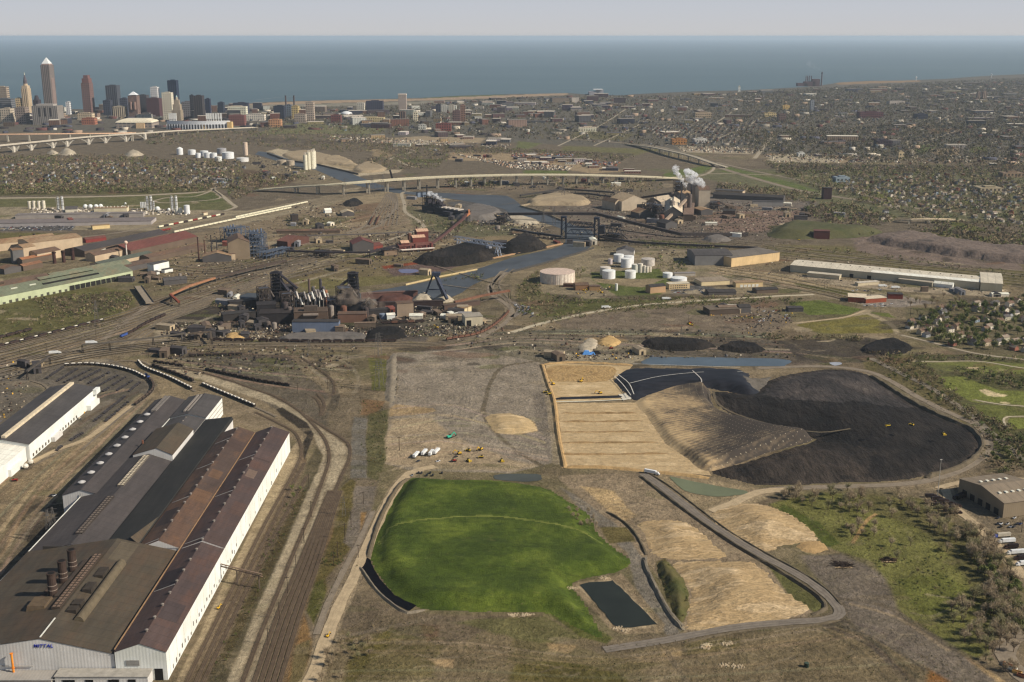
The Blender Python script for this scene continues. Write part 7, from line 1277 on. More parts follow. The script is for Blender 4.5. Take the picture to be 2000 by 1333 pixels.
NTH='first second third fourth fifth sixth seventh eighth ninth tenth eleventh twelfth thirteenth fourteenth fifteenth sixteenth seventeenth eighteenth nineteenth twentieth'.split()
NTH+=['twenty-'+s for s in NTH[:9]]+['thirtieth']+['thirty-'+s for s in NTH[:9]]+['fortieth']+['forty-'+s for s in NTH[:9]]+['fiftieth']+['fifty-'+s for s in NTH[:9]]+['sixtieth']+['sixty-'+s for s in NTH[:9]]
AUTO=list(WS)
def auto(o,desc):AUTO.append((o,desc))
def finish_labels():
 d={}
 for o,desc in AUTO:
  q=o.location;n,p=min(LMK,key=lambda t:(t[1]-q).length);e=q-p
  w=('right of' if e.x>0 else 'left of')if abs(e.x)>abs(e.y)*.6 else('behind' if e.y>0 else 'before');d.setdefault((desc,n,w),[]).append((e.length,o.name,o))
 for(desc,n,w),L in d.items():
  L.sort(key=lambda t:t[:2])
  for i,(_,_,o)in enumerate(L):o['label']='%s, %s%s %s'%(desc,'nearest ' if i==0 else NTH[i]+' nearest ',w,n)
# ================================================================ DOWNTOWN AND THE FAR CITY
def tower(name,label,x0,x1,yb,yt,depth,wall,glass=(70,72,78),mode='grid',su=11,sv=11,cat='tower',rf=None):
 a,b=P(x0,yb),P(x1,yb);wa=b.x-a.x;az=(a.x+b.x)/2/a.y;depth=min(depth,wa*.9);w_=wa-depth*abs(az);h=ht((x0+x1)/2,yb,yt);t=thing(name,label,cat,(a.x+w_/2 if az<0 else b.x-w_/2,a.y,0))
 mk('shaft',lambda m:m.box(-w_/2,w_/2,0,depth,0,h),facade(wall,tuple(int(v*.8)for v in glass),su,sv,.45,mode),t)
 mk('roof',lambda m:(m.box(-w_/2+.5,w_/2-.5,.5,depth-.5,h+.01,h+1.2),m.box(-w_*.2,w_*.25,depth*.3,depth*.7,h+1.21,h+5)),plain(rf or tuple(int(v*.8)for v in wall)),t)
 return t,w_,h,depth
BG=(176,160,140);RB=(116,90,82);GY=(128,126,126);DKB=(52,58,72)
for s in[('office_block','beige slab office at the left edge, behind the spired tower',-6,23,222,170.5,40,BG,(110,96,84),'band'),('office_block','grey low block at the left edge below the beige slab',-6,32,226,194,50,(112,112,114),(90,92,96),'band'),('office_block','yellow tan block between slab and spired tower',33,47,228,193,40,(190,166,128)),('office_block','beige block with arched foot at the left edge',3,31,242,213,50,(178,164,144)),('office_block','brown grey block under the spired tower',32,60,243,211,50,(138,124,114)),('office_block','white cube block far left of the brown tower',130,141,224,200,30,(206,204,202)),('office_block','tan long low block before the brown tower',151,186,234,222,40,(190,172,146)),('office_block','orange brick low block beneath the brown tower',160,191,244,232,40,(158,104,82)),('office_block','low dark blue block left of the grey tower',203,222,226,197,40,(64,66,78)),('tower','broad grey glass tower right of the brown one',210,239,224,168,60,(84,86,92),(60,62,70),'col'),('office_block','dark block right of the grey glass tower',236,255,226,193,40,(70,72,84)),('office_block','beige block with columns before the grey tower',222,250,232,209,40,(190,176,152),(110,96,84),'col'),('office_block','dark flat block right of the pyramid tower',270,294,226,187,50,(74,72,76)),('office_block','dark maroon block behind the white tower',288,319,228,193,60,(84,58,60),(70,50,52)),('tower','pale tower with a slanted top',297,315,224,171,40,(206,202,198),(150,150,152)),('tower','slim beige white tower left of the stone stepped one',319,342,234,182,40,(214,200,178),(150,134,116)),('tower','dark blue glass tower, tallest on the right of downtown',331,353,224,158,45,(42,52,74),(34,42,60),'col'),('tower','dark charcoal tower right of the stone one',380,402,235,188,50,(70,64,64),(52,48,50),'col'),('tower','dark flank tower joined to the charcoal one',373,382,233,187,50,(56,56,62)),('tower','dark blue tower behind the charcoal one',402,414,230,194,40,(44,50,70)),('office_block','grey block between the stone and charcoal towers',356,380,230,200,40,(120,116,116)),('hotel','cream hotel with a stepped roof right of downtown',445,485,232,209,40,(222,208,184),(150,134,116)),('office_block','dark block behind the cream hotel',426,440,222,201,40,DKB),('office_block','dark blue long block behind the hotel',456,488,222,202,40,(60,62,76)),('office_block','white low block right of the hotel',481,520,236,224,40,(206,196,180)),('office_block','red brick block before the hotel',447,482,246,226,40,(126,84,78)),('office_block','dark glass power block below the twin stacks',535,560,233,208,60,(48,52,66)),('office_block','blue grey hall below the twin stacks',558,572,230,206,40,(104,112,122)),('office_block','yellow block right of the twin stacks',570,586,232,208,40,(180,158,110)),('tower','beige stepped tower right of the yellow block',598,616,238,201,40,(168,152,136)),('office_block','beige wing beside the stepped tower',575,600,240,224,40,(160,146,132)),('office_block','orange pink block at the front of downtown',525,552,249,235,40,(190,142,104)),('office_block','dark blue long block left of the slab tower on legs',715,750,220,198.5,60,(58,58,74),(48,48,62)),('office_block','pale block behind the dark blue long one',697,713,218,202,40,(196,188,172)),('office_block','tan long low hall left of the slab tower',695,753,240,231,60,(196,178,138)),('office_block','maroon block behind the tan long hall',646,668,240,226,40,(112,68,62)),('tower','white pair of slim towers right of the slab tower',807,816,238,220,30,(206,194,168)),('office_block','white cube in the park right of the slab tower',817,833,254,245,40,(196,192,180)),('office_block','dark half of the twin blocks right of the slab tower',851,861,220,205,40,(62,60,72)),('office_block','pale half of the twin blocks right of the slab tower',861,873,220,206,40,(190,184,172)),('office_block','pale block with bays next to the twin blocks',876,888,220,206,40,(182,172,154)),('tower','slim brown brick tower right of the twin blocks',899,909,238,206,30,(134,104,88)),('office_block','red brick cluster in front of the brown tower',851,882,257,243,50,(124,74,66)),('office_block','long red brick block left of the brown tower',884,900,240,217,50,(112,88,82)),('tower','grey slab tower alone on the far plain',1581,1590,218,197,30,(136,138,142)),('tower','twin brown slab at the far right, left half',1906,1915,194,180.5,30,(150,128,110),(90,76,68),'col'),('tower','twin brown slab at the far right, right half',1916,1927,194,180,30,(160,138,118),(96,80,72),'col'),('tower','white slab tower near the lake shore',1441,1446,180,169,25,(226,218,200)),('factory','orange brown factory beside the expressway',1309,1342,283,273.5,60,(176,124,72)),('factory','white flat factory right of the orange one',1352,1381,280,273,60,(206,200,190)),('office_block','long white block in the middle of the plain',1129,1165,258,250,40,(222,204,180)),('office_block','beige hall on the far plain, right of centre',1355,1390,231,221,50,(170,150,124)),('office_block','yellow block on the right plain',1526,1543,214,207,40,(206,172,110)),('office_block','yellow twin block on the right plain',1490,1517,229,222,40,(196,174,128)),('office_block','brown block on the right plain',1517,1535,238,224,40,(112,92,84)),('factory','cream tower house by the far street',1750,1765,313,298,40,(196,176,140)),('factory','long maroon mill on the right plain',1672,1725,231,220,60,(96,62,64)),('factory','dark blue mill on the right plain',1783,1812,233,224,60,(58,58,72)),('factory','dark brick block above the far street',1705,1743,288,276,50,(66,54,60)),('factory','white cube by the far rail line',1555,1572,307,300,30,(214,210,200)),('factory','pale blue shed in the ramps',1625,1660,357,348,40,(150,162,168)),('factory','tan long block at the right edge',1948,1999,347,339,40,(150,128,106)),('factory','tan roofed long shed on the right hill',1897,1960,377,369,60,(176,160,132))]:
 tower(*s[:8],glass=s[8]if len(s)>8 else tuple(int(v*.62)for v in s[7]),mode=s[9]if len(s)>9 else 'grid',cat='tower' if s[0]=='tower' else('hotel' if s[0]=='hotel' else 'building'))
t,w_,h,dd=tower('skyscraper','tallest skyscraper, brown with a bright pyramid top',87.5,113.5,216,128,70,(132,120,112),(104,94,90),'col',10,10)
mk('crown',lambda m:m.frus(-w_*.44,w_*.44,dd*.1,dd*.9,h+.02,h+9,.92),facade((150,130,120),(110,92,88),6,4),t);mk('pyramid_top',lambda m:m.frus(-w_*.41,w_*.41,dd*.13,dd*.87,h+9.02,h+44,.04),plain((236,226,206),.4),t);mk('shoulder',lambda m:m.box(-w_*.54,w_*.54,dd*.15,dd*.85,0,h*.72),facade((142,122,112),(108,92,86),6,4,.4,'col'),t)
t,w_,h,dd=tower('skyscraper','brown granite skyscraper with a stepped crown',163.5,187,224,163,60,(116,92,86),(92,72,70),'grid',10,10)
mk('crown',lambda m:(m.box(-w_*.4,w_*.42,dd*.08,dd*.92,h,h+26),m.box(-w_*.24,w_*.3,dd*.2,dd*.8,h+26,h+42)),facade((120,86,80),(90,64,62),6,4),t)
t,w_,h,dd=tower('spired_tower','old cream stone tower with a dark tiered spire',46.5,66,228,174,50,(206,184,152),(150,128,104),'col',10,10)
mk('crown',lambda m:(m.box(-w_*.42,w_*.42,dd*.1,dd*.9,h,h+16),m.cyl(0,dd/2,h+16,h+26,w_*.36,w_*.33,12)),facade((200,180,150),(120,100,84),6,5),t);mk('spire',lambda m:(m.cyl(0,dd/2,h+26,h+46,w_*.29,w_*.27,12),m.cyl(0,dd/2,h+46,h+72,w_*.25,2,12)),plain((86,78,82)),t);mk('finial',lambda m:m.cyl(0,dd/2,h+72,h+88,2,.6,8),plain((210,196,168)),t)
t,w_,h,dd=tower('office_block','wide grey stone block with three dark slots',65,127,244,208,80,(148,140,132),(122,114,108),'col',9,5,'building')
for u in(-.24,-.02,.2):mk('slot',lambda m:m.box(w_*u,w_*u+w_*.06,-1,.2,h*.45,h*.92),plain((52,46,46)),t)
mk('attic',lambda m:m.box(-w_*.36,w_*.32,dd*.15,dd*.8,h+1.3,h+9),plain((150,142,134)),t)
t,w_,h,dd=tower('tower','tan tower with a white pyramid roof',253,276,232,188,50,(140,116,104),(96,78,74),'col',6,5)
mk('pyramid_top',lambda m:m.frus(-w_*.45,w_*.45,dd*.06,dd*.94,h+5.1,h+22,.06),plain((230,224,214),.5),t)
for sx in(-1,1):mk('arch',lambda m:m.cyl(sx*w_*.22,-1,h*.4,h*.74,w_*.15,n=12),plain((128,104,94)),t)
t,w_,h,dd=tower('tower','stepped stone tower with a small green tip',337,359,236,216,45,(176,162,138),(120,106,92),'col',6,5)
mk('crown',lambda m:(m.box(-w_*.4,w_*.4,dd*.1,dd*.9,h,h+30),m.box(-w_*.28,w_*.28,dd*.22,dd*.78,h+30,h+52),m.cyl(0,dd/2,h+52,h+66,w_*.2,w_*.13,10)),facade((180,166,142),(120,106,92),6,5,.4,'col'),t);mk('finial',lambda m:m.cyl(0,dd/2,h+66,h+76,w_*.11,.5,8),plain((150,176,170)),t)
t,w_,h,dd=tower('tower','dark arched top block between the spired tower and the skyscraper',67,83,226,196,50,(64,56,60),(50,46,52));mk('barrel_roof',lambda m:m.cyl(0,dd/2,h+1.3,h+24,w_*.48,8,14),plain((60,54,58)),t)
t,w_,h,dd=tower('slab_tower','pale slab tower raised on dark legs, alone right of downtown',778.5,795,218,187,40,(186,170,156),(146,130,120),'col',5,5);mk('head_band',lambda m:m.box(-w_*.53,w_*.53,-1,dd+1,h+1.3,h+9),plain((190,174,158)),t)
t,w_,h,dd=tower('plaza_block','dark columned base under the pale slab tower',780,793,235,219,30,(120,100,86),(54,46,48),'col',12,40,'building')
p=P(385,254);t=thing('ballpark','white framed ballpark with tall light towers','stadium',p);S_=mpp(385,254)
def bowl(m):
 n=22;q=[((-62+124*i/n)*S_,14*math.sin(i/n*3.14)*-S_+30)for i in range(n+1)]
 for(x0,y0),(x1,y1)in zip(q[:-1],q[1:]):
  m.poly([(x0,y0,24),(x1,y1,24),(x1,y1,40),(x0,y0,40)],0);m.poly([(x0,y0,40),(x1,y1,40),(x1,y1+60,24),(x0,y0+60,24)],0);m.beam((x0,y0,0),(x0,y0,24),4,4,0);m.poly([(x0,y0+14,0),(x1,y1+14,0),(x1,y1+14,24),(x0,y0+14,24)],1)
mk('grandstand',bowl,[plain((206,206,206)),plain((130,126,130))],t)
for k,x in enumerate([-59,-56,-53,-50,-47,14,18,22,27,32,37,42]):mk('light_tower',lambda m:(m.box(x*S_-2,x*S_+2,60,64,0,70),m.box(x*S_-4,x*S_+4,58,60,46,72)),plain((216,208,194)),t)
mk('corner_block',lambda m:(m.box(8*S_,18*S_,6,40,0,26),m.box(57*S_,66*S_,20,50,0,34)),plain((190,160,110)),t)
p=P(263,251);t=thing('arena','low arena with a pale curved roof','arena',p);S_=mpp(263,251)
mk('wall',lambda m:m.box(-36*S_,34*S_,0,110,0,26),facade((150,136,122),(110,104,100),20,13),t);mk('roof',lambda m:(m.frus(-37*S_,35*S_,-2,112,26.1,34,.9),m.frus(-33*S_,30*S_,5,105,34,42,.7)),plain((206,190,166)),t);mk('entrance',lambda m:m.box(4*S_,20*S_,-8,0,0,24),plain((204,170,132)),t)
p=P(676,226);t=thing('domed_hall','white domed hall right of downtown','hall',p);S_=mpp(676,226);mk('wall',lambda m:m.cyl(0,34,0,6,12.5*S_,n=20),plain((150,130,112)),t);mk('dome',lambda m:m.dome(0,34,6.02,12*S_,16,20,3),plain((222,222,220)),t)
for x in(559.5,575.5):
 t=thing('smokestack','tall dark stack above the power block, %s of the pair'%('left' if x<570 else 'right'),'smokestack',P(x,226),0,'twin stacks above downtown');hh=ht(x,226,187);mk('shaft',lambda m:m.cyl(0,0,0,hh,4.8,4.0,10),plain((78,66,64)),t);mk('cap_ring',lambda m:m.cyl(0,0,hh-4,hh+.3,4.6,n=10),plain((56,50,52)),t)
p=P(1583,169);t=thing('power_station','dark red lakeside power station','power station',p);S_=mpp(1583,169)
for x0,x1,z in((-25,-6,26),(-12,9,40),(4,18,60)):mk('block',lambda m:m.box(x0*S_,x1*S_,0,60,0,z),plain((84,64,66)),t)
for x in(-7.5,-4.5,-1.2,3):mk('chimney',lambda m:m.cyl(x*S_,40,38,88,4.5,4,8),plain((78,62,66)),t)
t=thing('smokestack','tall banded stack beside the lakeside power station','smokestack',P(1604,168));mk('shaft',lambda m:m.cyl(0,0,0,118,7,5,10),plain((84,70,72)),t);mk('cap_ring',lambda m:m.cyl(0,0,104,112,7.5,n=10),plain((60,52,56)),t)
p=P(1167,186);t=thing('stadium','low pale stadium at the lake shore','stadium',p);S_=mpp(1167,186);mk('stand',lambda m:(m.box(-16*S_,-2*S_,0,120,0,22),m.box(-2*S_,12*S_,20,120,0,36)),plain((150,146,150)),t);mk('canopy',lambda m:m.box(-8*S_,10*S_,-4,60,37,42),plain((220,216,210)),t)
for k,(x,y,r)in enumerate([(1789,158,2.2),(1936,152,2.2)]):
 t=thing('water_tower','tiny white water tower on the far right hill, %s one'%('left' if k==0 else 'right'),'water tower',P(x,y));r_=8;mk('stem',lambda m:m.cyl(0,0,0,24,3.5,2.5,8),plain((214,210,204)),t);mk('bowl',lambda m:m.ball(0,0,31,9,10),plain((226,222,216)),t)
px=[(-60,292),(0,284.5),(60,278.5),(120,272.5),(180,267),(240,262.8),(285,260),(340,256),(420,252.5),(500,249)]
t=viaduct('arch_bridge','long white arched bridge below downtown',px,30,26,(176,166,150),[.48,.62,.7,.78],zs=[30,30,30,30,30,30,28,18,8,3],pw=3)
o=t.location
for i,(xa,xb)in enumerate([(-48,-14),(-10,26),(30,60),(61,102),(104,130),(132,172),(174,205),(207,245),(248,283)]):
 ya,yb=np.interp([xa,xb],[q[0]for q in px],[q[1]for q in px]);a,b=P(xa,ya,30),P(xb,yb,30);L_=(b-a).length
 def arch(m):
  for sd in(0,12):
   q=[a.lerp(b,k/12)for k in range(13)];zz=[2+24*math.sin(k/12*math.pi)**.7 for k in range(13)]
   for k in range(12):
    m.beam((q[k].x-o.x,q[k].y-o.y+sd-6,zz[k]),(q[k+1].x-o.x,q[k+1].y-o.y+sd-6,zz[k+1]),1.6,1.8)
    if k:m.beam((q[k].x-o.x,q[k].y-o.y+sd-6,zz[k]),(q[k].x-o.x,q[k].y-o.y+sd-6,28),.7,.7)
 mk('arch',arch,plain((164,158,146)),t)
 mk('pier',lambda m:m.box(b.x-o.x-3,b.x-o.x+3,b.y-o.y-9,b.y-o.y+9,0,27),plain((186,178,164)),t)
viaduct('high_bridge','pinkish high bridge behind the arched one',[(-60,263.5),(0,262.8),(80,262),(150,261.2),(215,260.8),(262,259.5)],26,20,(190,158,130),[.08,.19,.31,.42,.53,.64,.75,.86],zs=[30,30,28,24,18,8],pw=3)
for k in range(15):
 u=rng.uniform(0,1);ribbon('street',[(1020+70*k,286-k*.3),(1100+72*k,246),(1150+72*k,214)]if k%3 else[(1100+60*k,232+5*k),(1300+60*k,238+5*k),(1560+50*k,244+5*k)],9,.5,PALE,label='pale street of the far city grid')
PLAIN_=[(500,216),(760,208),(1000,192),(1300,188),(1560,178),(1760,168),(2060,158),(2100,330),(1700,322),(1480,300),(1240,285),(1080,275),(780,262),(520,250)]
pal=[((150,128,112),'tan'),(RB,'red brick'),((96,80,78),'dark brown'),((196,190,180),'white'),((112,108,110),'grey'),((70,68,78),'slate'),((176,152,118),'cream'),((132,98,84),'brown')]
for i,(x,y)in enumerate(np.concatenate([sample(PLAIN_,120),sample([(500,222),(760,214),(1000,200),(1250,196),(1200,240),(900,256),(520,248)],70),sample([(190,214),(540,212),(540,240),(300,240)],40),sample([(0,214),(200,214),(200,250),(0,256)],16),sample([(620,280),(800,262),(1000,275),(1060,290),(900,292)],14),sample([(1020,300),(1260,330),(1240,342),(1000,318)],26)])):
 c,cn=pal[rng.randrange(8)];w_,d_=rng.uniform(25,85)*rng.choice((1,1,1,1.7)),rng.uniform(20,70);hh=rng.choice([7,8,9,10,12,15,20])*(2.2 if x<-1100 and y>5000 else 1.6 if x<900 and y>5200 else 1);k_=rng.uniform(.8,1.05);c=tuple(int(v*k_)for v in c)
 if y<4300:w_*=.6;d_*=.6;hh=rng.uniform(5,9)
 t=thing('city_block',None,'building',(x,y,0),rng.choice((-.12,.22,.3,-.05)),'blocks of the far city')
 mk('wall',lambda m:m.box(-w_/2,w_/2,0,d_,0,hh),facade(tuple(v//12*12 for v in c),tuple(int(v*.55)//12*12 for v in c),8,4.5,.45),t);mk('roof',lambda m:m.box(-w_/2-.3,w_/2+.3,-.3,d_+.3,hh+.02,hh+.9),plain(rng.choice([(120,112,104),(150,140,126),(190,180,164),(86,80,78)])),t)
 auto(t,'%s %s flat roofed block'%('large' if w_>60 else 'narrow' if w_<35 else 'middling',cn))
# ================================================================ HOUSES
WALLS=[((198,188,172),'white'),((172,156,132),'cream'),((150,150,150),'grey'),((140,92,76),'brick red'),((164,158,138),'olive'),((136,148,160),'pale blue')]
ROOFS=[((84,80,78),'grey'),((104,84,70),'brown'),((62,58,58),'charcoal'),((130,116,102),'tan')]
HP=[]
def make_house(w_,d_,h_,rs,c,r):
 t=thing('house',None,'house',(0,-500,0));mk('wall',lambda m:m.walls(-w_/2,w_/2,-d_/2,d_/2,0,h_,h_+rs,0,'x'),plain(c),t);ro=mk('roof',lambda m:m.roof(-w_/2,w_/2,-d_/2,d_/2,h_+.02,h_+rs+.02,0,'x',.5,.3),plain(r),t)
 mk('chimney',lambda m:m.box(w_*.2,w_*.2+.9,.6,1.5,h_+rs*.5,h_+rs+1.2),plain((120,78,64)),ro)
 for x in(-w_*.28,w_*.22):mk('window',lambda m:m.box(x-.6,x+.6,-d_/2-.06,-d_/2+.05,1.2,2.8),plain((58,60,66),.3),t)
 return t
spots=[]
for poly,n,ang in[([(1760,640),(1830,600),(2010,585),(2010,690),(1900,684),(1800,668)],50,.5),([(1620,372),(1760,395),(1840,420),(2010,440),(2010,372),(1800,345),(1680,352)],105,.35),([(0,322),(180,312),(330,316),(450,330),(470,362),(330,366),(0,366)],96,-.2),([(1660,425),(1730,415),(1760,428),(1700,440)],6,.2)]:
 got=[]
 for x,y in sample(poly,n*6):
  if all((x-a)**2+(y-b)**2>(13 if n<70 else 18)**2 for a,b in got):got.append((x,y))
  if len(got)>=n:break
 spots+=[(x,y,ang)for x,y in got]
for k,(x,y,a)in enumerate(spots):
 wi,ri,si=rng.choices(range(6),[5,3,3,1.6,1,1])[0],rng.randrange(4),rng.randrange(2);key=(wi,ri,si)
 pr=next((q for q in HP if q[0]==key),None)
 if not pr:pr=(key,make_house(9+3*si,8+si,4.6+1.2*si,2.6,WALLS[wi][0],ROOFS[ri][0]));HP.append(pr);o=pr[1];o.location=(x,y,0);o.rotation_euler=(0,0,a+rng.choice((0,1.57)))
 else:o=copy_tree(pr[1],(x,y,0),a+rng.choice((0,1.57))+rng.uniform(-.08,.08))
 o['group']='houses of the neighbourhoods';auto(o,'%s %s house with a %s roof'%('small' if si==0 else 'large',WALLS[wi][1],ROOFS[ri][1]))
def mass_houses(name,label,P2,ang):
 n=len(P2);w=nrg.uniform(4,6.5,n);d=nrg.uniform(4,7,n);h=nrg.uniform(4,7,n);r=h+nrg.uniform(2,3.2,n);ca,sa=np.cos(ang),np.sin(ang)
 loc=[(-w,-d,0*w),(w,-d,0*w),(w,d,0*w),(-w,d,0*w),(-w,-d,h),(w,-d,h),(w,d,h),(-w,d,h),(-w,0*d,r),(w,0*d,r)]
 loc+=loc[4:]
 V=np.stack([np.stack([x*ca-y*sa+P2[:,0],x*sa+y*ca+P2[:,1],z],-1)for x,y,z in loc],1).reshape(-1,3)
 Fq=np.array([[0,1,5,4],[1,2,6,5],[2,3,7,6],[3,0,4,7],[10,11,15,14],[12,13,14,15],[7,4,8,8],[5,6,9,9]]);tri=Fq[6:,:3]
 F3=np.concatenate([np.concatenate([Fq[:6,[0,1,2]],Fq[:6,[0,2,3]]]),tri]);Fc=(F3[None]+(np.arange(n)*16)[:,None,None]).reshape(-1,3)
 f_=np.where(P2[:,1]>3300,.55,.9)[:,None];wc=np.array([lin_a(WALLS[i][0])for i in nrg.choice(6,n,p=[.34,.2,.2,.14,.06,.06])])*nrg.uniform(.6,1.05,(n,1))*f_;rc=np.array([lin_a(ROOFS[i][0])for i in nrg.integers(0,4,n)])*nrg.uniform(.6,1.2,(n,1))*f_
 col=np.concatenate([np.repeat(wc[:,None],10,1),np.repeat(rc[:,None],6,1)],1).reshape(-1,3)
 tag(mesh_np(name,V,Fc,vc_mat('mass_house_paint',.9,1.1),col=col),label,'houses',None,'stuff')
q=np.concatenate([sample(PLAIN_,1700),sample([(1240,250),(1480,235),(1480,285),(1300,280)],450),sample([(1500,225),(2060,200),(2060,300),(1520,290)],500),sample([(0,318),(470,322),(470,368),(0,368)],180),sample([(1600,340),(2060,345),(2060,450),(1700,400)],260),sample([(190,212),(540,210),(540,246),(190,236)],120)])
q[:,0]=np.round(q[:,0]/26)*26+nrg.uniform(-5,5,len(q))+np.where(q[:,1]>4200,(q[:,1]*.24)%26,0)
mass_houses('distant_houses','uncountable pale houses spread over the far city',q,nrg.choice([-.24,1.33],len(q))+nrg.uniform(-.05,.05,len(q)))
def wood(name,label,P2,r0,r1,cols,k=13,flat=1.0,sz=.5,kind='stuff',base=0.0):
 n=len(P2);r=nrg.uniform(r0,r1,n);d=nrg.normal(size=(n,k,3));d/=np.linalg.norm(d,axis=2,keepdims=True);d*=nrg.uniform(.35,1,(n,k,1))**.6
 c=np.stack([P2[:,0],P2[:,1],base+r*.95*flat],-1)[:,None]+d*r[:,None,None]*np.array([1,1,.95*flat]);s=(r*sz)[:,None,None,None]*nrg.uniform(.6,1.2,(n,k,1,1))
 V=(c[:,:,None]+nrg.normal(size=(n,k,3,3))*s*.62);V[...,2]=np.maximum(V[...,2],.1);m=n*k;Fc=np.arange(m*3).reshape(m,3)
 cc=np.array([lin_a(x)for x in cols])[nrg.integers(0,len(cols),n)];cc=cc[:,None,None]*nrg.uniform(.6,1.35,(n,k,1,1))*np.ones((1,1,3,1))
 tag(mesh_np(name,V.reshape(-1,3),Fc,vc_mat('mass_leaf',.8,1.2,.1),col=cc.reshape(-1,3)),label,'trees',None,kind)
BARE=[(118,102,80),(98,85,66),(130,115,90),(106,97,72),(90,79,63)];GRN=[(86,90,52),(100,104,62),(72,80,47),(114,112,70)];MIX=BARE+BARE[:3]+GRN;MIXG=BARE[:3]+GRN
wood('distant_woods','grey brown bare trees blurring over the far city',np.concatenate([sample(PLAIN_,17000),sample([(1450,180),(2060,150),(2060,260),(1450,240)],9000),sample([(1440,260),(2060,230),(2060,326),(1500,310)],4000)]),4.5,10,[(86,76,60),(74,66,54),(98,86,66),(80,78,52),(70,68,46),(90,84,58)],9,.8)
wood('valley_woods','bare and budding trees filling the left neighbourhood',np.concatenate([sample([(-40,308),(200,306),(470,318),(480,370),(-40,374)],1900),sample([(-40,364),(420,364),(400,376),(-40,382)],650),sample([(280,262),(560,256),(800,276),(560,286),(280,284)],500)]),4,7.5,MIX,15)
wood('valley_woods','scrubby trees along the upper river bluffs',np.concatenate([sample([(480,286),(560,284),(780,282),(1000,292),(1240,308),(1210,318),(980,304),(780,300),(640,296)],1000),sample([(760,296),(880,306),(860,330),(770,334),(700,320)],300),sample([(470,340),(600,348),(520,372),(460,392),(440,380)],300),sample([(1060,346),(1300,352),(1290,378),(1080,372)],160),sample([(870,352),(980,350),(980,368),(880,366)],130),sample([(500,246),(780,262),(760,274),(480,262)],260)]),3.5,7,MIX,13)
wood('hill_woods','bare trees among the houses of the right hill',np.concatenate([sample([(1490,318),(1700,325),(2060,335),(2060,470),(1850,455),(1760,420),(1640,385),(1540,352)],2700),sample([(1560,410),(1640,396),(1760,430),(1700,446),(1620,444)],360),sample([(1770,445),(2060,470),(2060,520),(1900,480)],420),sample([(1500,330),(2060,322),(2060,342),(1520,340)],500),sample([(1400,360),(1600,382),(1590,400),(1400,376)],260)]),3.5,7.5,MIX,15)
wood('ridge_scrub','dull green scrub on the long ridge and flats',np.concatenate([sample([(1504,455),(1540,440),(1640,447),(1716,453),(1700,461),(1600,466)],330),sample([(1240,470),(1400,478),(1400,488),(1270,486)],130),sample([(836,432),(905,428),(960,440),(880,452),(800,444)],170),sample([(1270,496),(1330,500),(1330,534),(1285,530)],70),sample([(1480,490),(1660,500),(2060,555),(2060,545),(1660,488)],150)]),2,4.2,MIXG,12,.8)
wood('slope_scrub','green and brown scrub on the banks by the tank farm',np.concatenate([sample([(1008,560),(1050,528),(1062,572),(1160,592),(1090,612),(1060,622),(1012,612)],330),sample([(1060,530),(1150,524),(1130,548),(1062,545)],110),sample([(1050,622),(1250,594),(1500,582),(1560,582),(1500,594),(1250,606),(1060,634)],320),sample([(1120,586),(1500,578),(1500,582),(1130,594)],140),sample([(1520,588),(1570,584),(1550,600)],40),sample([(900,542),(945,536),(935,550)],30)]),1.5,3.6,MIXG,14,.8)
wood('river_scrub','brown scrub and brambles between mill and rail lines',np.concatenate([sample([(60,585),(240,572),(262,590),(240,612),(100,624)],330),sample([(-60,625),(120,612),(200,640),(-60,680)],90),sample([(420,588),(480,592),(470,604),(410,602)],40)]),1.8,4.2,MIX,14,.8)
wood('valley_scrub','brown weeds and brush dotted over the valley floor',np.concatenate([sample([(300,480),(560,420),(860,390),(1000,440),(900,500),(560,575),(300,570)],1500),sample([(1000,440),(1180,480),(1480,500),(1560,470),(1560,400),(1240,470)],500),sample([(860,610),(1100,640),(1500,650),(1560,700),(1100,705),(860,670)],700),sample([(1480,490),(2060,550),(2060,590),(1640,580),(1400,530)],800),sample([(-40,600),(260,600),(240,650),(-40,700)],500),sample([(300,672),(700,678),(690,770),(560,740),(330,712)],500),sample([(560,240),(1250,258),(1280,290),(900,270),(500,262)],700),sample([(640,350),(1060,350),(1290,352),(1280,376),(1060,378),(660,366)],400)]),.8,2.3,[(96,84,62),(84,78,52),(110,98,70),(72,64,50),(80,82,48)],9,.75)
wood('golf_woods','dark tangled trees round the golf course',np.concatenate([sample([(1690,690),(1790,695),(1900,800),(1980,870),(1950,880),(1860,800),(1760,740)],260),sample([(1850,716),(2100,735),(2100,770),(1960,758),(1880,742)],170),sample([(1780,690),(1990,700),(2060,712),(1800,704)],70),sample([(1930,840),(2060,850),(2060,935),(1940,925),(1915,890)],200),sample([(1880,795),(1990,840),(1960,850),(1900,820)],60),sample([(1480,655),(1680,660),(1700,668),(1500,664)],90)]),1.6,4.0,MIX+[(64,68,42)],22,.85,.42)
wood('weeds','low weeds and brush over the waste ground',np.concatenate([sample([(600,1333),(640,1240),(740,1205),(1060,1205),(1180,1262),(1640,1225),(1900,1300),(1990,1400),(600,1400)],2600),sample([(540,1000),(590,950),(600,965),(430,1333),(400,1333),(480,1170)],420),sample([(700,775),(757,795),(752,900),(735,950),(700,950)],300),sample([(1282,1105),(1303,1098),(1346,1165),(1338,1212),(1325,1220)],160),sample([(1500,985),(1620,965),(1800,975),(1960,1180),(1960,1290),(1780,1220),(1640,1070)],1300),sample([(600,1180),(690,960),(700,1050),(620,1222)],160),sample([(1280,1004),(1170,1000),(1230,1060)],40),sample([(1680,700),(1800,700),(1960,880),(1900,850),(1760,760)],300)]),.35,1.0,[(78,76,44),(92,82,54),(66,72,36),(112,98,70),(74,64,48)],7,.7,.6)
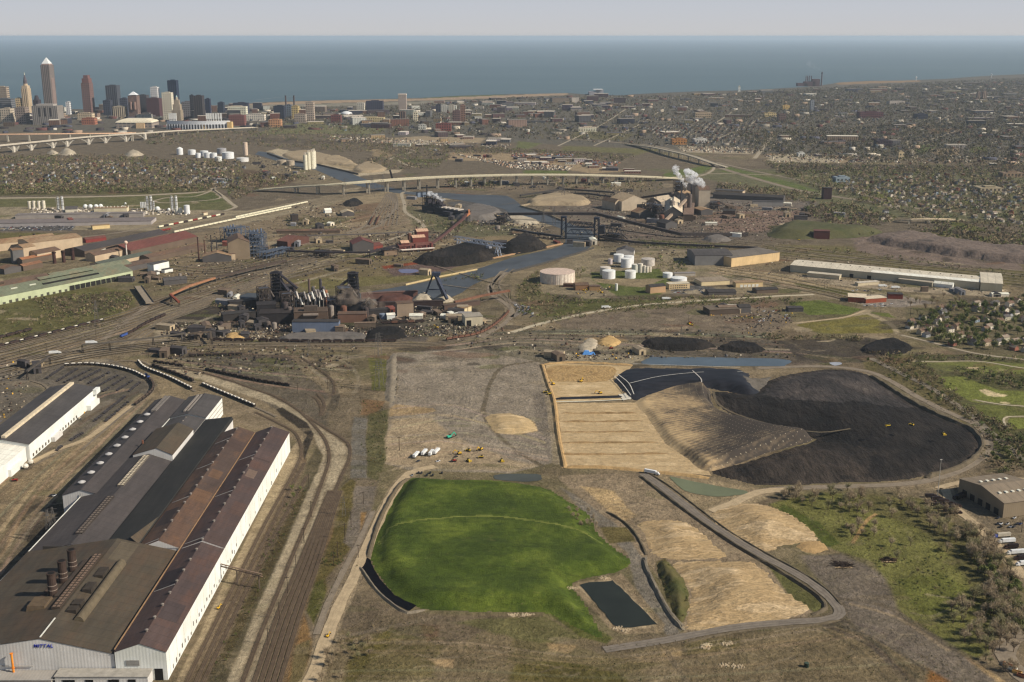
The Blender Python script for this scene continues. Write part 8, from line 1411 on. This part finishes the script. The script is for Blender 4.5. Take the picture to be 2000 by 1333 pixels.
# ================================================================ TREES NEAR ENOUGH TO TELL APART
def make_tree(kind,sd):
 rg=random.Random(sd);h={'bare_tree':11,'leafy_tree':9,'shrub':3.4}[kind];t=thing(kind,None,'tree' if kind!='shrub' else 'shrub',(0,-500,0));bark=plain((92,78,62)if kind!='leafy_tree' else(74,62,50));tips=[]
 def limbs(m):
  def grow(p,d,L,r,lv):
   q=p+d*L;m.tube(p,q,r,5 if lv==0 else 4,0,r*.6)
   if lv==2:tips.append((p,q));return
   for k in range(4 if lv else 6):
    e=Vector((rg.uniform(-1,1),rg.uniform(-1,1),rg.uniform(.25,1.1))).normalized();grow(p.lerp(q,rg.uniform(.45,1)),(d*.5+e).normalized(),L*rg.uniform(.55,.8),r*.5,lv+1)
  grow(Vector((0,0,-.1)),Vector((rg.uniform(-.08,.08),rg.uniform(-.08,.08),1)),h*.36,h*.028,0)
 mk('trunk',limbs,bark,t);V=[]
 for p,q in tips:
  for k in range({'bare_tree':20,'leafy_tree':24,'shrub':14}[kind]):
   c=p.lerp(q,rg.uniform(.2,1.25))+Vector((rg.gauss(0,1),rg.gauss(0,1),rg.gauss(0,1)))*h*.05
   if kind=='bare_tree':d=Vector((rg.gauss(0,.6),rg.gauss(0,.6),rg.uniform(.1,1))).normalized()*h*.13;s=Vector((rg.gauss(0,1),rg.gauss(0,1),0)).normalized()*.10;V+=[c-s,c+s,c+d]
   else:V+=[c+Vector((rg.gauss(0,1),rg.gauss(0,1),rg.gauss(0,1)))*h*.035 for _ in range(3)]
 c={'bare_tree':[(140,124,100),(156,140,114),(128,122,88)],'leafy_tree':[(98,102,58),(80,90,48),(116,118,72)],'shrub':[(84,88,50),(110,98,66),(72,80,42)]}[kind][sd%3]
 V=np.array([tuple(v)for v in V]);n=len(V)//3;col=np.repeat(lin_a(c)[None]*nrg.uniform(.65,1.35,(n,1)),3,0)
 o=mesh_np('crown',V,np.arange(n*3).reshape(n,3),vc_mat('crown_leaf',.85,1.15,.4),col=col,parent=t);return t
TP={k:[make_tree(k,s)for s in range(3)]for k in('bare_tree','leafy_tree','shrub')};USED=set()
TD={'bare_tree':['bare brown tree','pale bare tree','budding olive tree'],'leafy_tree':['green leafy tree','dark green tree','yellow green tree'],'shrub':['olive shrub','brown shrub','dark green shrub']}
def plant(kind,x,y,s,z=0.0):
 i=rng.randrange(3);o=TP[kind][i];sc=s*rng.uniform(.8,1.25)
 if(kind,i)not in USED:USED.add((kind,i));o.location=(x,y,z);o.scale=(sc,)*3
 else:o=copy_tree(o,(x,y,z),rng.uniform(0,6.28),(sc*rng.uniform(.85,1.15),sc,sc*rng.uniform(.85,1.15)))
 auto(o,('tall ' if sc>1.15 else 'low ' if sc<.85 else '')+TD[kind][i])
for kind,poly,n,s in[('bare_tree',[(1880,1030),(1930,1050),(1990,1140),(2010,1260),(1960,1250),(1900,1120)],84,1.2),('bare_tree',[(1480,968),(1640,958),(1760,965),(1780,1020),(1640,1010)],40,1.15),('bare_tree',[(1840,1190),(1960,1150),(1990,1280),(1900,1280)],54,1.2),('bare_tree',[(1760,985),(1880,1010),(1920,1060),(1850,1060)],36,1.15),('bare_tree',[(1640,1010),(1860,1060),(1830,1110),(1680,1090)],12,1.0),('bare_tree',[(1100,1005),(1150,1005),(1175,1045),(1140,1045)],20,.61),('bare_tree',[(630,1270),(700,1230),(740,1280),(680,1340),(620,1340)],16,.8),('bare_tree',[(1980,1230),(1990,1345),(1910,1300)],10,.8),('leafy_tree',[(1770,640),(1830,600),(2010,585),(2010,690),(1900,684),(1800,668)],145,1.55),('bare_tree',[(1770,590),(1850,570),(1900,600),(1800,650)],26,1.1),('leafy_tree',[(1680,700),(1760,700),(1860,790),(1800,780)],26,.7),('leafy_tree',[(1900,1080),(1990,1150),(2000,1240),(1930,1200)],48,1.1),('leafy_tree',[(1870,720),(2010,745),(2010,765),(1900,748)],26,.8),('leafy_tree',[(1930,850),(2010,860),(2010,930),(1930,910)],26,.9),('leafy_tree',[(570,950),(590,960),(570,985)],3,.9),('leafy_tree',[(1400,486),(1330,500),(1340,530),(1300,520)],20,.8),('shrub',[(545,1010),(585,955),(600,962),(500,1180),(440,1300),(420,1290)],40,1.0),('shrub',[(700,780),(757,795),(755,900),(725,930),(705,900)],40,1.0),('shrub',[(1284,1106),(1303,1098),(1346,1165),(1338,1212),(1325,1220)],44,.9),('shrub',[(1640,1020),(1880,1080),(1930,1220),(1800,1190)],40,1.1),('shrub',[(625,1090),(665,1080),(672,1105),(640,1110)],22,1.0),('shrub',[(720,1000),(1000,1210),(1180,1260),(640,1330)],14,.7),('shrub',[(1110,600),(1380,590),(1380,602),(1110,614)],50,1.1),('shrub',[(780,560),(780,560),(905,540),(938,545)],10,1.4)]:
 for x,y in sample(poly,n):plant(kind,x,y,s,3.5 if s==.61 else 0)
q=P(1556,972);plant('bare_tree',q.x,q.y,1.7);q=P(1540,968);plant('bare_tree',q.x,q.y,1.0)
# ================================================================ VEHICLES, RAILCARS, COILS, POLES
class Fleet:
 def __init__(s,build):s.b,s.o,s.n=build,None,0
 def put(s,x,y,rz,z=0.0,sc=1.0):
  if s.o is None:s.o=s.b();o=s.o;o.location=(x,y,z);o.rotation_euler=(0,0,rz);o.scale=(sc,)*3 if not isinstance(sc,tuple)else sc
  else:o=copy_tree(s.o,(x,y,z),rz,sc)
  s.n+=1;return o
def car_b(c):
 def f():
  t=thing('car',None,'car',group='parked cars');mk('body',lambda m:(m.frus(-2.2,2.2,-.9,.9,.3,.9,.96)),plain(c,.35,.05,spec=.5),t);mk('cabin',lambda m:m.frus(-1.3,1.0,-.8,.8,.9,1.5,.78),plain((40,42,48),.2),t)
  for x in(-1.4,1.4):mk('axle',lambda m:m.tube((x,-.95,.33),(x,.95,.33),.33,8),BLACKP,t)
  return t
 return f
CARS=[(Fleet(car_b(c)),n)for c,n in[((226,226,224),'white'),((60,62,68),'dark grey'),((150,152,156),'silver'),((132,40,36),'red'),((52,66,106),'blue'),((34,34,36),'black')]]
def cars(poly,n,ang,cols=None):
 for x,y in sample(poly,n):
  f,c=CARS[rng.choices(range(6),[4,3,3,1,1.4,2])[0]];x=round(x/2.9)*2.9;y=round(y/6.5)*6.5
  auto(f.put(x,y,ang+rng.choice((0,math.pi)),.42),c+' parked car')
for a in[([(-10,438),(148,441),(140,450),(-10,451)],115,1.4),([(1004,596),(1030,598),(1046,616),(1030,624),(1016,612)],34,.8),([(1312,567),(1380,565),(1376,573),(1314,573)],16,.2),([(113,1036),(118,1020),(128,1020),(124,1036)],6,.1),([(1688,597),(1740,594),(1742,600),(1695,602)],12,.3),([(1940,1012),(2000,1010),(2000,1030),(1950,1034)],12,.8),([(1480,608),(1540,605),(1540,640),(1470,648)],16,.5),([(815,885),(900,885),(880,905),(815,903)],7,.6),([(806,925),(870,926),(868,930),(806,929)],9,1.5),([(1660,566),(1760,565),(1760,572),(1670,572)],7,.3),([(88,968),(108,962),(110,970),(92,976)],3,1.0),([(1560,300),(1480,292),(1330,296),(1480,300)],16,.2),([(880,288),(960,270),(760,274),(800,282)],20,.2)]:cars(*a)
def truck_b(c,box,L=12.0):
 def f():
  t=thing('truck',None,'truck',group='parked trucks');mk('cab',lambda m:(m.box(L/2+.3,L/2+2.6,-1.2,1.2,.6,3.0),m.box(L/2+2.6,L/2+3.8,-1.1,1.1,.6,1.9)),plain(c,.4),t);mk('trailer',lambda m:m.box(-L/2,L/2,-1.3,1.3,1.1,4.0,bottom=True),plain(box,.5),t)
  for x in(-L/2+1.2,-L/2+2.5,L/2-1,L/2+2.4):mk('axle',lambda m:m.tube((x,-1.25,.55),(x,1.25,.55),.55,8),BLACKP,t)
  return t
 return f
TW,TB,TU=Fleet(truck_b((220,216,208),(224,220,210))),Fleet(truck_b((48,34,32),(42,34,32),9)),Fleet(truck_b((44,70,150),(176,166,148),12))
for x,y,a in[(812,893,1.3),(828,888,1.35),(842,889,1.35),(852,886,1.3),(1270,926,-.5),(176,672,.2),(105,692,.25),(1722,561,.1),(1747,564,.1),(1182,603,.1),(1300,586,.1)]:q=P(x,y);auto(TW.put(q.x,q.y,a,.4),'white articulated truck')
for k in range(9):q=P(1868+k*5.5,976-k*2.6+k%2*2);auto(TB.put(q.x,q.y,.55,.4),'dark truck in a packed row')
for k in range(10):q=P(1815+(k%5)*12,972+(k//5)*12+(k%5)*5);auto(TB.put(q.x,q.y,.1*(k%3),.1,.9),'dark rusty scrap truck')
for k in range(6):q=P(1960+k*9,1050+k*11);auto((TU if k==0 else TW if k%2 else TB).put(q.x,q.y,math.pi+.15,.4),['blue cabbed truck','white lorry beside the blue cab','dark lorry beside the blue cab'][0 if k==0 else 1 if k%2 else 2])
def digger_b(c):
 def f():
  t=thing('excavator',None,'digger',group='diggers and dozers');
  for y in(-1.5,.8):mk('track',lambda m:m.box(-2.4,2.4,y,y+.7,0,.9),BLACKP,t)
  mk('body',lambda m:m.box(-2.4,1.2,-1.4,1.4,.95,2.2),plain(c,.5),t);mk('cab',lambda m:m.box(.1,1.6,.2,1.4,2.2,3.3),plain((60,58,50),.3),t);mk('boom',lambda m:(m.beam((1,-.4,1.8),(4.5,-.4,4.8),.6,.7),m.beam((4.5,-.4,4.8),(6.6,-.4,1.8),.5,.5)),plain(c,.5),t);mk('bucket',lambda m:m.box(6.0,7.1,-.9,.2,.8,1.9),DARK,t);return t
 return f
def dozer_b(c):
 def f():
  t=thing('bulldozer',None,'bulldozer',group='diggers and dozers')
  for y in(-1.6,.9):mk('track',lambda m:m.box(-2.2,2.2,y,y+.7,0,1.1),BLACKP,t)
  mk('body',lambda m:m.box(-2.0,2.0,-.9,.9,.6,1.9),plain(c,.5),t);mk('cab',lambda m:m.box(-1.4,.2,-.8,.8,1.9,3.1),plain((70,64,40),.3),t);mk('blade',lambda m:m.box(2.7,3.0,-2,2,.1,1.5),plain(tuple(int(v*.8)for v in c)),t);return t
 return f
EX,DZ,RD,GN=Fleet(digger_b((206,160,50))),Fleet(dozer_b((206,170,60))),Fleet(dozer_b((150,44,36))),Fleet(digger_b((60,170,140)))
for x,y in[(939,880),(897,888),(1135,747),(1172,770),(1141,569),(1175,573),(853,642),(1080,752)]:q=P(x,y);auto(EX.put(q.x,q.y,rng.uniform(0,6),.5,1.0),'yellow excavator')
for x,y,z in[(915,882,0),(915,902,0),(940,895,0),(980,902,0),(1735,834,22),(1781,832,20),(1843,850,13),(1066,768,0),(1074,771,0),(1345,634,0),(1352,636,0),(1560,470,0)]:q=P(x,y,z);auto(DZ.put(q.x,q.y,rng.uniform(0,6),z+.4,1.0),'yellow bulldozer')
for x,y in[(886,902),(1193,682),(28,940),(1347,632)]:q=P(x,y);auto(RD.put(q.x,q.y,.2,.3,1.0),'red tracked loader')
for x,y in((427,1190),(640,1245)):q=P(x,y);auto(EX.put(q.x,q.y,1.2,.4,.6),'small orange excavator')
q=P(878,856);auto(GN.put(q.x,q.y,.6,.3,1.2),'green excavator')
# --- railcars
def rail_b(kind,body,load=None,L=12.0,h=2.6):
 def f():
  t=thing(kind,None,'railcar');mk('body',lambda m:(m.box(-L/2,L/2,-1.4,1.4,1.0,1.0+h,bottom=True)),plain(body,.7),t)
  if load:mk('load',lambda m:m.frus(-L*.4,L*.4,-1.1,1.1,1.02+h,1.9+h,.7),plain(load),t)
  for x in(-L*.34,L*.34):mk('bogie',lambda m:m.box(x-1.2,x+1.2,-1.1,1.1,.15,.99),BLACKP,t)
  return t
 return f
RK={'ingot_car':((46,40,38),(196,188,174),7.0,1.6,'dark ingot car with a pale load'),'coil_car':((50,44,40),(74,62,54),9.0,1.8,'dark coil car'),'gondola':((58,46,42),(40,36,36),14.0,2.6,'dark brown gondola'),'hopper_car':((206,194,168),None,15.0,3.4,'pale covered hopper'),'boxcar':((120,50,42),None,15.0,3.2,'red boxcar'),'ore_car':((104,74,60),(80,58,48),9.0,2.4,'rust red ore car'),'locomotive':((54,76,132),(40,44,54),16.0,3.0,'blue locomotive')}
RF={k:Fleet(rail_b(k,v[0],v[1],v[2],v[3]))for k,v in RK.items()}
def train(kinds,px,n,where,gap=1.2,u0=0.0):
 L=np.array(smooth_line(PN(px),4));s=np.concatenate([[0],np.cumsum(np.linalg.norm(np.diff(L,axis=0),axis=1))]);d=u0;i=0;cnt={}
 while i<n:
  k=kinds[i%len(kinds)];ln_=RK[k][2]
  if d+ln_>s[-1]:break
  a=[np.interp(d+e,s,L[:,j])for e in(0,ln_)for j in(0,1)];o=RF[k].put((a[0]+a[2])/2,(a[1]+a[3])/2,math.atan2(a[3]-a[1],a[2]-a[0]),.8);cnt[k]=cnt.get(k,0)+1
  o['label']='%s, %s in the string %s'%(RK[k][4],NTH[cnt[k]-1],where);o['group']='railcars '+where;d+=ln_+gap;i+=1
train(['locomotive']+['coil_car']*40,[(285,736),(300,755),(294,772),(262,797),(240,815)][:1]+[(296,748),(300,757),(294,770),(262,795),(236,816)],12,'round the yard loop')
train(['ingot_car'],[(125,716),(170,714),(215,718),(258,728),(285,741)],26,'behind the coil field');train(['ingot_car'],[(270,708),(285,722),(330,740),(382,766)],20,'left of the long straight');train(['coil_car'],[(298,716),(345,733),(382,748)],11,'by the yard neck');train(['ingot_car'],[(395,753),(440,772),(498,796)],19,'behind the rolling sheds')
train(['coil_car'],[(402,724),(500,745),(577,757)],20,'across the slag field');train(['coil_car'],[(300,709),(360,718)],6,'at the top of the yard');train(['gondola','ingot_car'],[(-10,681),(60,664),(180,633),(215,625)],30,'at the far left line');train(['gondola'],[(-10,665),(66,645)],6,'on the outer left line',u0=4)
train(['locomotive']+['gondola']*20,[(236,661),(258,651),(290,632),(332,614)],9,'curving below the short bridge');train(['gondola'],[(415,667),(500,668)],4,'under the sand pile');train(['gondola'],[(505,668),(640,670),(790,668)],15,'before the blue shed');train(['ore_car'],[(872,666),(940,652),(984,622),(996,602),(990,586)],20,'round the rail loop')
train(['gondola','ore_car'],[(745,634),(840,630)],8,'below the ore bins');train(['hopper_car'],[(340,456),(420,439),(520,418),(672,386)],26,'of the near white rake');train(['hopper_car'],[(460,427),(520,414),(690,378)],18,'of the far white rake');train(['boxcar'],[(283,460),(350,446)],5,'behind the red rake');train(['hopper_car','gondola','hopper_car','boxcar'],[(310,446),(420,424),(500,408)],14,'on the back line')
train(['ore_car'],[(722,440),(738,412),(748,392)],12,'left in the ore yard');train(['ore_car'],[(734,440),(746,412),(754,394)],12,'right in the ore yard');train(['coil_car'],[(370,697),(480,694)],8,'on the far slag siding')
# --- rows of steel coils and slabs in the yard
CO=Fleet(lambda:(lambda t:(mk('coil',lambda m:m.tube((-1.1,0,.95),(1.1,0,.95),.95,10),plain((66,62,62),.5),t),mk('bore',lambda m:m.tube((-1.13,0,.95),(1.13,0,.95),.4,8),BLACKP,t),t)[2])(thing('steel_coil',None,'steel coil',group='steel coils in the yard')))
rows=[((92,740),(125,718)),((112,746),(155,720)),((127,748),(180,722)),((158,744),(198,723)),((174,750),(216,728)),((190,756),(232,734)),((202,766),(247,737)),((226,766),(260,744)),((252,766),(274,748)),((184,824),(246,775)),((206,824),(252,786)),((138,862),(164,846)),((108,884),(122,872))]
for r_,(a,b)in enumerate(rows):
 A_,B_=P(*a),P(*b);n=min(24,int((B_-A_).length/3.2));az=math.atan2(B_.y-A_.y,B_.x-A_.x)
 for k in range(n):
  if rng.random()<.12:continue
  q=A_.lerp(B_,k/n);auto(CO.put(q.x+rng.uniform(-.4,.4),q.y,az+1.57,.05,rng.uniform(1.0,1.5)),'dark steel coil in row %s'%'one two three four five six seven eight nine ten eleven twelve thirteen'.split()[r_])
# --- poles and pylons
def pole_b():
 t=thing('utility_pole',None,'pole',group='utility poles');mk('mast',lambda m:m.cyl(0,0,0,13,.28,.2,6),plain((66,56,46)),t);mk('crossarm',lambda m:m.beam((-1.6,0,12),(1.6,0,12),.3,.3),plain((66,56,46)),t);return t
PO=Fleet(pole_b)
for x,y in[(608,1010),(594,1060),(578,1110),(562,1160),(546,1210),(524,1260),(604,955),(640,905),(582,770),(598,790),(674,1055),(686,1030),(710,985),(640,760),(320,742),(372,716),(432,730),(495,748),(290,700),(1345,632),(1640,590),(1672,600),(1720,610),(1778,618),(1560,572),(1610,566),(1700,582),(1820,650),(470,700),(558,728),(188,660),(92,690),(40,700),(1920,1060),(1995,1040),(700,1090),(780,880),(652,1105),(660,1090)]:q=P(x,y);auto(PO.put(q.x,q.y,rng.uniform(-.3,.3),0,rng.uniform(.9,1.2)),'thin wooden utility pole')
q=P(1831,970);t=thing('tall_mast','tall slim lamp mast in front of the black heap','mast',q);hh=ht(1831,970,898);mk('mast',lambda m:m.cyl(0,0,0,hh,.35,.2,8),plain((170,164,154)),t);mk('lamp_head',lambda m:m.box(-1,1,-.3,.3,hh-.4,hh+.2),plain((190,184,172)),t)
def pylon_b():
 t=thing('pylon',None,'pylon',group='steel lattice pylons');mk('lattice',lambda m:[m.beam((a*3.5,b*3.5,0),(a*.6,b*.6,38),.3,.3)for a in(-1,1)for b in(-1,1)]+[m.beam((a*3.5*(1-z/46),-3.5*(1-z/46),z),(-a*3.5*(1-(z+6)/46),-3.5*(1-(z+6)/46),z+6),.2,.2)for z in range(0,36,6)for a in(-1,1)],plain((92,88,84)),t)
 for z in(26,31,36):mk('crossarm',lambda m:m.beam((-5,0,z),(5,0,z),.3,.4),plain((92,88,84)),t)
 return t
PY_=Fleet(pylon_b)
for x,y,s in[(737,762,1),(745,758,1),(736,700,.9),(742,697,.9),(190,636,1),(108,1055,.8),(98,1060,.8),(674,384,1.3),(728,384,1.4),(748,378,1.4),(1100,388,1.4),(1082,440,1.1),(604,690,.5),(1062,444,1.1),(672,1008,.5),(1330,668,.6)]:q=P(x,y);auto(PY_.put(q.x,q.y,.1,0,s),'grey lattice pylon')
# --- odds and ends
t=thing('tarp_heap','blue tarpaulin over a heap on the dirt','tarpaulin',P(1150,692));mk('tarp',lambda m:(m.frus(-9,3,-4,4,0,5,.45),m.frus(1,9,-3,3,0,3,.5)),plain((84,136,196),.5),t);mk('dark_cover',lambda m:m.frus(4,17,-2,5,0,4,.5),BLACKP,t)
t=thing('drum','lone dark green drum on the bare ground, bottom right','drum',P(1575,1303));mk('shell',lambda m:m.cyl(0,0,0,3.0,1.6,n=14),plain((38,52,44),.5),t);mk('rim',lambda m:m.cyl(0,0,3.01,3.2,1.7,1.5,14),plain((60,72,62)),t)
for k,(x,y,s)in enumerate([(1645,1105,7),(1735,1095,6),(1380,1262,3)]):
 t=thing('brush_pile',['dark heap of cut branches, the left one','heap of cut branches with pale logs in front','small pile of pale rubble below the road'][k],'brush pile',P(x,y));mk('branches',lambda m:[m.beam((rng.gauss(0,s*.5),rng.gauss(0,s*.4),rng.uniform(0,s*.2)),(rng.gauss(0,s*.5),rng.gauss(0,s*.4),rng.uniform(0,s*.35)),.3,.3)for _ in range(150)],plain([(56,46,40),(72,58,46),(190,174,144)][k]),t)
 mk('logs',lambda m:[m.tube((rng.gauss(0,s*.5),-s*.6+rng.gauss(0,.5),.4),(rng.gauss(0,s*.5),-s*.7+rng.gauss(0,.5),.9),.25,5)for _ in range(12)],plain((176,150,116)),t)
for k in range(10):
 x,y=[(1115,1150),(1182,1130),(1207,1228),(1222,1232),(1004,1202),(1028,1201),(1380,1265),(1420,1258),(1418,1300),(1440,1302)][k];q=P(x,y)
 t=thing('rock_heap',None,'rocks',q,0,'heaps of pale rock');mk('rocks',lambda m:[m.frus(a-r,a+r,b-r,b+r,-.1,r*1.2,.5)for a,b,r in[(rng.gauss(0,2.2),rng.gauss(0,1.4),rng.uniform(.3,.75))for _ in range(30)]],plain((178,160,132)),t);auto(t,'heap of pale riprap stones')
for k in range(4):
 q=P(1968+k*9,1302+k*7);t=thing('skip',['open orange skip at the bottom right, first of four','open white skip at the bottom right, second of four','open tan skip at the bottom right, third of four','open rusty skip at the bottom right, last of four'][k],'skip',q,-.7)
 c=[(196,120,60),(214,204,186),(190,150,90),(130,84,60)][k]
 for a in((-3,3,-1.3,-1.1),(-3,3,1.1,1.3),(-3,-2.8,-1.1,1.1),(2.8,3,-1.1,1.1)):mk('side',lambda m:m.box(*a,0,2.2),plain(c),t)
 mk('floor',lambda m:m.box(-2.8,2.8,-1.1,1.1,.1,.4),DARK,t)
finish_labels()
# ================================================================ LIGHT, AIR, CAMERA
SUN_EL,SUN_AZ=36.0,107.0
w=bpy.data.worlds.new('World');scn.world=w;w.use_nodes=True
wn=w.node_tree.nodes;bg=wn['Background']
sky=wn.new('ShaderNodeTexSky');sky.sky_type='NISHITA';sky.sun_disc=False
sky.sun_elevation=R(SUN_EL);sky.sun_rotation=R(SUN_AZ);sky.dust_density=.6;sky.air_density=1.0;sky.ozone_density=1.5
SKY=.065
tc=wn.new('ShaderNodeTexCoord');sp=wn.new('ShaderNodeSeparateXYZ');w.node_tree.links.new(tc.outputs['Generated'],sp.inputs[0])
hr=wn.new('ShaderNodeValToRGB');el=hr.color_ramp.elements
for p_,c_ in((0,(.575,.57,.575)),(.02,(.545,.565,.605)),(.07,(.46,.52,.62))):
 q=el[0]if p_==0 else el.new(p_);q.position=p_;q.color=(*c_,1)
el[-1].position=.3;el[-1].color=(.25,.33,.48,1)
mu=wn.new('ShaderNodeVectorMath');mu.operation='SCALE';mu.inputs['Scale'].default_value=1/SKY
mr=wn.new('ShaderNodeMapRange');mr.inputs[1].default_value=.06;mr.inputs[2].default_value=.18;mr.inputs[3].default_value=1;mr.inputs[4].default_value=0
mx=wn.new('ShaderNodeMix');mx.data_type='RGBA';lk=w.node_tree.links.new
lk(sp.outputs[2],hr.inputs[0]);lk(hr.outputs[0],mu.inputs[0]);lk(sp.outputs[2],mr.inputs[0]);lk(mr.outputs[0],mx.inputs[0])
lk(sky.outputs[0],mx.inputs[6]);lk(mu.outputs[0],mx.inputs[7]);lk(mx.outputs[2],bg.inputs[0]);bg.inputs[1].default_value=SKY
sl=bpy.data.lights.new('sun','SUN');sl.energy=5.0;sl.angle=R(.5);sl.color=(1,.92,.79)
so=bpy.data.objects.new('sun',sl);COL.objects.link(so)
e,a=R(SUN_EL),R(SUN_AZ)
d=Vector((math.sin(a)*math.cos(e),math.cos(a)*math.cos(e),math.sin(e)))
so.rotation_euler=d.to_track_quat('Z','Y').to_euler()
shore=[(-2600,214),(-600,214),(0,213),(100,213.5),(180,214),(205,213),(260,210),(400,207),(480,203),(540,199),(640,196.5),(720,195),(820,192),(900,187.5),(1000,184.5),(1110,182.5),(1160,186),(1215,187),(1240,184.5),(1300,181.5),(1360,179),(1400,178),(1450,177),(1500,174.5),(1570,170.5),(1612,166),(1640,161.5),(1700,158.5),(1760,158),(1800,156.5),(1850,154.5),(1900,150.5),(1950,147.5),(2000,145.5),(2200,140),(2600,128)]
mb=MB();S=PN(shore);far=140000.0
xs=[p[0]for p in S]
for(x0,y0),(x1,y1)in zip(S[:-1],S[1:]):
 k0,k1=far/y0,far/y1
 mb.poly([(x0,y0,.6),(x1,y1,.6),(x1*k1,far,.6),(x0*k0,far,.6)])
def lake_m(t):
 v=t.pos();n=t.noise(v,.00035,5,.6,(.35,1,1));n2=t.noise(v,.02,5,.6,(.3,1,1))
 t.color(t.ramp(n,[(.3,(.078,.126,.146)),(.7,(.112,.164,.178))]))
 t.b.inputs['Roughness'].default_value=.5;t.b.inputs['Specular IOR Level'].default_value=.25
 t.bump(n2,3.0,.35);return t.m
tag(mb.build('lake',mat('lake_water',lake_m)),'blue grey lake reaching to the horizon',None,None,'structure')
for pts,wd in(([(108,198.5),(150,197.8),(203,197.2)],10),([(500,196),(560,190),(640,187.5),(720,184.2)],9),([(760,182.5),(860,181.5),(1000,177),(1100,174),(1180,170),(1330,165)],8)):
 ribbon('breakwater',pts,wd,1.6,plain((150,156,156)),'structure','thin pale stone breakwater off the lake shore')
BX=145000.0
hz=MB();hz.box(-90000,90000,-3000,BX,-5.0,436.0,bottom=True)
hm=bpy.data.materials.new('valley_air');hm.use_nodes=True;n=hm.node_tree.nodes;n.clear()
out=n.new('ShaderNodeOutputMaterial');pv=n.new('ShaderNodeVolumePrincipled')
pv.inputs['Color'].default_value=(.74,.87,1.0,1);pv.inputs['Density'].default_value=2.1e-5;pv.inputs['Anisotropy'].default_value=.15
hm.node_tree.links.new(pv.outputs[0],out.inputs['Volume'])
tag(hz.build('haze',hm),'thin blue grey morning haze',None,None,'stuff')
cam=bpy.data.cameras.new('camera');co=bpy.data.objects.new('camera',cam);COL.objects.link(co)
cam.sensor_width=36.0;cam.lens=36.0*F/2000.0;cam.clip_start=5;cam.clip_end=200000
co.location=(0,0,CZ);co.rotation_euler=(math.pi/2-PITCH,0,0)
scn.camera=co
scn.render.engine='CYCLES'
scn.view_settings.view_transform='Standard';scn.view_settings.look='None';scn.view_settings.exposure=0.0;scn.view_settings.gamma=1.0
c=scn.cycles
c.use_denoising=True
try:c.denoiser='OPENIMAGEDENOISE'
except Exception:pass
c.max_bounces=10;c.diffuse_bounces=2;c.glossy_bounces=2;c.transparent_max_bounces=6;c.transmission_bounces=2;c.volume_bounces=8
c.use_adaptive_sampling=True;c.adaptive_threshold=.015
c.sample_clamp_indirect=6;c.pixel_filter_type='BLACKMAN_HARRIS';c.filter_width=1.3
